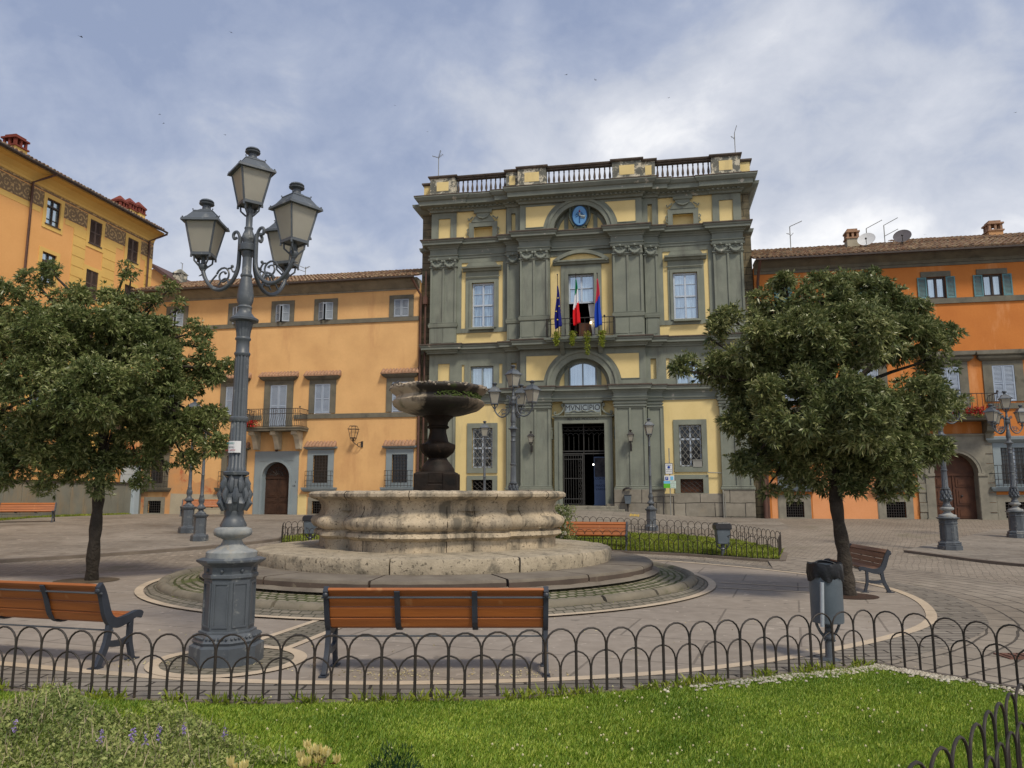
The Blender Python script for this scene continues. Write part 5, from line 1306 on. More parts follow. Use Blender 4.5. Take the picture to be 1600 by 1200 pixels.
# ================================================================= FOUNTAIN
m_trav = M('weathered_travertine', (.48, .395, .28), (.30, .255, .19), 2.2, pits=26, stain=(.13, .115, .09), stain_at=(.51, .64), stain_sc=2.6, bs=7, bst=.6, bd=.02, fine=.35, streak=True)
m_trav2 = M('pitted_travertine_step', (.40, .34, .25), (.28, .24, .175), 3.5, stain=(.16, .14, .105), stain_at=(.52, .66), stain_sc=3.2, bs=9, bst=.7, bd=.03, fine=.3, pits=20)
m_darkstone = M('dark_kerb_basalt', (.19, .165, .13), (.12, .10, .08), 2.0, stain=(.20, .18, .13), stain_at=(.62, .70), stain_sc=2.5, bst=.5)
m_wet = M('blackened_stone', (.024, .015, .010), (.007, .006, .005), 3.0, rough=.6, stain=(.12, .075, .045), stain_at=(.62, .74), stain_sc=2.1, bs=9, bst=.6, bd=.02, spec=.2)
m_moss = M('moss', (.07, .10, .02), (.04, .06, .015), 9, bst=.8)
m_encr = M('encrusted_rim', (.40, .34, .27), (.16, .13, .10), 14, stain=(.07, .055, .04), stain_at=(.5, .6), stain_sc=6, bs=16, bst=1, bd=.03)
FT = empty('fountain', (FC[0], FC[1], 0), 0, 'large travertine fountain with lobed basin on round steps and a blackened bowl above', 'fountain')
def ringstep(r, z0, z1, mat, nblk, name, lip=.03, top_in=.8, jit=.0):
    mb = MB(); rnd = random.Random(nblk)
    edges = [i/nblk+rnd.uniform(-.2, .2)/nblk for i in range(nblk)]
    for i in range(nblk):
        a0 = 2*math.pi*edges[i]+.004; a1 = 2*math.pi*(edges[(i+1) % nblk]+(1 if i == nblk-1 else 0))-.004
        rr = r+rnd.uniform(-jit, jit); dz = rnd.uniform(-jit, jit)*.6
        prof = [(rr-lip*.6, z0), (rr-lip*.2, z0+(z1-z0)*.3), (rr, z1-lip*1.2), (rr-lip*.5, z1-lip*.2), (rr-lip*1.4, z1+dz*.3), (rr-top_in, z1+.01)]
        m = max(4, int((a1-a0)*r/.18)); vs = []
        for j in range(m+1):
            a = a0+(a1-a0)*j/m; w_ = .008*math.sin(a*37)+.006*math.sin(a*83+1)
            for k, (q, z) in enumerate(prof): vs.append(((q+w_)*math.cos(a), (q+w_)*math.sin(a), z+w_*.4))
        p = len(prof); fs = [(j*p+k, (j+1)*p+k, (j+1)*p+k+1, j*p+k+1) for j in range(m) for k in range(p-1)]
        fs += [tuple(range(p)), tuple(range((m+1)*p-1, m*p-1, -1))]
        mb.add(vs, fs)
    return mb.build(name, mat, FT, smooth=35)
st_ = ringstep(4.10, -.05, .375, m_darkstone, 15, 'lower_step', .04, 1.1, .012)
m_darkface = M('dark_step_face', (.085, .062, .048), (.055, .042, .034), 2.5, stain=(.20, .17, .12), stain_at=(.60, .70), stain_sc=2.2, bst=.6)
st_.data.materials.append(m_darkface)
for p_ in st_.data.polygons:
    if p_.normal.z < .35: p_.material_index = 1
mb = MB(); annulus(mb, (0, 0), 4.07, 4.22, .27, .215, 96); mb.build('cement_skirt', m_darkstone, FT)
ringstep(3.34, .30, .615, m_trav2, 11, 'upper_step', .05, 1.2, .012)
# lobed basin
def lobe(a):
    """plan of the basin: four broad arcs with a small round lobe between each pair"""
    a = (a-math.radians(-90-11.5)) % (math.pi/2)
    if a > math.pi/4: a = math.pi/2-a
    d = math.pi/4-a
    r1 = .46*math.cos(a)+math.sqrt(.2916-(.46*math.sin(a))**2)
    q = .0240-(.80*math.sin(d))**2
    r2 = .80*math.cos(d)+math.sqrt(q) if q > 0 else 0
    return max(r1, r2)
nb_ = 480
def basin(prof, mat, name, amt=lambda z: 1, close_in=True):
    mb = MB(); vs = []; p = len(prof)
    for i in range(nb_):
        a = 2*math.pi*i/nb_; L_ = lobe(a)
        wob = .004*math.sin(a*41)+.004*math.sin(a*97+2)
        for r, z, k in prof: vs.append(((r*(1-k+k*L_)+wob)*math.cos(a), (r*(1-k+k*L_)+wob)*math.sin(a), z+wob*.5))
    mb.add(vs, [(i*p+k, ((i+1) % nb_)*p+k, ((i+1) % nb_)*p+k+1, i*p+k+1) for i in range(nb_) for k in range(p-1)])
    return mb.build(name, mat, FT, smooth=45)
bp = [(2.30, .60, 1), (2.30, .80, 1), (2.36, .82, 1), (2.42, .86, 1), (2.40, .92, 1), (2.33, .945, 1), (2.33, .96, 1)]
basin(bp, m_trav, 'basin_base')
bp = [(2.33, .96, 1), (2.42, .99, 1), (2.47, 1.05, 1), (2.48, 1.11, 1), (2.44, 1.17, 1), (2.37, 1.20, 1), (2.33, 1.22, 1), (2.29, 1.30, 1), (2.29, 1.38, 1), (2.33, 1.45, 1), (2.37, 1.475, 1)]
basin(bp, m_trav, 'basin_wall')
bp = [(2.37, 1.475, 1), (2.44, 1.50, .8), (2.50, 1.54, .6), (2.50, 1.59, .55), (2.46, 1.625, .55), (2.35, 1.64, .55), (2.06, 1.635, .6), (2.02, 1.60, .6), (2.02, .9, .6)]
basin(bp, m_trav, 'basin_rim')
m_water, t, b = material('basin_water'); b.inputs['Base Color'].default_value = (.02, .03, .02, 1); b.inputs['Roughness'].default_value = .05
MB().lathe([(2.1, 1.30), (.01, 1.301)], 48, cap=False).build('water', m_water, FT)
# joints of the rim as dark cracks
mb = MB()
for a in (-95, -60, -30, 20, 60, 110, 160, 205, 235): 
    c, s = math.cos(math.radians(a)), math.sin(math.radians(a)); L_ = 1-.56+.56*lobe(math.radians(a))
    mb.tube([(q*L_*c, q*L_*s, z) for q, z in ((2.44, 1.492), (2.503, 1.54), (2.503, 1.59), (2.463, 1.627), (2.12, 1.640))], .006, 4)
for a in (-118, -80, -66, -40, -15, 10, 200):
    c, s = math.cos(math.radians(a)), math.sin(math.radians(a)); L_ = lobe(math.radians(a))
    mb.tube([(q*L_*c, q*L_*s, z) for q, z in ((2.302, .61), (2.302, .80), (2.425, .86), (2.335, .95), (2.475, 1.05), (2.482, 1.11), (2.37, 1.20), (2.292, 1.30), (2.295, 1.38))], .005, 4)
mb.build('stone_joint', m_wet, FT)
S_ = .0126
def zf(y): return at_y(685, y, 15.0).z
st = MB(); st.box(-.40, .40, -.40, .40, 1.25, zf(756)); st.box(-.38, .38, -.38, .38, zf(756), zf(738))
for k in range(4):
    a = k*math.pi/2+math.pi/4; st.box(.30*math.cos(a)*1.3-.14, .30*math.cos(a)*1.3+.14, .30*math.sin(a)*1.3-.14, .30*math.sin(a)*1.3+.14, 1.25, zf(740))
o = st.build('stem_plinth', m_wet, FT, bevel=.02)
def fl(a, z): return 1
prof = [(.34, zf(738)), (.33, zf(733)), (.27, zf(726)), (.20, zf(719)), (.18, zf(716)), (.22, zf(713)), (.30, zf(707)), (.335, zf(700)), (.33, zf(695)), (.25, zf(692)), (.21, zf(690)), (.19, zf(684)), (.165, zf(676)), (.165, zf(671)), (.21, zf(669)), (.22, zf(667)), (.19, zf(665)), (.20, zf(660)), (.25, zf(655)), (.30, zf(652)), (.32, zf(648))]
st = MB(); st.lathe(prof, 48, mod=lambda a, z: 1+(.05*abs(math.sin(a*7)) if zf(716) < z < zf(693) else 0)); st.build('stem', m_wet, FT, smooth=45)
prof = [(.22, zf(652)), (.50, zf(648)), (.78, zf(641)), (.885, zf(634)), (.90, zf(629)), (.85, zf(625)), (.83, zf(621)), (.87, zf(617)), (.93, zf(614)), (.955, zf(611)), (.955, zf(608)), (.93, zf(606.3)), (.84, zf(606.5)), (.80, zf(611)), (.6, zf(622)), (.01, zf(630))]
m_bowl, t, b = material('stained_bowl_stone')
tco = t.nodes.new('ShaderNodeTexCoord'); sp_ = t.nodes.new('ShaderNodeSeparateXYZ'); lnk(t, tco.outputs['Object'], sp_.inputs[0])
w1 = tmath(t, 'ADD', tmath(t, 'MULTIPLY', tnoise(t, 2.2, 6, .6, scale3=(1, 1, .5)), .9), tmath(t, 'MULTIPLY', sp_.outputs[0], .66))
col = mixc(t, tramp(t, w1, .12, .26), (.46, .38, .27), (.022, .017, .012)); col = mixc(t, tramp(t, w1, .84, .94), col, (.22, .17, .12))
ms = tmath(t, 'MULTIPLY', tramp(t, tnoise(t, 5, 5), .54, .62), tramp(t, tnoise(t, 1.3, 2), .5, .6)); col = mixc(t, ms, col, (.05, .08, .012))
lnk(t, col, b.inputs['Base Color']); b.inputs['Roughness'].default_value = .6; tbump(t, b, tnoise(t, 12, 6), .6, .02)
st = MB(); st.lathe(prof, 72, mod=lambda a, z: 1+.006*math.sin(a*9)+.005*math.sin(a*23)+(.018*abs(math.sin(a*14)) if z < zf(626) else 0)); st.build('upper_bowl', m_bowl, FT, smooth=50)
st = MB(); rnd = random.Random(5)
for i in range(420):
    a = rnd.uniform(0, 2*math.pi); r = rnd.uniform(.86, .965); st.ball((r*math.cos(a), r*math.sin(a), zf(607.2)+rnd.uniform(-.02, .012)-(.03 if r > .95 else 0)), rnd.uniform(.012, .034), 6, 4, rnd.uniform(.6, 1))
st.build('lime_crust', m_encr, FT, smooth=60)
st = MB()
for i in range(160):
    a = math.radians(rnd.choice((-60, -38, -75, -20))+rnd.gauss(0, 7)); z = zf(rnd.uniform(618, 628)); r = .86; st.ball((r*math.cos(a), r*math.sin(a), z), rnd.uniform(.01, .03), 5, 4, .7)
st.build('moss', m_moss, FT, smooth=60)
# pigeon on the bowl
def bird_perched(loc, rz, label):
    e = empty('pigeon', loc, rz, label, 'bird'); mb = MB(); m_ = M('dark_feathers', (.035, .035, .04), (.06, .06, .065), 20)
    mb.tube([(-.17, 0, .02), (-.10, 0, .045), (-.04, 0, .075), (.02, 0, .10), (.055, 0, .135), (.07, 0, .165), (.085, 0, .175), (.112, 0, .165)], [.012, .028, .048, .052, .034, .026, .022, .003], 9)
    mb.build('body', m_, e, smooth=60)
    for k in (-1, 1): MB().tube([(.02, k*.045, .10), (-.05, k*.05, .07), (-.14, k*.02, .03)], [.02, .022, .004], 6).build('wing', m_, e, smooth=60); MB().bar((.0, k*.02, .06), (.005, k*.02, 0), .004, 4).build('leg', m_rust, e)
    e.scale = (.62, .62, .62); return e
a_ = math.radians(180); bird_perched((FC[0]-.79, FC[1]-.35, zf(606.5)-.01), 0.3, 'small dark bird perched on the left rim of the fountain bowl')
# ================================================================= STREET LAMPS
m_lp = M('grey_lamp_paint', (.085, .098, .112), (.055, .065, .078), 3, rough=.45, spec=.5, stain=(.17, .18, .18), stain_at=(.58, .66), stain_sc=7, bst=.3)
m_lpw = M('worn_lamp_casting', (.30, .31, .30), (.16, .175, .185), 6, rough=.6, stain=(.32, .28, .22), stain_at=(.55, .68), stain_sc=5)
m_lg, t, b = material('frosted_lantern_glass'); b.inputs['Base Color'].default_value = (.36, .35, .30, 1); b.inputs['Roughness'].default_value = .35
b.inputs['Specular IOR Level'].default_value = .5
lnk(t, mixc(t, tramp(t, tnoise(t, 3, 4), .3, .7), (.55, .53, .46), (.40, .385, .33)), b.inputs['Base Color'])
tr = t.nodes.new('ShaderNodeBsdfTranslucent'); tr.inputs[0].default_value = (.7, .68, .58, 1); mx = t.nodes.new('ShaderNodeMixShader'); mx.inputs[0].default_value = .5
o_ = [q for q in t.nodes if q.type == 'OUTPUT_MATERIAL'][0]; lnk(t, b.outputs[0], mx.inputs[1]); lnk(t, tr.outputs[0], mx.inputs[2]); lnk(t, mx.outputs[0], o_.inputs[0])
def LZ(y, Y=7.5): return at_y(372, y, Y).z
def oct_(mb, prof, rot=math.pi/8):
    vs = []; n = 8
    for r, z in prof:
        for k in range(n): a = 2*math.pi*k/n+rot; vs.append((r*math.cos(a), r*math.sin(a), z))
    fs = [(j*n+k, j*n+(k+1) % n, (j+1)*n+(k+1) % n, (j+1)*n+k) for j in range(len(prof)-1) for k in range(n)]+[tuple(range(n-1, -1, -1)), tuple(range((len(prof)-1)*n, len(prof)*n))]
    mb.add(vs, fs)
def xform(mb, start, M4):
    for i in range(start, len(mb.v)): mb.v[i] = tuple(M4 @ Vector(mb.v[i]))
def lantern(parent, loc, rz, s=1.0):
    mb = MB(); hb, ht, h = .092, .154, .345
    for sx in (-1, 1):
        for sy in (-1, 1): mb.tube([(sx*hb, sy*hb, .10), (sx*ht, sy*ht, .10+h)], .011, 4)
    for k in range(4):
        st_ = len(mb.v); mb.box(-hb, hb, hb-.012, hb+.010, .085, .115); mb.tube([(hb, hb, .10), (hb*1.02, hb*1.02, .06)], .012, 4)
        mb.tube([(hb*.8, hb*.8, .10), (hb*.75, hb*.75, .03), (.03, .03, -.02), (.0, .0, -.03)], .010, 5); xform(mb, st_, Matrix.Rotation(k*math.pi/2, 4, 'Z'))
    mb.lathe([(.028, -.06), (.034, -.03), (.024, .0), (.022, .12)], 10)
    mb.box(-hb*.9, hb*.9, -hb*.9, hb*.9, .092, .10)
    o = mb.build('lantern', m_lp, parent, smooth=40); o.location = loc; o.rotation_euler = (0, 0, rz); o.scale = (s, s, s)
    g = MB()
    for k in range(4):
        st_ = len(g.v); g.add([(-hb, hb, .11), (hb, hb, .11), (ht, ht, .10+h), (-ht, ht, .10+h)], [(0, 1, 2, 3)]); xform(g, st_, Matrix.Rotation(k*math.pi/2, 4, 'Z'))
    g.build('glass_pane', m_lg, o)
    r = MB(); z = .10+h
    r.taper((0, 0), z-.015, z+.010, .192, .192, .188, .188); r.taper((0, 0), z+.010, z+.04, .175, .175, .150, .150); r.taper((0, 0), z+.04, z+.11, .147, .147, .100, .100); r.taper((0, 0), z+.11, z+.124, .105, .105, .098, .098)
    for sx in (-1, 1):
        for sy in (-1, 1): r.ball((sx*.175, sy*.175, z+.020), .010, 6, 4); r.ball((sx*.102, sy*.102, z+.130), .008, 6, 4)
    r.taper((0, 0), z+.124, z+.155, .08, .08, .045, .045)
    r.lathe([(.045, z+.15), (.042, z+.20), (.075, z+.215), (.078, z+.225), (.058, z+.232), (.075, z+.245), (.062, z+.262), (.03, z+.275), (.002, z+.278)], 14)
    r.build('lantern_roof', m_lp, o, smooth=40)
    return o
def arm(parent, ang, R=.58, z0=None):
    mb = MB(); zt, zb = LZ(388), LZ(447)
    P = smooth_pts([(.10, 0, zt+.10), (.06, 0, zt+.17), (.02+.12, 0, zt+.20)], 1)
    main = smooth_pts([(.105, 0, LZ(368)), (.105, 0, LZ(395)), (.11, 0, LZ(420)), (.19, 0, LZ(440)), (.31, 0, LZ(449)), (.43, 0, LZ(445)), (.53, 0, LZ(430)), (R, 0, LZ(414)), (R, 0, LZ(404))], 3)
    mb.tube(main, .021, 8)
    curl = smooth_pts([(.105, 0, LZ(376)), (.12, 0, LZ(364)), (.16, 0, LZ(358)), (.20, 0, LZ(362)), (.19, 0, LZ(370)), (.15, 0, LZ(369))], 2); mb.tube(curl, .017, 6)
    c = (.30, LZ(426)); R0 = .095
    mb.tube([(c[0]+R0*math.cos(t_)*(1-.07*t_), 0, c[1]+R0*math.sin(t_)*(1-.07*t_)) for t_ in [.3+i*.45 for i in range(20)]], [.011]*14+[.010, .009, .008, .008, .012, .016], 5)
    mb.tube(smooth_pts([(.39, 0, c[1]+.02), (.43, 0, LZ(428)), (.47, 0, LZ(434)), (.49, 0, LZ(441)), (.44, 0, LZ(441))], 2), .010, 5)
    mb.tube(smooth_pts([(c[0]-.06, 0, c[1]+.07), (.20, 0, LZ(415)), (.17, 0, LZ(424)), (.12, 0, LZ(418))], 2), .010, 5)
    mb.ball((.19, 0, LZ(413)), .018, 6, 4); mb.tube(smooth_pts([(.22, 0, LZ(443)), (.25, 0, LZ(430)), (.31, 0, LZ(432)), (.36, 0, LZ(440))], 2), .010, 5)
    mb.lathe([(.03, LZ(412)), (.042, LZ(409)), (.045, LZ(405)), (.03, LZ(402))], 10, (R, 0, 0))
    mb.tube([(R-.03, 0, LZ(418)), (R+.05, 0, LZ(421))], [.015, .004], 5)
    o = mb.build('arm', m_lp, parent, smooth=50); o.rotation_euler = (0, 0, ang); return o
def flutes(n_, d): return lambda a, z: 1-d*abs(math.cos(a*n_/2))**6
def lamp_base(e, top=None):
    p = MB(); oct_(p, [(.335, 0), (.335, .17), (.30, .19), (.315, .215), (.29, .25), (.262, .285), (.262, .30), (.235, .31)])
    oct_(p, [(.235, .31), (.235, LZ(903)), (.255, LZ(900)), (.255, LZ(896)), (.24, LZ(894)), (.245, LZ(884)), (.275, LZ(880)), (.315, LZ(876)), (.318, LZ(873)), (.26, LZ(870))])
    o = p.build('pedestal', m_lp, e)
    f = MB(); ap = .235*math.cos(math.pi/8); hw = .235*math.sin(math.pi/8)
    for k in range(8):
        st_ = len(f.v); z0, z1 = .34, LZ(907)
        f.box(-hw+.02, -hw+.035, -ap-.009, -ap+.005, z0, z1); f.box(hw-.035, hw-.02, -ap-.009, -ap+.005, z0, z1); f.box(-hw+.035, hw-.035, -ap-.009, -ap+.005, z0, z0+.016); f.box(-hw+.035, hw-.035, -ap-.009, -ap+.005, z1-.016, z1)
        f.ball((0, -ap-.012, LZ(889)), .018, 6, 4); xform(f, st_, Matrix.Rotation(k*math.pi/4, 4, 'Z'))
        for j in range(6):
            st2 = len(f.v); f.ball((-.09+j*.036, -.283, .255), .014, 5, 4); xform(f, st2, Matrix.Rotation(k*math.pi/4, 4, 'Z'))
    f.build('pedestal_relief', m_lp, o)
    return o
def column_full(e):
    c = MB()
    c.lathe([(.235, LZ(871)), (.235, LZ(862)), (.22, LZ(860)), (.15, LZ(857)), (.10, LZ(850)), (.085, LZ(843)), (.11, LZ(841)), (.12, LZ(838))], 32, mod=lambda a, z: 1+(.05*abs(math.sin(a*8)) if LZ(859) < z < LZ(843) else 0))
    c.lathe([(.12, LZ(840)), (.165, LZ(836)), (.175, LZ(831)), (.165, LZ(826)), (.12, LZ(823))], 40, mod=lambda a, z: 1+.05*abs(math.sin(a*8)))
    o = c.build('lower_casting', m_lpw, e, smooth=45)
    c = MB(); c.lathe([(.12, LZ(824)), (.125, LZ(820)), (.10, LZ(812)), (.085, LZ(806)), (.092, LZ(803)), (.09, LZ(798)), (.075, LZ(797))], 24)
    c.lathe([(.08, LZ(800)), (.112, LZ(792)), (.122, LZ(782)), (.11, LZ(768)), (.09, LZ(752)), (.085, LZ(746)), (.075, LZ(742))], 32)
    for row, (zl, h, r0, r1) in enumerate(((797, .14, .105, .135), (784, .15, .118, .128), (768, .15, .105, .112))):
        for k in range(8):
            a = 2*math.pi*(k+.5*(row % 2))/8; st_ = len(c.v); z0 = LZ(zl)
            c.tube([(r0, 0, z0), (r1+.008, 0, z0+h*.5), (r1*.93, 0, z0+h*.85), (r1*.95+.02, 0, z0+h)], [.022, .034, .022, .004], 6)
            xform(c, st_, Matrix.Rotation(a, 4, 'Z'))
    c.lathe([(.085, LZ(744)), (.12, LZ(742)), (.125, LZ(738)), (.10, LZ(736))], 32)
    c.lathe([(.092, LZ(737)), (.092, LZ(731)), (.082, LZ(729)), (.074, LZ(658))], 48, mod=flutes(12, .14))
    c.lathe([(.082, LZ(659)), (.090, LZ(656)), (.090, LZ(653)), (.076, LZ(651))], 32)
    c.lathe([(.073, LZ(652)), (.067, LZ(556))], 48, mod=flutes(12, .14))
    c.lathe([(.069, LZ(557)), (.078, LZ(554)), (.078, LZ(552)), (.065, LZ(550)), (.064, LZ(533)), (.076, LZ(531)), (.076, LZ(529)), (.066, LZ(527))], 32)
    c.lathe([(.066, LZ(528)), (.070, LZ(520)), (.088, LZ(506)), (.095, LZ(503))], 48, mod=flutes(12, .10))
    c.lathe([(.10, LZ(504)), (.14, LZ(502)), (.142, LZ(499)), (.10, LZ(495)), (.07, LZ(489)), (.066, LZ(483)), (.074, LZ(481)), (.062, LZ(478)), (.08, LZ(470)), (.082, LZ(462)), (.066, LZ(445)), (.050, LZ(434)), (.060, LZ(432)), (.058, LZ(430)), (.046, LZ(427)), (.046, LZ(402))], 28)
    c.lathe([(.046, LZ(403)), (.06, LZ(398)), (.062, LZ(393)), (.045, LZ(391))], 20)
    c.lathe([(.088, LZ(393)), (.09, LZ(391)), (.09, LZ(384)), (.07, LZ(382))], 20, mod=lambda a, z: 1+.05*abs(math.sin(a*6)))
    c.lathe([(.055, LZ(384)), (.05, LZ(378)), (.065, LZ(374)), (.05, LZ(366)), (.038, LZ(360)), (.045, LZ(357)), (.033, LZ(354)), (.033, LZ(334)), (.04, LZ(331)), (.04, LZ(328))], 20, mod=lambda a, z: 1+(.10*abs(math.sin(a*4)) if LZ(380) < z < LZ(361) else 0))
    return c.build('column', m_lp, e, smooth=45)
def four_lamp(loc, rz, label, s=1.0, group='four lantern street lamps'):
    e = empty('street_lamp', loc, rz, label, 'street lamp', group, s)
    lamp_base(e); column_full(e)
    for k, a in enumerate((158, 338, 66)):
        a = math.radians(a); arm(e, a); lantern(e, (.58*math.cos(a), .58*math.sin(a), LZ(402)-.015), a+(math.radians(22+2) if k == 0 else math.radians(72 if k == 1 else 10)))
    lantern(e, (0, 0, LZ(330)-.03), math.radians(38))
    return e
L1 = four_lamp((LP[0], LP[1], 0), 0, 'nearest grey lamp post with four lanterns, standing left in front of the fountain')
# service label on the near lamp
mb = MB()
for i in range(7):
    a0, a1 = math.radians(-128+i*11), math.radians(-128+(i+1)*11); r = .0975
    mb.add([(r*math.cos(a0), r*math.sin(a0), LZ(708)), (r*math.cos(a1), r*math.sin(a1), LZ(708)), (r*math.cos(a1), r*math.sin(a1), LZ(690)), (r*math.cos(a0), r*math.sin(a0), LZ(690))], [(0, 1, 2, 3)])
m_lab = M('label_white', (.62, .62, .62), (.58, .58, .6), 4, rough=.5); st = empty('service_label', (LP[0], LP[1], 0), 0, 'small white printed service label stuck round the near lamp post', 'label')
mb.build('sheet', m_lab, st); m_red = M('red_print', (.30, .02, .05), (.30, .02, .05)); m_teal = M('teal_print', (.05, .25, .25), (.05, .25, .25))
ang = math.radians(-90-20.0)
def lab(tx, sz, m_, y): text_mesh('print', tx, sz, m_, st, (.0995*math.cos(ang), .0995*math.sin(ang), LZ(y)), rot=(math.pi/2, 0, ang+math.pi/2), depth=.0005)
lab('SERVIZIO', .022, m_teal, 693.5); lab('800 - 47703', .024, m_red, 704.5); lab('NUMERO VERDE', .012, m_navy, 699.5)
def place_lamp(px, py, label, s=1.0, rz=0, Y=None):
    x, y = gnd(px, py)
    if Y: q = at_y(px, 700, Y); x, y = q.x, Y
    c = copy_tree(L1); c.location = (x, y, G(y)+.0); c.rotation_euler = (0, 0, rz); c.scale = (s, s, s); c['label'] = label; return c
place_lamp(802, 840, 'four lantern grey lamp post rising behind the fountain basin before the town hall', 1.0, Y=21.6)
place_lamp(1591, 843, 'four lantern grey lamp post at the right edge before the orange house window', .90, rz=math.radians(30))
place_lamp(1485, 862, 'four lantern grey lamp post half hidden by the right tree before the orange house portal', .93, rz=math.radians(200))
# slim single lantern lamps
def single(loc, label, H=3.9, s=1.0, group='single lantern street lamps'):
    e = empty('street_lamp', loc, 0, label, 'street lamp', group, s)
    p = MB(); oct_(p, [(.25, 0), (.25, .14), (.23, .18), (.18, .20), (.17, .22), (.17, .68), (.20, .70), (.22, .74), (.22, .76), (.14, .78)]); p.build('pedestal', m_lp, e)
    c = MB(); c.lathe([(.15, .77), (.15, .80), (.08, .86), (.07, .90), (.13, .94), (.13, .98), (.08, 1.02), (.06, 1.08), (.085, 1.14), (.085, 1.2), (.055, 1.3), (.065, 1.32), (.052, 1.34), (.045, 1.9), (.055, 1.92), (.045, 1.94), (.036, H-.95), (.05, H-.93), (.032, H-.9), (.04, H-.82), (.032, H-.78), (.032, H-.66), (.045, H-.64), (.04, H-.6)], 18); c.build('column', m_lp, e, smooth=45)
    lantern(e, (0, 0, H-.60), 0, .93); return e
S1 = single((*gnd(1018, 829), G(gnd(1018, 829)[1])), 'slim single lantern lamp post in front of the right hand town hall column')
def ps(px, py, label, Y=None, H=1):
    x, y = gnd(px, py)
    if Y: q = at_y(px, 740, Y); x, y = q.x, Y
    c = copy_tree(S1); c.location = (x, y, G(y)+(.07 if x < -8 else 0)); c['label'] = label; c.scale = (H,)*3; return c
ps(757, 835, 'slim single lantern lamp post seen above the fountain rim before the left grated window', Y=27.5, H=.98)
ps(292, 836, 'slim lamp post, left and further of the pair under the left tree', H=1.12)
ps(311, 849, 'slim lamp post, right and nearer of the pair under the left tree', H=1.0)
# wall lanterns
def wall_lantern(u, z, label, w0=.0, s=1.0, empty_glass=False, side=-1, mat=None):
    e = empty('wall_lantern', facw(u, z, w0), -AY, label, 'wall lantern', 'wall lanterns')
    mb = MB(); mb.box(-.05, .05, -.04, 0, -.35, -.05)
    off = side*.36 if empty_glass else 0; yo_ = -.30
    mb.tube(smooth_pts([(0, -.03, -.30), (off*.2, -.14, -.36), (off*.6, -.26, -.22), (off, yo_, -.10)], 2), .018, 5)
    mb.tube(smooth_pts([(0, -.03, -.10), (off*.3, -.14, -.12), (off*.55, -.2, -.18), (off*.4, -.16, -.26)], 2), .014, 5); mb.build('bracket', m_iron, e, smooth=50)
    L_ = lantern(e, (off, yo_, -.02), 0, s)
    L_.data = L_.data.copy(); L_.data.materials[0] = m_iron
    for ch in list(L_.children):
        if ch.name.startswith('glass'): 
            ch.data = ch.data.copy(); 
            if empty_glass: bpy.data.objects.remove(ch)
        else: ch.data = ch.data.copy(); ch.data.materials[0] = m_iron
    if empty_glass:
        for ch in list(L_.children):
            if ch.name.startswith('lantern_roof'): bpy.data.objects.remove(ch)
        mb = MB(); ht = .182
        for hh, zz in ((.18, .445), (.11, .57)):
            mb.tube([(hh, hh, zz), (-hh, hh, zz), (-hh, -hh, zz), (hh, -hh, zz)], .010, 4, closed=True)
        for sx in (-1, 1):
            for sy in (-1, 1): mb.tube([(sx*.154, sy*.154, .445), (sx*.11, sy*.11, .57)], .009, 4)
        mb.build('open_roof_frame', m_iron, L_)
    return e
wall_lantern(fu(566, 690), 4.30, 'black unglazed wall lantern on a scrolled bracket on the peach house wall', 0, 1.25, True)
wall_lantern(fu(831, 700, .7), 3.95, 'black wall lantern on the column left of the town hall door', .66, .85)
wall_lantern(fu(986, 700, .7), 3.95, 'black wall lantern on the column right of the town hall door', .66, .85)
# ================================================================= BENCHES
m_slat, t, b = material('varnished_orange_slats')
cc = mixc(t, tramp(t, tnoise(t, 6, 6, .6, scale3=(.25, 4, 4)), .3, .7), (.36, .115, .022), (.25, .075, .016)); cc = mixc(t, tramp(t, tnoise(t, 3, 4), .62, .7), cc, (.42, .19, .07))
lnk(t, cc, b.inputs['Base Color']); b.inputs['Roughness'].default_value = .42; tbump(t, b, tnoise(t, 20, 4, .5, scale3=(.2, 4, 4)), .2, .004)
m_slat2, t, b = material('faded_brown_slats')
cc = mixc(t, tramp(t, tnoise(t, 6, 6, .6, scale3=(.25, 4, 4)), .3, .7), (.30, .16, .09), (.19, .09, .05)); lnk(t, cc, b.inputs['Base Color']); b.inputs['Roughness'].default_value = .6
m_cast = M('dark_blue_cast_iron', (.032, .040, .055), (.02, .025, .036), 5, rough=.5, spec=.5, bst=.1)
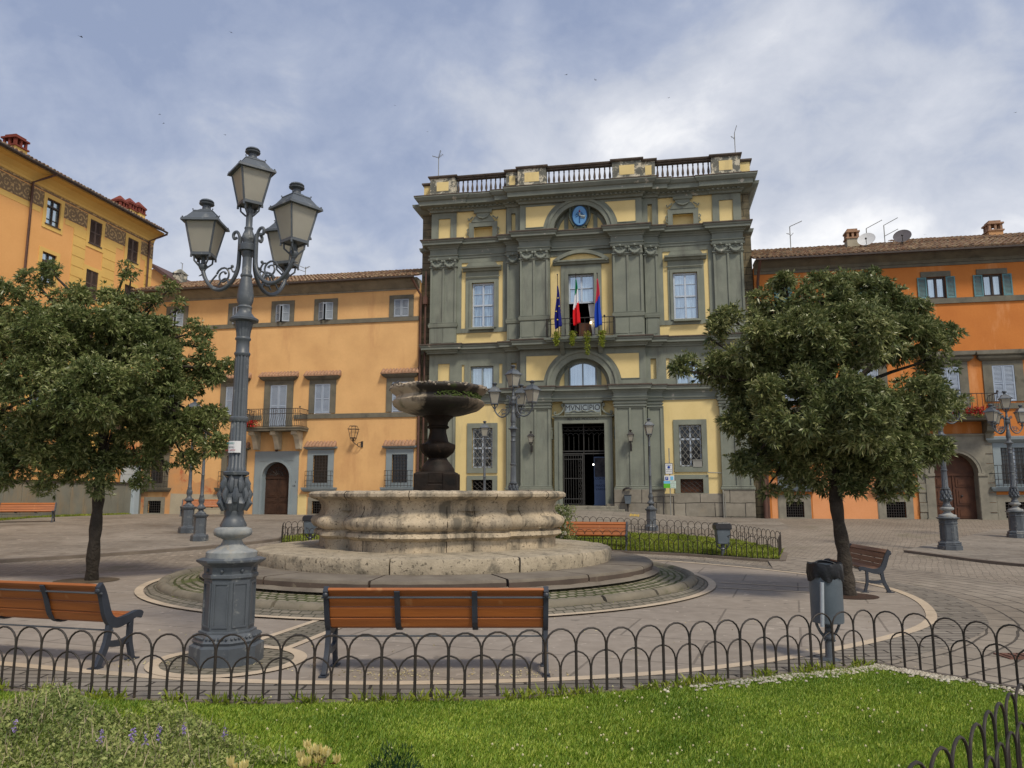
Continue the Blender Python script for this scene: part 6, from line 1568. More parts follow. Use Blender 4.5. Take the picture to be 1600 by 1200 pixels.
def bench(loc, rz, label, Lb=1.88, slat=None, seat_n=4, proto=None, group='park benches'):
    """local: seat faces +y, length along x centred"""
    if proto:
        c = copy_tree(proto); c.location = loc; c.rotation_euler = (0, 0, rz); c['label'] = label
        if slat:
            for ch in c.children:
                if ch.name.startswith(('seat', 'backrest')): ch.data = ch.data.copy(); ch.data.materials[0] = slat
        return c
    e = empty('park_bench', loc, rz, label, 'bench', group)
    h = Lb/2
    def BS(mb): mb.v = [(x, y*.78, z*.94) for x, y, z in mb.v]
    def end(x0, x1):
        mb = MB()
        back = smooth_pts([(-.27, .795), (-.215, .72), (-.17, .62), (-.13, .52), (-.08, .445), (-.0, .405), (.10, .40), (.22, .425), (.33, .455), (.40, .455), (.445, .43)], 2)
        n = len(back); ws = [.07+.035*math.sin(math.pi*min(1, i/(n*.75))) for i in range(n)]; ws[0] = .075; ws[-1] = .05; ws[-2] = .055
        ribbon_yz(mb, back, ws, x0, x1)
        rl = smooth_pts([(-.06, .42), (-.075, .30), (-.10, .20), (-.16, .10), (-.22, .0)], 2); ribbon_yz(mb, rl, [.075]*(len(rl)-3)+[.08, .09, .11], x0+.002, x1-.002)
        fl_ = smooth_pts([(.27, .43), (.27, .30), (.27, .20), (.31, .09), (.34, .0)], 2); ribbon_yz(mb, fl_, [.06]*(len(fl_)-3)+[.07, .09, .11], x0+.002, x1-.002)
        cr = [(-.09, .225), (.0, .205), (.10, .20), (.19, .205), (.27, .225)]; ribbon_yz(mb, cr, [.06]*5, x0+.003, x1-.003)
        mb.prism_yz([(-.31, .0), (-.15, .0), (-.15, .02), (-.31, .02)], x0-.01, x1+.01); mb.prism_yz([(.26, .0), (.42, .0), (.42, .02), (.26, .02)], x0-.01, x1+.01)
        mb.ball(((x0+x1)/2, -.285, .74), .028, 8, 5); mb.ball(((x0+x1)/2, .25, .36), .024, 8, 5); mb.ball(((x0+x1)/2, -.05, .34), .024, 8, 5)
        BS(mb); return mb.build('end_frame', m_cast, e, bevel=.006)
    end(-h-.045, -h); end(h, h+.045)
    def slats(pts, wd, name, th=.022):
        mb = MB()
        for (y, z, an) in pts:
            st_ = len(mb.v); mb.box(-h-.002, h+.002, -wd/2, wd/2, -th/2, th/2); xform(mb, st_, Matrix.Translation((0, y, z)) @ Matrix.Rotation(an, 4, 'X'))
        BS(mb); return mb.build(name, m_slat, e, bevel=.007)
    bk = slats([(-.255, .765, math.radians(-40)), (-.198, .675, math.radians(-66)), (-.158, .575, math.radians(-68)), (-.112, .478, math.radians(-60))], .098, 'backrest', .032)
    slats([(-.035, .435, math.radians(-22)), (.07, .425, 0), (.17, .438, math.radians(10)), (.27, .458, math.radians(10))], .09, 'seat', .030)
    for x in (-h*.36, h*.36):
        mb = MB(); P = [(-.300, .775), (-.232, .66), (-.192, .56), (-.142, .455), (-.04, .40), (.08, .395), (.28, .43)]; P = smooth_pts(P, 1); ribbon_yz(mb, P, [.02]*len(P), x-.024, x+.024); BS(mb); mb.build('brace', m_cast, e)
    for (y, z) in ((-.262, .715), (-.05, .34)):
        MB().bar((-h-.06, y*.78, z*.94), (h+.06, y*.78, z*.94), .008, 6).build('tie_rod', m_lp, e)
    return e
B0 = bench((-.665, 7.06, 0), 0, 'orange slatted bench standing alone in the middle, its back to the lawn fence')
def rot_for(fx, fy): return math.atan2(-fx, fy)      # local +y -> (fx, fy)
fx, fy = math.sin(math.radians(15.5)), math.cos(math.radians(15.5))
r_ = rot_for(fx, fy); ax = Vector((math.cos(r_), math.sin(r_), 0))
# right end of the left bench measured at the photo's left side
rx, ry = -3.76, 7.18
c_ = Vector((rx, ry, 0))-ax*.96+Vector((fx, fy, 0))*.17
bench((c_.x, c_.y, 0), r_, 'orange slatted bench cut by the left edge, angled beside the near lamp post', proto=B0)
r_ = rot_for(-.99, .07); ax = Vector((math.cos(r_), math.sin(r_), 0)); end_ = Vector((5.95, 12.66, 0)); c_ = end_+ax*(.84 if ax.y > 0 else -.84)
bench((c_.x, c_.y, 0), r_, 'faded brown slatted bench half hidden behind the trunk of the right tree', proto=B0, slat=m_slat2).scale = (.86, .9, .9)
r_ = rot_for(-.22, -.975); ax = Vector((math.cos(r_), math.sin(r_), 0)); g_ = gnd(977, 862); c_ = Vector((g_[0], g_[1], 0))+(ax*-.92 if ax.x > 0 else ax*.92)
bench((c_.x, c_.y, G(c_.y)), r_, 'orange slatted bench facing forward between the fountain and the railed far lawn', proto=B0)
g_ = at_y(40, 810, 30.2); bench((g_.x, 30.2, G(30.2)+.075), rot_for(.32, -.95), 'orange slatted bench by the concrete wall at the far left', proto=B0)
g_ = at_y(322, 800, 35.6); bench((g_.x-.1, 35.6, .56+.075), rot_for(.25, -.97), 'orange slatted bench against the peach house behind the two slim lamp posts', proto=B0)
# ================================================================= BINS
m_bin = M('grey_blue_bin_metal', (.10, .125, .15), (.07, .09, .11), 4, rough=.45, spec=.5, stain=(.16, .17, .17), stain_at=(.6, .7), stain_sc=3)
m_bag = M('black_bin_bag', (.008, .009, .012), (.012, .013, .016), 5, rough=.42, spec=.35, bst=.5, bs=14, bd=.02)
m_galv = M('galvanised_tube', (.42, .46, .50), (.36, .40, .44), 6, rough=.4, metal=.3)
m_binlid = M('black_bin_hood', (.015, .016, .02), (.02, .02, .025), 4, rough=.35, spec=.6)
bx, by = gnd(1297, 1032)
e = empty('litter_bin', (bx, by, 0), 0, 'grey cylindrical litter bin with a black bag behind the front fence at right', 'litter bin')
def BZ(y): return at_y(1297, y, by).z
mb = MB(); z0, z1 = BZ(972), BZ(882); mb.lathe([(.01, z0), (.145, z0), (.149, z0+.02), (.150, z1-.02), (.155, z1), (.140, z1), (.135, z1-.2)], 40, cap=False); mb.build('body', m_bin, e, smooth=50)
mb = MB(); rnd = random.Random(8); n = 64; vs = []; prof = [(.14, z1-.06, .2), (.145, z1+.012, .4), (.158, z1+.016, .6), (.165, z1-.02, 1), (.163, z1-.09, 1.6), (.157, z1-.135, 2.2)]
for r, z, k in prof:
    for i in range(n): a = 2*math.pi*i/n; q = r+.004*k*(math.sin(a*9+z*40)+.6*math.sin(a*17+z*90)); vs.append((q*math.cos(a), q*math.sin(a), z+.010*k*math.sin(a*5+1)))
mb.add(vs, [(j*n+i, j*n+(i+1) % n, (j+1)*n+(i+1) % n, (j+1)*n+i) for j in range(5) for i in range(n)]); mb.build('bag', m_bag, e, smooth=60)
mb = MB(); mb.tube(smooth_pts([(-.10, -.02, z1+.0), (-.06, .02, z1+.04), (.06, .03, z1+.025), (.13, .0, z1-.01)], 2), .010, 6); mb.build('bag_knot', m_bag, e, smooth=60)
mb = MB(); mb.lathe([(.10, .0), (.10, .012), (.045, .03), (.04, .05), (.038, BZ(1000)), (.055, BZ(998)), (.06, BZ(993)), (.035, BZ(988)), (.03, z0)], 20)
for k in (-1, 1): mb.tube(smooth_pts([(0, 0, BZ(1000)), (k*.06, 0, BZ(992)), (k*.105, 0, BZ(978)), (k*.12, 0, z0+.03)], 2), .014, 6)
mb.ball((0, -.02, BZ(983)), .035, 8, 6); mb.tube(smooth_pts([(-.05, -.02, BZ(1001)), (0, -.03, BZ(990)), (.05, -.02, BZ(1001))], 2), .012, 6)
mb.build('pedestal', m_lp, e, smooth=50)
mb = MB(); mb.tube([(-.10, -.165, BZ(907)), (-.118, -.160, BZ(975))], .019, 10); mb.build('galvanised_post', m_galv, e, smooth=60)
def hood_bin(px, py, label):
    x, y = gnd(px, py); e = empty('litter_bin', (x, y, G(y)), 0, label, 'litter bin', 'hooded litter bins'); 
    mb = MB(); mb.taper((0, 0), .34, .72, .14, .12, .17, .14); mb.build('body', m_bin, e, bevel=.02)
    mb = MB(); mb.prism_xz([(-.20, .70), (.20, .70), (.20, .80), (.15, .86), (-.15, .86), (-.20, .80)], -.17, .17); mb.build('hood', m_binlid, e, bevel=.015)
    mb = MB(); mb.lathe([(.10, 0), (.10, .02), (.05, .04), (.05, .2), (.075, .22), (.05, .26), (.05, .36)], 14)
    for k in (-1, 1): mb.tube(smooth_pts([(0, 0, .22), (k*.10, 0, .24), (k*.16, 0, .34)], 1), .02, 5)
    mb.build('pedestal', m_lp, e, smooth=50); return e
hood_bin(1130, 872, 'grey litter bin with a black hood in front of the railed far lawn')
hood_bin(484, 853, 'grey litter bin with a black hood just left of the fountain basin')
e = empty('litter_bin', facw(fu(981, 780, .9), .95, .95), -AY, 'small blue grey litter bin on a post against the town hall plinth', 'litter bin')
MB().taper((0, 0), .25, .62, .12, .11, .16, .14).build('body', m_bin, e, bevel=.015); MB().box(-.17, .17, -.15, .15, .62, .66).build('rim', m_binlid, e); MB().tube([(0, .05, -.35), (0, .05, .3)], .025, 6).build('post', m_iron, e)
mb = MB(); mb.tube(smooth_pts([(-.2, .16, .86), (-.12, .1, .93), (0, .06, .96), (.16, .1, .92)], 1), .045, 6); mb.build('ashtray', m_iron, e)
# hoop rail and sign beside the wall
u0, u1 = fu(1021, 790, .45), fu(1042, 790, .45); q = facw(u0, .56, .55); e = empty('bike_rail', q, -AY, 'low dark metal rail at the foot of the town hall wall beside the sign post', 'rail')
mb = MB(); W = u1-u0+.3; mb.tube([(0, 0, 0), (0, 0, .95), (W, 0, .98), (W, 0, 0)], .03, 6); mb.bar((W*.5, 0, 0), (W*.5, 0, .97), .025); mb.build('tube', m_iron, e)
u0 = fu(1047, 760, .7); q = facw(u0, .5, .7); e = empty('sign_post', q, -AY, 'thin post carrying parking and notice signs in front of the yellow wall', 'sign')
m_blue = M('sign_blue', (.01, .05, .30), (.01, .05, .3)); m_lgreen = M('sign_green', (.10, .42, .03), (.12, .4, .04)); m_sky = M('sign_light_blue', (.15, .45, .68), (.15, .42, .65)); m_pmint = M('sign_pale_mint', (.50, .64, .56), (.46, .6, .54)); m_sw = M('sign_white', (.62, .65, .66), (.58, .6, .62)); m_gpole = M('sign_pole', (.25, .25, .23), (.2, .2, .18), rough=.5)
def SZ(y): return fac_uz(1047, y, .7)[1]-.5
MB().tube([(0, .04, 0), (0, .04, SZ(700))], .025, 8).build('post', m_gpole, e)
def panel(px0, px1, py0, py1, mat, name, yy=-.01):
    a, b = fu(px0, py0, .7)-u0, fu(px1, py0, .7)-u0; o = MB().box(a, b, yy-.008, yy, SZ(py1), SZ(py0)).build(name, mat, e); return a, b
panel(1038.5, 1051, 723.5, 741, m_iron, 'sign_border', .0); a, b = panel(1039.5, 1050.2, 724.5, 740.2, m_sw, 'sign_plate', -.008)
c = (a+b)/2; MB().lathe([(.001, 0), (.06, 0), (.06, .004), (.001, .004)], 20).build('sign_symbol', m_blue, e).rotation_euler = (0, 0, 0)
bpy.data.objects['sign_symbol'].location = (c, -.022, SZ(730)); bpy.data.objects['sign_symbol'].rotation_euler = (math.pi/2, 0, 0)
text_mesh('lettering', 'ZONA', .075, m_ink, e, (c, -.019, SZ(727)), depth=.001); text_mesh('lettering', 'TRAFFICO', .055, m_ink, e, (c, -.019, SZ(734)), depth=.001); text_mesh('lettering', 'LIMITATO', .055, m_ink, e, (c, -.019, SZ(737)), depth=.001)
panel(1038, 1053.5, 743, 751, m_sw, 'sign_plate'); a, b = panel(1039.5, 1044, 745, 750, m_blue, 'pictogram', -.02); text_mesh('lettering', 'P', .13, m_sw, e, ((a+b)/2, -.032, SZ(747.5)), depth=.001)
panel(1047.5, 1052, 744.5, 750, m_sky, 'pictogram', -.02); panel(1037, 1047, 751.4, 755.5, m_sky, 'sign_plate'); panel(1037, 1047, 755.7, 762.5, m_lgreen, 'sign_plate'); panel(1047.2, 1056, 751.4, 763, m_pmint, 'sign_plate')
for i in range(4): text_mesh('lettering', ('INFO', 'ORARIO', '8 - 20', 'FERIALI')[i], .06, m_gpole, e, (fu(1051.6, 757, .7)-u0, -.02, SZ(753.2+i*2.7)), depth=.001)
# drain tube and kerb bits at the wall
u0 = fu(1130, 780, .2); e = empty('wall_conduit', facw(u0, .5, .2), -AY, 'pale conduit climbing the town hall wall to the right hand lattice window', 'pipe')
mb = MB(); z_ = fac_uz(1128, 739, .1)[1]-.5; a = fu(1106, 739, .1)-u0; mb.tube([(0, -.10, 0), (0, -.10, 1.25), (0, .05, 1.5), (0, .05, z_), (a, .05, z_+.02)], .025, 6); mb.tube([(.08, -.10, 0), (.08, -.10, 1.2)], .018, 5); mb.build('tube', m_gpole, e)
e = empty('window_appliance', facw(fu(1090, 726, .1), 2.86, .1), -AY, 'small grey appliance standing behind the lattice of the right ground floor window', 'appliance')
mb = MB(); mb.box(-.2, .2, .02, .2, 0, .3); mb.box(-.22, .22, .0, .2, .3, .34); mb.build('body', m_gpole, e)
# ================================================================= FENCES
m_fence = M('dark_rusty_fence_iron', (.022, .019, .017), (.036, .027, .021), 9, rough=.6, spec=.4, stain=(.09, .06, .04), stain_at=(.62, .7), stain_sc=9, bst=.2)
def hoopset(name, pts, label, group, sp=.252, H=.515, h2=.345, r=.0078, parts=True, g0=0.0, sunk=.12):
    L_ = [0]
    for i in range(1, len(pts)): L_.append(L_[-1]+math.dist(pts[i], pts[i-1]))
    T = L_[-1]; n = max(1, round(T/sp)); sp = T/n
    def P(s):
        s = max(0, min(T, s)); i = 1
        while i < len(pts)-1 and L_[i] < s: i += 1
        t_ = (s-L_[i-1])/max(1e-9, L_[i]-L_[i-1]); return Vector((pts[i-1][0]+(pts[i][0]-pts[i-1][0])*t_, pts[i-1][1]+(pts[i][1]-pts[i-1][1])*t_, 0))
    o0 = P(0); e = empty(name, (o0.x, o0.y, 0), 0, label, 'fence', group); allmb = MB()
    rnd = random.Random(int(T*100))
    def hoop(s0, s1, h, off):
        a, b = P(s0), P(s1); d = (b-a); W = d.length; d.normalize(); nrm = Vector((-d.y, d.x, 0)); R = W/2; zt = h-R
        ga = G((a.y+b.y)/2)+g0; jz = rnd.uniform(-.006, .006); ln = rnd.uniform(-.008, .008)
        pt = [(0, -sunk), (0, zt)]+[(R-R*math.cos(t_), zt+R*math.sin(t_)) for t_ in [math.pi*k/9 for k in range(1, 9)]]+[(W, zt), (W, -sunk)]
        return [a+d*x+nrm*(off+ln*max(0, z))-o0+Vector((0, 0, z+ga+jz*(z > 0))) for x, z in pt]
    for i in range(n):
        mb = MB() if parts else allmb; mb.tube(hoop(i*sp+.004, (i+1)*sp-.004, H, 0), r, 6)
        if parts: mb.build('tall_hoop', m_fence, e, smooth=60)
        if i < n-1:
            mb = MB() if parts else allmb; mb.tube(hoop((i+.5)*sp+.004, (i+1.5)*sp-.004, h2, .014), r*.9, 6)
            if parts: mb.build('low_hoop', m_fence, e, smooth=60)
    if not parts: allmb.build('hoops', m_fence, e)
    mb = MB()
    for s0 in [i*T/12 for i in range(12)]:
        a, b = P(s0)-o0, P(s0+T/12)-o0; z = G((a+o0).y)+g0+.02; mb.tube([(a.x, a.y, z), (b.x, b.y, z)], r*.8, 5)
    mb.build('bottom_rail', m_fence, e); return e
fr = [gnd(*p) for p in ((-60, 1078), (0, 1083), (200, 1099), (400, 1104), (600, 1102), (800, 1096), (1000, 1083), (1200, 1062), (1370, 1043))]
hoopset('hoop_fence', fr, 'low double hoop iron fence running along the front lawn edge across the picture', 'hoop fences of the front lawn')
corner = (4.40, 5.85)
hoopset('hoop_fence', [fr[-1], gnd(1500, 1065), corner], 'low hoop iron fence side running right from the corner of the front lawn', 'hoop fences of the front lawn')
near_ = [at_z(px, py, .515) for px, py in ((1587, 1073), (1559, 1098), (1528, 1129), (1479, 1165), (1445, 1184))]
near_.append((near_[-1][0]*2-near_[-2][0], near_[-1][1]*2-near_[-2][1]))
hoopset('hoop_fence', [corner]+near_, 'low hoop iron fence side coming toward the camera in the bottom right corner', 'hoop fences of the front lawn')
lawn = [(p[0], p[1]-.02) for p in fr]+[(corner[0]-.03, corner[1])]+[(x-.02, y-.02) for x, y in near_]+[(.5, 1.7), (-2, .6), (-7, .6), (-7, 6.3)]
mb = MB()   # stone edging under the fence
P = fr+[gnd(1500, 1065), corner]+near_
for i in range(len(P)-1):
    a, b = Vector(P[i]), Vector(P[i+1]); d = (b-a).normalized(); n_ = Vector((d.y, -d.x))*.03; q = [a+n_, b+n_, b-n_, a-n_]; mb.prism_xy([(v_.x, v_.y) for v_ in q][::-1], -.05, .035+.0007*i)
structure(mb.build('lawn_kerb', m_kerb))
m_turf = M('turf_soil', (.12, .19, .03), (.08, .13, .025), 5, stain=(.16, .15, .05), stain_at=(.62, .74), bst=.8)
sheet('lawn_soil', lawn, .016, m_turf)
# far lawns
fl = [gnd(860, 858), gnd(940, 862), gnd(1070, 868), gnd(1180, 876), gnd(1218, 878)]; fb = [gnd(1222, 866), gnd(1150, 850), gnd(1060, 842), gnd(960, 836), gnd(880, 832)]
hoopset('hoop_fence', fl, 'hoop iron fence on the near side of the far lawn behind the orange bench', 'hoop fences of the far lawns', parts=False, g0=.05)
hoopset('hoop_fence', [fl[-1]]+fb, 'hoop iron fence curving round the back of the far lawn behind the fountain', 'hoop fences of the far lawns', parts=False, g0=.05)
def insidepad(pts, off, name, mat): return sheet(name, pts, off, mat)
cenx = sum(p[0] for p in fl+fb)/10; ceny = sum(p[1] for p in fl+fb)/10
kp = [(cenx+(x-cenx)*1.04, ceny+(y-ceny)*1.06) for x, y in fl+fb]
bmk = MB(); n = len(kp); vs = [(x, y, G(y)-.05) for x, y in kp]+[(x, y, G(y)+.055) for x, y in kp]; bmk.add(vs, [(i, (i+1) % n, n+(i+1) % n, n+i) for i in range(n)]); structure(bmk.build('far_lawn_kerb', m_kerb))
sheet('far_lawn_edge', kp, .056, m_kerb); sheet('far_lawn_soil', fl+fb, .062, m_turf)
f2 = [gnd(500, 856), gnd(440, 850), gnd(442, 842), gnd(500, 836)]
hoopset('hoop_fence', f2, 'short run of hoop iron fence left of the fountain beside the hooded bin', 'hoop fences of the far lawns', parts=False)
# ================================================================= LEAVES, GRASS
def leafmat(name, c1, c2, c3, rough=.45, trans=.25, big=.9):
    m, t, b = material(name)
    g = t.nodes.new('ShaderNodeNewGeometry'); r = g.outputs['Random Per Island']
    cr = t.nodes.new('ShaderNodeValToRGB'); lnk(t, r, cr.inputs[0]); e = cr.color_ramp.elements; e[0].color = rgba(c1); e[1].color = rgba(c3); e.new(.55).color = rgba(c2)
    col = mixc(t, .75, cr.outputs[0], mixc(t, tramp(t, tnoise(t, big, 4), .32, .68), (.22, .27, .25), (.80, .76, .66)), 'SOFT_LIGHT')
    lnk(t, col, b.inputs['Base Color']); b.inputs['Roughness'].default_value = rough; b.inputs['Specular IOR Level'].default_value = .35
    tr = t.nodes.new('ShaderNodeBsdfTranslucent'); lnk(t, col, tr.inputs[0]); mx = t.nodes.new('ShaderNodeMixShader'); mx.inputs[0].default_value = trans
    o_ = [q for q in t.nodes if q.type == 'OUTPUT_MATERIAL'][0]; lnk(t, b.outputs[0], mx.inputs[1]); lnk(t, tr.outputs[0], mx.inputs[2]); lnk(t, mx.outputs[0], o_.inputs[0])
    return m
def np_mesh(name, V, Fq, mat, parent=None, tri=False):
    me = bpy.data.meshes.new(name); k = Fq.shape[1]
    me.vertices.add(len(V)); me.vertices.foreach_set('co', V.astype(np.float32).ravel())
    me.loops.add(Fq.size); me.loops.foreach_set('vertex_index', Fq.astype(np.int32).ravel())
    me.polygons.add(len(Fq)); me.polygons.foreach_set('loop_start', np.arange(0, Fq.size, k, dtype=np.int32)); me.polygons.foreach_set('loop_total', np.full(len(Fq), k, dtype=np.int32))
    me.update(calc_edges=True); me.materials.append(mat); o = bpy.data.objects.new(name, me); COL.objects.link(o); o.parent = parent; return o
def leaves(rng, base, axis, length, width, fold=.25, droop=.2):
    """pointed leaves: base (n,3), axis unit (n,3); 4 verts + folded along the midrib -> 2 tris each side"""
    n = len(base); rnd = rng.normal(size=(n, 3)); side = np.cross(axis, rnd); side /= np.linalg.norm(side, axis=1, keepdims=True)+1e-9
    nrm = np.cross(side, axis); L_ = length[:, None]; W = width[:, None]
    mid = base+axis*L_*.45; tip = base+axis*L_+np.array([0, 0, -1])*L_*droop
    v = np.stack([base, mid+side*W*.5+nrm*W*fold, tip, mid-side*W*.5+nrm*W*fold], 1).reshape(-1, 3)
    f = np.arange(n)[:, None]*4+np.array([0, 1, 2, 3]); return v, f
def crown(name, parent, origin, blobs, seed, mat, per_m2=70, leaf=.085, ros=9, hole=.12, sub=(.07, .27)):
    """leaf clumps carried on the outside of each limb's volume, so that the outline stays ragged"""
    rng = np.random.default_rng(seed); subs = []
    C = np.array([b[:3] for b in blobs]); R = np.array([b[3] for b in blobs])
    for (x, y, z, r) in blobs:
        m = max(3, int(9.0*(r/.30)**2))
        d = rng.normal(size=(m, 3)); d /= np.linalg.norm(d, axis=1, keepdims=True)
        rs = rng.uniform(*sub, m)*min(1.0, .45+r); rad = np.maximum(.1*r, r-rs*.75)*rng.uniform(.72, 1.10, m)
        c = np.array([x, y, z])+d*rad[:, None]*np.array([1, 1, .92])
        dist = np.linalg.norm(c[:, None, :]-C[None], axis=2)/R[None]; keep = ((dist < .62).sum(1) < 3) & (rng.uniform(size=m) > hole)
        for k in np.where(keep)[0]: subs.append((c[k], rs[k], d[k]))
    Vs = []; Fs = []; b0 = 0
    for c, rs, dd in subs:
        n = max(5, int(4*math.pi*rs*rs*per_m2)); d = rng.normal(size=(n, 3))+dd*.35+np.array([0, 0, .35]); d /= np.linalg.norm(d, axis=1, keepdims=True)
        q_ = rng.uniform(.25, 1.0, n)**.7*np.where(rng.uniform(size=n) < .22, rng.uniform(1.1, 1.7, n), 1); p = c+d*(rs*q_)[:, None]*np.array([1.1, 1.1, .85])
        ax = d*.7+rng.normal(size=(n, 3))*.3+np.array([0, 0, .45]); ax /= np.linalg.norm(ax, axis=1, keepdims=True)
        pp = np.repeat(p, ros, 0); aa = np.repeat(ax, ros, 0)
        la = aa*.8+rng.normal(size=(len(aa), 3))*.55; la /= np.linalg.norm(la, axis=1, keepdims=True)
        ln = leaf*rng.uniform(.65, 1.2, len(aa)); v, f = leaves(rng, pp+la*.01, la, ln, ln*rng.uniform(.22, .34, len(aa)))
        Vs.append(v); Fs.append(f+b0); b0 += len(v)
    V = np.concatenate(Vs)-np.array(origin); Fq = np.concatenate(Fs); print(name, len(Fq), 'leaves', len(subs), 'clumps')
    return np_mesh(name, V, Fq, mat, parent)
m_bark = M('dark_furrowed_bark', (.055, .045, .035), (.028, .023, .018), 5, stain=(.10, .09, .06), stain_at=(.6, .72), stain_sc=7, bs=14, bst=1.0, bd=.05)
m_leaf1 = leafmat('evergreen_oak_leaves', (.075, .105, .032), (.15, .185, .065), (.33, .34, .16), .36)
m_leaf2 = leafmat('glossy_oak_leaves', (.075, .10, .034), (.15, .18, .07), (.34, .345, .17), .34)
def tree(loc, label, trunk_pts, limbs, px_blobs, Y, seed, mat, extra, **kw):
    e = empty('evergreen_tree', loc, 0, label, 'tree', 'evergreen trees either side of the fountain')
    mb = MB()
    def tr(pts, r0, r1):
        P = smooth_pts([tuple(Vector(p)-Vector(loc)) for p in pts], 2); n = len(P); mb.tube(P, [r0+(r1-r0)*i/(n-1)+.012*math.sin(i*2.1+seed) for i in range(n)], 12)
    tr(trunk_pts[0], trunk_pts[1], trunk_pts[2]); tk = mb.build('trunk', m_bark, e, smooth=60)
    rnd = random.Random(seed)
    B = []
    for (px, py, r, dy) in px_blobs:
        q = at_y(px, py, Y+dy); B.append((q.x, q.y, q.z, r))
    cx_, cy_, cz_ = [sum(b[i] for b in B)/len(B) for i in range(3)]
    for i in range(extra):                     # random filling so the crown is round in depth too
        a, zz = rnd.uniform(0, 2*math.pi), rnd.uniform(-1, 1); rr = math.sqrt(1-zz*zz)*rnd.uniform(.55, .95)
        B.append((cx_+1.35*rr*math.cos(a), Y+1.75*rr*math.sin(a), cz_+1.15*zz, rnd.uniform(.36, .52)))
    top = Vector(trunk_pts[0][-1])
    for b in B:
        q = Vector(b[:3]); m_ = (top+q)*.5+Vector((rnd.uniform(-.2, .2), rnd.uniform(-.2, .2), rnd.uniform(-.1, .25))); s_ = len(mb.v)
        P = smooth_pts([tuple(top-Vector(loc)-Vector((0, 0, rnd.uniform(0, .3)))), tuple(m_-Vector(loc)), tuple(q-Vector(loc))], 2); n = len(P)
        limbs.tube(P, [.055-.045*k/(n-1) for k in range(n)], 6)
    limbs.build('branches', m_bark, e, smooth=60)
    crown('crown', e, loc, B, seed, mat, **kw); return e
# right tree
x0, y0 = gnd(1328, 932); q1 = at_y(1318, 860, 12.25); q2 = at_y(1306, 790, 12.3); q3 = at_y(1300, 700, 12.3); q4 = at_y(1296, 620, 12.2)
pb = [(1300, 720, .62, 0), (1225, 700, .55, .2), (1370, 715, .55, -.3), (1185, 655, .45, 0), (1420, 700, .45, .2), (1250, 640, .65, -1.0), (1340, 640, .65, -1.2), (1420, 630, .55, -.4), (1470, 640, .32, 0), (1492, 628, .22, .2), (1465, 700, .28, 0),
      (1160, 600, .40, .1), (1115, 575, .30, 0), (1080, 570, .20, -.1), (1062, 578, .14, -.1), (1110, 530, .28, .2), (1150, 505, .36, 0), (1190, 545, .52, -.5), (1260, 540, .62, -.6), (1340, 530, .62, -.7), (1410, 530, .52, 0), (1460, 560, .36, 0), (1480, 525, .20, .1), (1428, 492, .28, 0),
      (1200, 480, .36, .2), (1222, 450, .22, .1), (1280, 470, .48, -.3), (1340, 465, .46, -.2), (1370, 442, .30, 0), (1320, 440, .24, .1), (1395, 485, .42, .1), (1240, 755, .32, .1), (1175, 725, .28, 0), (1330, 760, .22, -.3), (1400, 755, .26, .1), (1150, 665, .22, 0), (1290, 432, .14, 0), (1225, 436, .12, .1), (1380, 770, .16, 0), (1200, 760, .2, .2)]
T2 = tree((x0, y0, 0), 'bushy dark evergreen tree on the right, before the orange house', ([(x0, y0, -.05), (x0-.03, y0+.02, .35), tuple(q1), tuple(q2), tuple(q3), tuple(q4)], .118, .08), MB(), pb, 12.25, 11, m_leaf2, 9, per_m2=125, leaf=.098, ros=8, hole=.20)
x1, y1 = gnd(143, 908); q1 = at_y(147, 850, 14.15); q2 = at_y(153, 790, 14.2); q3 = at_y(158, 730, 14.2); q4 = at_y(165, 640, 14.2); q5 = at_y(168, 560, 14.2)
pb = [(150, 700, .62, 0), (80, 690, .62, -.2), (10, 690, .60, .2), (-60, 670, .6, 0), (220, 690, .52, .1), (280, 670, .46, 0), (325, 655, .34, .1), (330, 695, .26, 0), (60, 610, .75, -.9), (150, 620, .75, -1.1), (230, 600, .62, -.7), (290, 590, .45, 0), (335, 580, .30, 0), (355, 575, .16, 0), (-30, 600, .75, 0),
      (-20, 520, .65, 0), (50, 520, .62, -.3), (120, 520, .60, -.5), (190, 520, .55, -.4), (250, 530, .46, 0), (300, 520, .34, .1), (325, 545, .24, 0), (20, 470, .40, 0), (55, 440, .30, .1), (75, 420, .17, 0), (110, 470, .34, .1), (190, 470, .34, 0), (205, 432, .20, 0), (200, 415, .12, 0), (240, 480, .26, .1), (262, 455, .18, 0), (285, 480, .16, .1), (15, 740, .4, 0), (90, 745, .32, -.2), (150, 755, .3, -.3), (220, 740, .3, .1), (70, 765, .16, 0), (290, 720, .24, 0), (262, 742, .18, 0), (345, 690, .14, 0), (-90, 560, .5, 0)]
T1 = tree((x1, y1, 0), 'broad dark evergreen tree on the left, its crown before the ochre building', ([(x1, y1, -.05), tuple(q1), tuple(q2), tuple(q3), tuple(q4), tuple(q5)], .118, .065), MB(), pb, 14.2, 5, m_leaf1, 10, per_m2=112, leaf=.098, ros=8, hole=.24)
mb = MB(); annulus(mb, (x0, y0), .0001, .42, .03, .012, 24); structure(mb.build('tree_pit_soil', M('reddish_tree_soil', (.055, .028, .016), (.035, .02, .012), 9, bst=.8)))
mb = MB(); annulus(mb, (x1-.1, y1+.02), .0001, .55, .03, .012, 24); structure(mb.build('tree_pit_soil', m_soil))
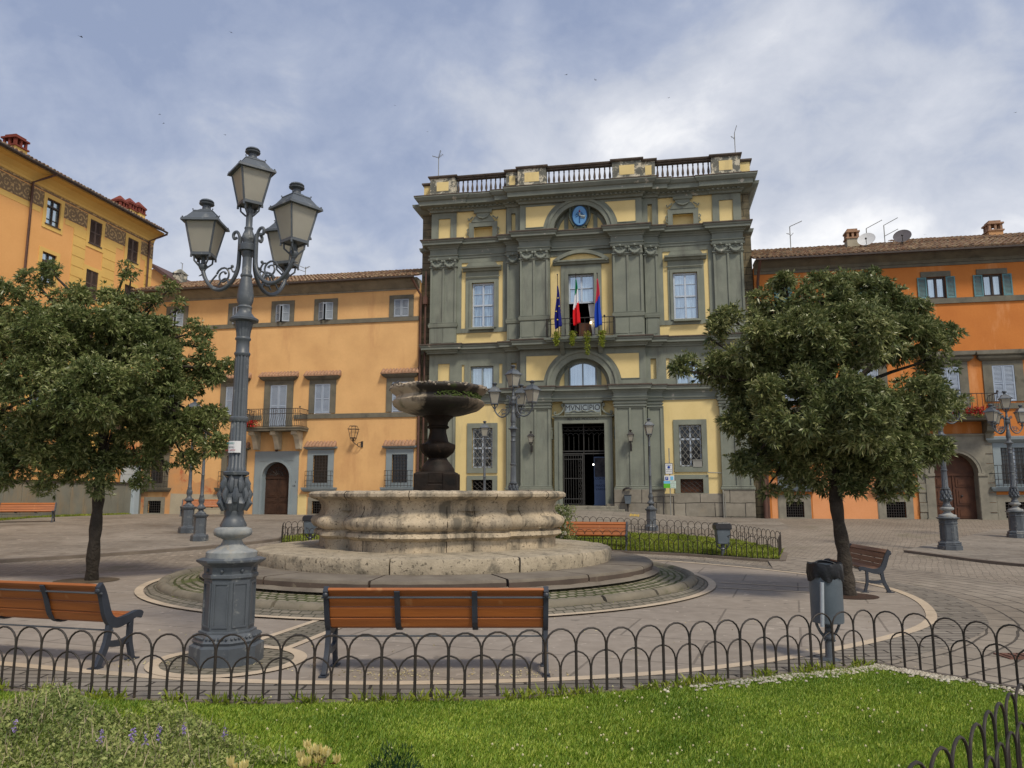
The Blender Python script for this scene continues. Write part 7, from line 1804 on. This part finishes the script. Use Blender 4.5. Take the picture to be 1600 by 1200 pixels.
# ---- grass
def inpoly(P, poly):
    x, y = P[:, 0], P[:, 1]; c = np.zeros(len(P), bool); n = len(poly); j = n-1
    for i in range(n):
        xi, yi = poly[i]; xj, yj = poly[j]
        m_ = ((yi > y) != (yj > y)) & (x < (xj-xi)*(y-yi)/((yj-yi) if yj != yi else 1e-9)+xi); c ^= m_; j = i
    return c
def grass(name, poly, dens, h0, h1, mat, seed, z0=.01, cull=True, w=.004):
    rng = np.random.default_rng(seed); a = np.array(poly); lo, hi = a.min(0), a.max(0)
    n = int((hi-lo).prod()*dens); P = rng.uniform(lo, hi, (n, 2)); P = P[inpoly(P, poly)]
    if cull: P = P[(P[:, 1] > 2.2) & (np.abs(P[:, 0]) < P[:, 1]*.80+.4)]
    n = len(P); cl = .5+.5*np.sin(P[:, 0]*3.1+np.sin(P[:, 1]*2.3)*2)*np.sin(P[:, 1]*3.7+1)
    h = rng.uniform(h0, h1, n)*(.75+.5*cl); an = rng.uniform(0, 2*math.pi, n); ln = rng.uniform(.1, .9, n)*h
    zb = np.array([G(y) for y in P[:, 1]])+z0 if a[:, 1].max() > 18 else np.full(n, z0)
    d = np.stack([np.cos(an), np.sin(an)], 1); s = np.stack([-d[:, 1], d[:, 0]], 1)*w
    b1 = np.c_[P-s, zb]; b2 = np.c_[P+s, zb]; m_ = np.c_[P+d*(ln*.35)[:, None]+s*.7, zb+h*.6]; tp = np.c_[P+d*ln[:, None], zb+h]
    V = np.stack([b1, b2, m_, tp], 1).reshape(-1, 3); Fq = np.arange(n)[:, None]*4+np.array([0, 1, 2, 3]); print(name, n)
    o = np_mesh(name, V, Fq, mat); tag(o, kind='stuff'); return o
m_grass = leafmat('lawn_grass', (.13, .23, .022), (.23, .34, .035), (.40, .45, .08), .5, .3, 1.3)
m_grass2 = leafmat('yellowish_grass', (.14, .20, .02), (.22, .27, .03), (.32, .34, .06), .5, .35, .8)
o = grass('grass', lawn, 17000, .016, .038, m_grass, 1); tag(o, 'bright green clover-strewn lawn behind the front hoop fence', 'grass')
o = grass('grass', fl+fb, 1500, .05, .12, m_grass2, 2, .06, False, .012); tag(o, 'yellow green grass inside the railed far lawn', 'grass')
o = grass('grass', f2+[gnd(560, 848)], 900, .05, .1, m_grass2, 3, .02, False, .012); tag(o, 'grass patch inside the short fence left of the fountain', 'grass')
gv = [facw(-24.15, 0, 7.8), facw(-23.2, 0, 9.5), facw(-23.4, 0, 1.2), facw(-24.1, 0, .9)]
gl_ = [(facw(u, 0, w_).x, facw(u, 0, w_).y) for u, w_ in ((-23.3, 1.0), (-22.9, 1.0), (-22.6, 14), (-23.3, 14))]
o = grass('grass', gl_, 700, .04, .10, m_grass2, 4, .08, False, .015); tag(o, 'narrow verge of grass at the foot of the concrete wall', 'grass')
# weeds along the fence line and in the paving
rng = np.random.default_rng(12); Vs = []; 
bx_ = []
for i in range(len(fr)-1):
    a, b = np.array(fr[i]), np.array(fr[i+1]); n = int(np.linalg.norm(b-a)*260); t_ = rng.uniform(0, 1, (n, 1)); bx_.append(a+(b-a)*t_+rng.normal(size=(n, 2))*.03-np.array([0, .03]))
Pw = np.concatenate(bx_); keep = np.sin(Pw[:, 0]*5.3)+np.sin(Pw[:, 0]*12.1+1) > -.4; Pw = Pw[keep]; n = len(Pw); ax = rng.normal(size=(n, 3))*.5+np.array([0, 0, 1]); ax /= np.linalg.norm(ax, axis=1, keepdims=True)
v, f = leaves(rng, np.c_[Pw, np.full(n, .02)], ax, rng.uniform(.04, .15, n), rng.uniform(.008, .02, n)); o = np_mesh('weeds', v, f, m_grass2); tag(o, 'dry and green weeds growing under the hoops of the front fence', 'weeds', kind='stuff')
# white gravel strip behind the fence
m_pebble = leafmat('white_gravel', (.24, .21, .17), (.34, .31, .26), (.48, .45, .39), .8, .0)
mb = MB(); rnd = random.Random(9)
for i in range(1150):
    k = rnd.choice([6, 7, 7, 8, 8, 9]); P = fr+[gnd(1500, 1065), corner]; a, b = P[k], P[k+1]; t_ = rnd.random()**(.35 if k == 6 else 1); d = Vector((b[0]-a[0], b[1]-a[1])).normalized(); o_ = .05+abs(rnd.gauss(0, .08)); x, y = a[0]+(b[0]-a[0])*t_+d.y*o_, a[1]+(b[1]-a[1])*t_-d.x*o_; r = rnd.uniform(.008, .02)
    mb.lathe([(r*.3, -r*.4), (r, 0), (r*.4, r*.6)], 5, (x, y, .035))
tag(mb.build('gravel', m_pebble), 'white gravel chips strewn inside the front lawn edge', 'gravel', kind='stuff')
# clover heads
m_clover = M('clover_white', (.52, .48, .28), (.42, .38, .22), 8); mb = MB()
for i in range(480):
    x = rnd.uniform(-1.8, 3.8) if rnd.random() < .55 else rnd.gauss(.9, .9); y = rnd.uniform(2.4, 6.6)
    if inpoly(np.array([[x, y]]), lawn)[0] and math.sin(x*2.3+y)+math.sin(y*3.1-x) > -.7: mb.ball((x, y, rnd.uniform(.05, .085)), rnd.uniform(.005, .009), 5, 4)
tag(mb.build('clover_flowers', m_clover), 'small white clover heads dotted over the front lawn', 'clover', kind='stuff')
# catmint bed bottom left
m_cat = leafmat('catmint_leaves', (.13, .18, .045), (.23, .28, .085), (.38, .40, .16), .7, .25, 1.4)
m_catf = leafmat('catmint_flowers', (.20, .13, .40), (.28, .2, .5), (.36, .28, .55), .7, .2)
m_cats = leafmat('catmint_dry_spikes', (.36, .31, .20), (.44, .36, .26), (.3, .26, .22), .8, .2)
rng = np.random.default_rng(21); n = 15000
P = np.c_[rng.uniform(-3.9, -.85, n), rng.uniform(2.6, 5.75, n)]
lim = -1.05-.14*(P[:, 1]-2.6)+.22*np.sin(P[:, 1]*4)+.12*np.sin(P[:, 1]*11); back = 5.45-.55*np.clip(P[:, 0]+2.6, -1, 2)+.2*np.sin(P[:, 0]*5)
P = P[(P[:, 0] < lim) & (P[:, 1] < back)]; n = len(P); H_ = .13+.08*np.sin(P[:, 0]*3+1)*np.sin(P[:, 1]*3.3)+.06*np.sin(P[:, 0]*8+P[:, 1]*6); edge = np.clip((lim[:0].sum()+0)+1, 0, 1)
H_ = H_*rng.uniform(.35, 1.05, n)
base = np.c_[P, H_]; k = 6; bb = np.repeat(base, k, 0)+rng.normal(size=(n*k, 3))*.018; ax = rng.normal(size=(n*k, 3))*.7+np.array([0, 0, .6]); ax /= np.linalg.norm(ax, axis=1, keepdims=True)
ln = rng.uniform(.014, .034, n*k); v, f = leaves(rng, bb, ax, ln, ln*.55); o = np_mesh('catmint_foliage', v, f, m_cat); tag(o, 'mass of grey green catmint foliage filling the bottom left corner', 'plants', kind='stuff')
sel = rng.choice(n, 2200); b3 = base[sel]; st_n = len(b3); ax = rng.normal(size=(st_n, 3))*.28+np.array([0, 0, 1]); ax /= np.linalg.norm(ax, axis=1, keepdims=True)
v, f = leaves(rng, b3-ax*.03, ax, rng.uniform(.07, .16, st_n), np.full(st_n, .006), 0, .05); o = np_mesh('catmint_stalks', v, f, m_cats); tag(o, 'thin dry flower stalks rising from the catmint bed', 'plants', kind='stuff')
Vs, Fs, b0 = [], [], 0
for (cx_, cy_, nn_) in ((-2.05, 4.35, 6), (-1.75, 4.55, 2), (-2.9, 4.6, 2), (-3.4, 4.9, 2)):
    for j in range(nn_):
        x, y = cx_+rng.normal()*.09, cy_+rng.normal()*.09; h = .22+rng.uniform(0, .06); m_ = 26; zz = rng.uniform(0, .07, m_)
        bb = np.c_[x+rng.normal(size=m_)*.005, y+rng.normal(size=m_)*.005, h+zz]; ax = rng.normal(size=(m_, 3)); ax /= np.linalg.norm(ax, axis=1, keepdims=True); v, f = leaves(rng, bb, ax, np.full(m_, .014), np.full(m_, .008)); Vs.append(v); Fs.append(f+b0); b0 += len(v)
o = np_mesh('catmint_blossom', np.concatenate(Vs), np.concatenate(Fs), m_catf); tag(o, 'purple blossom spikes scattered in the catmint bed', 'plants', kind='stuff')
# yellow flowers (sedum-like), two clumps, and a dark dwarf conifer at the bottom edge
m_yf = leafmat('pale_yellow_petals', (.62, .52, .20), (.72, .62, .28), (.80, .72, .40), .6, .3); m_yst = leafmat('reddish_stems', (.12, .05, .02), (.14, .09, .03), (.10, .13, .03), .6, .2)
def clump(px, py, z, label, n=11, spread=.085, seed=1):
    q = at_y(px, py, 3.9); e = empty('yellow_flower_clump', (q.x, q.y, 0), 0, label, 'flowers'); rng = np.random.default_rng(seed); Vs, Fs, b0, Vp, Fp, c0 = [], [], 0, [], [], 0
    for j in range(n):
        x, y = rng.normal()*spread, rng.normal()*spread*.8; h = q.z-.02+rng.uniform(-.07, .02)
        m_ = 30; zz = rng.uniform(.0, 1, m_); bb = np.c_[x*zz, y*zz, h*zz]+rng.normal(size=(m_, 3))*.006; ax = rng.normal(size=(m_, 3))*.6+np.array([0, 0, .7]); ax /= np.linalg.norm(ax, axis=1, keepdims=True); v, f = leaves(rng, bb, ax, rng.uniform(.02, .05, m_), rng.uniform(.006, .012, m_)); Vs.append(v); Fs.append(f+b0); b0 += len(v)
        m_ = 14; a = np.arange(m_)*2.4; up = np.c_[np.cos(a)*.35, np.sin(a)*.35, np.ones(m_)]; up /= np.linalg.norm(up, axis=1, keepdims=True); bb = np.c_[x+np.cos(a)*.006, y+np.sin(a)*.006, np.full(m_, h)]; v, f = leaves(rng, bb, up, np.full(m_, .045), np.full(m_, .018), .1, -.05); Vp.append(v); Fp.append(f+c0); c0 += len(v)
    np_mesh('stems', np.concatenate(Vs), np.concatenate(Fs), m_yst, e); np_mesh('petals', np.concatenate(Vp), np.concatenate(Fp), m_yf, e)
clump(494, 1168, 0, 'clump of pale yellow cup flowers on reddish stems at the bottom edge', 12, .05, 2); clump(368, 1190, 0, 'smaller clump of pale yellow flowers just right of the catmint at the bottom edge', 5, .03, 3)
q = at_y(617, 1160, 3.6); e = empty('dwarf_conifer', (q.x, q.y, 0), 0, 'low dark green feathery conifer at the bottom edge right of the yellow flowers', 'shrub'); rng = np.random.default_rng(6); n = 9000
d = rng.normal(size=(n, 3)); d[:, 2] = np.abs(d[:, 2]); d /= np.linalg.norm(d, axis=1, keepdims=True); p = d*np.array([.19, .16, q.z])*rng.uniform(.3, 1, n)[:, None]; ax = d+rng.normal(size=(n, 3))*.3+np.array([0, 0, .5]); ax /= np.linalg.norm(ax, axis=1, keepdims=True)
v, f = leaves(rng, p, ax, rng.uniform(.02, .05, n), np.full(n, .004)); np_mesh('foliage', v, f, leafmat('conifer_needles', (.008, .03, .010), (.015, .05, .015), (.03, .07, .02)), e)
# white rose bush by the basin and tuft
m_rose = leafmat('white_rose_petals', (.6, .58, .5), (.7, .68, .6), (.75, .7, .6), .6, .2); q = at_y(876, 845, 17.8); e = empty('white_rose_bush', (q.x, 17.8, G(17.8)), 0, 'white rose bush showing past the right side of the fountain basin', 'shrub'); rng = np.random.default_rng(7); n = 2600
zt = at_y(874, 790, 17.8).z; p = rng.normal(size=(n, 3))*np.array([.16, .16, .0])+np.c_[np.zeros(n), np.zeros(n), rng.uniform(.1, 1, n)**.7*zt]; ax = rng.normal(size=(n, 3)); ax /= np.linalg.norm(ax, axis=1, keepdims=True); v, f = leaves(rng, p, ax, rng.uniform(.04, .08, n), rng.uniform(.02, .035, n)); np_mesh('foliage', v, f, m_leaf1, e)
Vs, Fs, b0 = [], [], 0
for j in range(13):
    c = np.array([rng.normal()*.10, -.15+rng.normal()*.05, zt-rng.uniform(0, .75)]); m_ = 22; ax = rng.normal(size=(m_, 3)); ax /= np.linalg.norm(ax, axis=1, keepdims=True); v, f = leaves(rng, np.repeat(c[None], m_, 0), ax, np.full(m_, .05), np.full(m_, .045)); Vs.append(v); Fs.append(f+b0); b0 += len(v)
np_mesh('petals', np.concatenate(Vs), np.concatenate(Fs), m_rose, e)
# weeds on the ring
rng = np.random.default_rng(31); n = 2600; a = rng.uniform(0, 2*math.pi, n); k_ = np.sin(a*5)+np.sin(a*11+1) > .2; a = a[k_]; n = len(a); r = np.where(rng.uniform(size=n) < .5, 4.86, 4.12)+rng.normal(size=n)*.02; bb = np.c_[FC[0]+r*np.cos(a), FC[1]+r*np.sin(a), np.where(r > 4.5, .05, .20)]
ax = rng.normal(size=(n, 3))*.5+np.array([0, 0, 1]); ax /= np.linalg.norm(ax, axis=1, keepdims=True); v, f = leaves(rng, bb, ax, rng.uniform(.02, .06, n), np.full(n, .008)); o = np_mesh('ring_weeds', v, f, m_grass2); tag(o, 'tufts of weeds along the kerb and step of the fountain ring', 'weeds', kind='stuff')
# ================================================================= BALCONY FLOWERS, FLAGS
def trailing(u, z, w_, label, drop, wd=.16, seed=1, red=False, name='hanging_plant', n=520):
    e = empty(name, facw(u, z, w_), -AY, label, 'plant'); rng = np.random.default_rng(seed)
    MB().taper((0, 0), -.02, .16, .09, .08, .12, .10).build('pot', m_hood, e)
    zz = rng.uniform(-drop, .22, n); sx = wd*(1-.5*np.clip(-zz/drop, 0, 1)); p = np.c_[rng.normal(size=n)*sx*.6, -.14+rng.normal(size=n)*.05, zz]; ax = rng.normal(size=(n, 3))+np.array([0, -.3, -.3]); ax /= np.linalg.norm(ax, axis=1, keepdims=True)
    v, f = leaves(rng, p, ax, rng.uniform(.05, .09, n), rng.uniform(.03, .05, n)); np_mesh('foliage', v, f, m_grass2 if not red else m_leaf1, e)
    if red:
        m_ = 260; p = np.c_[rng.normal(size=m_)*wd, -.16+rng.normal(size=m_)*.05, rng.uniform(.0, .3, m_)]; ax = rng.normal(size=(m_, 3)); ax /= np.linalg.norm(ax, axis=1, keepdims=True); v, f = leaves(rng, p, ax, np.full(m_, .07), np.full(m_, .06)); np_mesh('petals', v, f, m_redf, e)
m_redf = leafmat('red_geranium_petals', (.30, .01, .015), (.40, .015, .02), (.5, .03, .03), .6, .2)
wb = 1.12
trailing(fu(870, 533, wb), 8.95, wb, 'left plant of the four trailing over the town hall balcony', .42, .12, 1)
trailing(fu(895, 533, wb), 8.95, wb, 'second plant from the left trailing over the town hall balcony', .46, .12, 2)
trailing(fu(918, 533, wb), 8.95, wb, 'longest plant trailing from the middle of the town hall balcony', .92, .14, 3)
trailing(fu(941, 533, wb), 8.95, wb, 'rightmost plant trailing over the town hall balcony', .55, .14, 4)
trailing(fu(1442, 645, .95), 4.98, .95, 'red geraniums at the left end of the orange house balcony', .12, .26, 5, True, 'flower_box', 300)
trailing(fu(1500, 645, .95), 4.98, .95, 'red geraniums in the middle of the orange house balcony', .12, .30, 6, True, 'flower_box', 300)
trailing(fu(1528, 645, .95), 4.98, .95, 'red geraniums at the right end of the orange house balcony', .12, .34, 7, True, 'flower_box', 300)
trailing(fu(393, 668, .9), 4.98, .9, 'red flowers on the floor of the peach house balcony', .02, .2, 8, True, 'flower_box', 120)
def flag(px, ptop, ctop, cbot, cols, label, lean=.0, stars=False, wd=.62):
    w_ = 1.35; u, zt = fac_uz(px, ptop, w_); e = empty('flag', facw(u, 9.1, 1.1), -AY, label, 'flag', 'flags on the town hall balcony')
    MB().tube([(lean*.5, 0, -.1), (lean, -.25, zt-9.1)], .016, 6).build('pole', m_door, e); MB().ball((lean, -.25, zt-9.1), .035).build('finial', m_iron, e)
    z1, z0 = fac_uz(px, ctop, w_)[1]-9.1, fac_uz(px, cbot, w_)[1]-9.1; mb = MB(); nx, nz = 22, 26; vs = []; rnd = random.Random(px)
    for j in range(nz+1):
        t_ = j/nz; W = wd*(.10+.62*min(1, t_*1.25))*(1 if t_ < .8 else 1)
        for i in range(nx+1):
            s = i/nx; x = lean+(s-.45)*W*.72+.02*math.sin(t_*7); y = -.25-.055*math.sin(s*9.5+t_*2)*(.3+t_)-.02
            zz = z1+(z0-z1)*t_-(.16*(1-s)*t_ if px % 2 else .16*s*t_)+.10*t_*.8
            vs.append((x, y, zz))
    fs, ms = [], []
    for j in range(nz):
        for i in range(nx):
            fs.append((j*(nx+1)+i, j*(nx+1)+i+1, (j+1)*(nx+1)+i+1, (j+1)*(nx+1)+i)); q = (j+.5)/nz+.16*(i/nx-.5); ms.append(min(len(cols)-1, sum(q > c_[0] for c_ in cols[:-1])))
    mb.add(vs, fs); mb.m = ms; o = mb.build('cloth', [c_[1] for c_ in cols] if len(cols) > 1 else cols[0][1], e, smooth=80)
    sol = o.modifiers.new('thick', 'SOLIDIFY'); sol.thickness = .006
    if stars:
        for (sx, sz) in ((.03, .30), (-.06, .62), (.08, .50), (.0, .82)):
            P = []
            for k in range(10): r = .045 if k % 2 == 0 else .018; a = math.pi/2+k*math.pi/5; P.append((lean+sx+r*math.cos(a), z1+(z0-z1)*sz+r*math.sin(a)))
            MB().prism_xz(P[::-1] if False else P, -.36, -.35).build('star', m_star, e)
def cloth(n, c): 
    m, t, b = material(n); b.inputs['Base Color'].default_value = rgba(c); b.inputs['Roughness'].default_value = .7; b.inputs['Specular IOR Level'].default_value = .2; return m
m_star = cloth('star_yellow', (.75, .6, .08)); fb_, fg_, fw_, frd, fb2 = cloth('flag_navy', (.008, .012, .14)), cloth('flag_green', (.0, .16, .06)), cloth('flag_white', (.62, .64, .68)), cloth('flag_red', (.55, .01, .015)), cloth('flag_blue', (.01, .05, .36))
flag(871, 429, 447, 512, [(1, fb_)], 'dark blue flag with yellow stars, leftmost on the town hall balcony', .0, True)
flag(899, 428, 437, 507, [(.28, fg_), (.58, fw_), (1, frd)], 'green white and red flag in front of the balcony window of the town hall', .02)
flag(933, 427, 436, 510, [(.42, cloth('flag_crimson', (.45, .03, .06))), (1, fb2)], 'crimson over blue flag, rightmost on the town hall balcony', .0)
# ================================================================= AERIALS, DISHES, BIRDS
def aerial(px, pb_, pt, w_, label, arms, tilt=0):
    u, zb = fac_uz(px, pb_, w_); zt = fac_uz(px, pt, w_)[1]; e = empty('roof_aerial', facw(u, zb-.4, w_), -AY, label, 'aerial', 'roof aerials'); H_ = zt-zb+.4
    MB().bar((0, 0, 0), (0, 0, H_), .022, 5).build('mast', m_gpole, e); mb = MB()
    for (z, dx, dz, nel) in arms:
        a = Vector((0, 0, H_-z)); b = Vector((dx, -.2, H_-z+dz)); mb.bar(a, b, .016, 4)
        for k in range(nel): p = a.lerp(b, (k+.5)/nel); mb.bar(p+Vector((0, -.16, -.02)), p+Vector((0, .16, .02)), .008, 4)
    mb.build('antenna', m_gpole, e)
aerial(685, 279, 246, -1.5, 'roof aerial with a bent tip above the left end of the town hall', [(.0, .17, .30, 5), (.02, -.3, .03, 3), (.0, .3, .06, 3)])
aerial(1149, 243, 208, -1.5, 'roof aerial above the right end of the town hall', [(.0, .1, .3, 5), (.3, -.2, .05, 2)])
aerial(477, 432, 417, -4, 'roof aerial with crossed rods above the peach house roof', [(.1, .35, .05, 4), (.3, -.65, .22, 6), (.1, -.3, .12, 3)])
aerial(449, 434, 421, -4, 'short bare rod aerial behind the near lamp on the peach house roof', [(.02, .05, .02, 1)])
aerial(283, 445, 412, -4, 'tall bare rod aerial left of the near lamp lanterns above the peach house', [(.02, .04, .02, 1)])
aerial(1236, 394, 354, -1.8, 'roof aerial nearest the town hall on the orange house roof', [(.0, .55, .18, 6), (.5, .12, .1, 2), (.4, -.2, .0, 1)])
aerial(1355, 380, 357, -2.5, 'roof aerial rising behind the white satellite dish', [(.0, .70, .32, 7)])
aerial(1383, 382, 352, -2.5, 'roof aerial with two booms between the two satellite dishes', [(.0, .6, .28, 6), (.55, .58, .26, 5)])
def dish(px, py, r, w_, mat, label, zb):
    u, z = fac_uz(px, py, w_); e = empty('satellite_dish', facw(u, z, w_), -AY, label, 'satellite dish', 'satellite dishes'); mb = MB(); mb.lathe([(.01, 0), (r*.5, .03*r), (r*.8, .09*r), (r, .16*r), (r*1.01, .18*r), (r*.8, .12*r), (.01, .03*r)], 28, cap=False); o = mb.build('reflector', mat, e, smooth=60); o.rotation_euler = (math.radians(62), 0, math.radians(-22))
    MB().tube([(0, .12, 0), (0, .14, -zb)], .03, 6).build('mast', m_gpole, e); MB().tube([(0, 0, -r*.8), (-.18, -.55, -.12)], .015, 5).build('feed_arm', m_iron, e); MB().ball((-.18, -.55, -.1), .05).build('feed_horn', m_iron, e)
dish(1354, 375, .40, -1.8, m_white, 'white satellite dish beside the brick chimney on the orange house', .55)
dish(1410, 370, .40, -1.8, M('grey_dish', (.12, .11, .12), (.09, .085, .09)), 'dark grey satellite dish right of the white one on the orange house', .6)
m_bird = M('dark_swift', (.012, .012, .014), (.012, .012, .014))
bp_ = None
for (px, py, s, rz, lab_) in ((127, 58, 1.25, .5, 'swallow in the sky at the upper left corner'), (361, 51, .8, 2.2, 'swallow high above the near lamp post'), (250, 179, .7, .2, 'upper swallow of the close pair above the ochre building'), (256, 193, .7, .1, 'lower swallow of the close pair above the ochre building'), (352, 211, .75, 1.2, 'swallow just above the top lantern of the near lamp'), (885, 117, .9, .6, 'left swallow of the pair high above the town hall'), (930, 125, .8, 2.5, 'right swallow of the pair high above the town hall'), (1045, 153, .7, .4, 'swallow above the right half of the town hall'), (668, 206, .5, 1.0, 'faint swallow above the left end of the town hall'), (617, 165, .5, 1.8, 'faint swallow in the open sky left of the town hall'), (1587, 176, .7, .3, 'swallow at the right edge of the sky'), (1445, 367, .6, .9, 'swallow low above the orange house roof')):
    q = at_y(px, py, 48)
    if bp_ is None:
        e = empty('swallow', tuple(q), rz, lab_, 'bird', 'swallows in the sky'); MB().tube([(-.11, 0, 0), (-.05, 0, .01), (0, 0, .015), (.05, 0, .01), (.08, 0, 0)], [.004, .016, .022, .016, .003], 6).build('body', m_bird, e)
        for k in (-1, 1):
            mb = MB(); mb.add([(.03, 0, .012), (.035, k*.08, .05), (-.03, k*.19, .03), (.0, k*.08, .045), (-.02, 0, .012), (.03, 0, .004), (.035, k*.08, .043), (-.03, k*.19, .027), (.0, k*.08, .038), (-.02, 0, .004)], [(0, 1, 3, 4), (1, 2, 3), (9, 8, 6, 5), (8, 7, 6), (0, 5, 6, 1), (1, 6, 7, 2), (2, 7, 8, 3), (3, 8, 9, 4)]); mb.build('wing', m_bird, e)
        mb = MB(); mb.prism_xy([(-.09, -.012), (-.18, -.04), (-.13, 0), (-.18, .04), (-.09, .012)][::-1], -.002, .002); mb.build('tail', m_bird, e); bp_ = e; e.rotation_euler = (.3, .3, rz); e.scale = (s,)*3
    else:
        c = copy_tree(bp_); c.location = q; c.rotation_euler = (.2, -.2, rz); c.scale = (s,)*3; c['label'] = lab_

# small things lying on the paving
m_petal = leafmat('pale_fallen_petals', (.42, .36, .20), (.50, .45, .30), (.36, .28, .14), .8, .1)
rng = np.random.default_rng(77); Vs = []
Pl = np.concatenate([rng.normal(size=(170, 2))*np.array([.17, .12])+np.array([-.95, 6.95]), rng.normal(size=(120, 2))*np.array([.20, .10])+np.array([.0, 6.98]), rng.normal(size=(60, 2))*np.array([.3, .12])+np.array([-1.5, 7.0]), rng.normal(size=(70, 2))*np.array([.35, .15])+np.array([-3.3, 7.4]), rng.uniform((-4.5, 7), (4.5, 10), (150, 2))])
ax = rng.normal(size=(len(Pl), 3)); ax[:, 2] = .1; ax /= np.linalg.norm(ax, axis=1, keepdims=True)
v, f = leaves(rng, np.c_[Pl, np.full(len(Pl), .014)], ax, rng.uniform(.012, .03, len(Pl)), rng.uniform(.008, .016, len(Pl)), .1, .0); o = np_mesh('fallen_petals', v, f, m_petal); tag(o, 'pale fallen petals and litter scattered on the paving under the benches', 'litter', kind='stuff')
a_, b_ = gnd(1562, 1026), gnd(1606, 1034)
e = empty('drain_cover', (a_[0], a_[1], 0), 0, 'reddish slotted drain cover set in the paving beyond the fence at the right edge', 'drain cover')
m_dr = M('rusty_drain_cover', (.16, .075, .05), (.10, .05, .035), 8, bst=.6)
mb = MB(); W = .62; mb.box(0, W, -.16, .10, .004, .016); mb.build('plate', m_dr, e)
for i in range(7): MB().box(.04+i*.08, .09+i*.08, -.12, .06, .016, .024).build('rib', m_dr, e)
g_ = gnd(990, 806); q = facw(fac_uz(990, 800, 3)[0], 0, 3.0); P = [gnd(984, 804), gnd(995, 802), gnd(998, 808), gnd(986, 810)]
for i in range(3):
    u0, w0 = 2.15+.12*i, 2.6
mk = MB(); zz = lambda x, y: G(y)+.46*math.exp(-((Vector((x, y, 0))-P0).dot(UX)/3.6)**2)*max(0, 1-(-(Vector((x, y, 0))-P0).dot(UN))/8.0)**1.5+.02
for k in range(5):
    u_ = fac_uz(984+k*3, 790, 2.4)[0]; pts = [facw(u_, 0, 2.0+.25*(k % 2)), facw(u_+.07, 0, 2.0+.25*(k % 2)), facw(u_+.07, 0, 3.2-.2*(k % 2)), facw(u_, 0, 3.2-.2*(k % 2))]
    mk.add([(p.x, p.y, zz(p.x, p.y)) for p in pts], [(0, 3, 2, 1)])
structure(mk.build('painted_road_mark', M('yellow_road_paint', (.55, .36, .06), (.35, .27, .10), 6)))
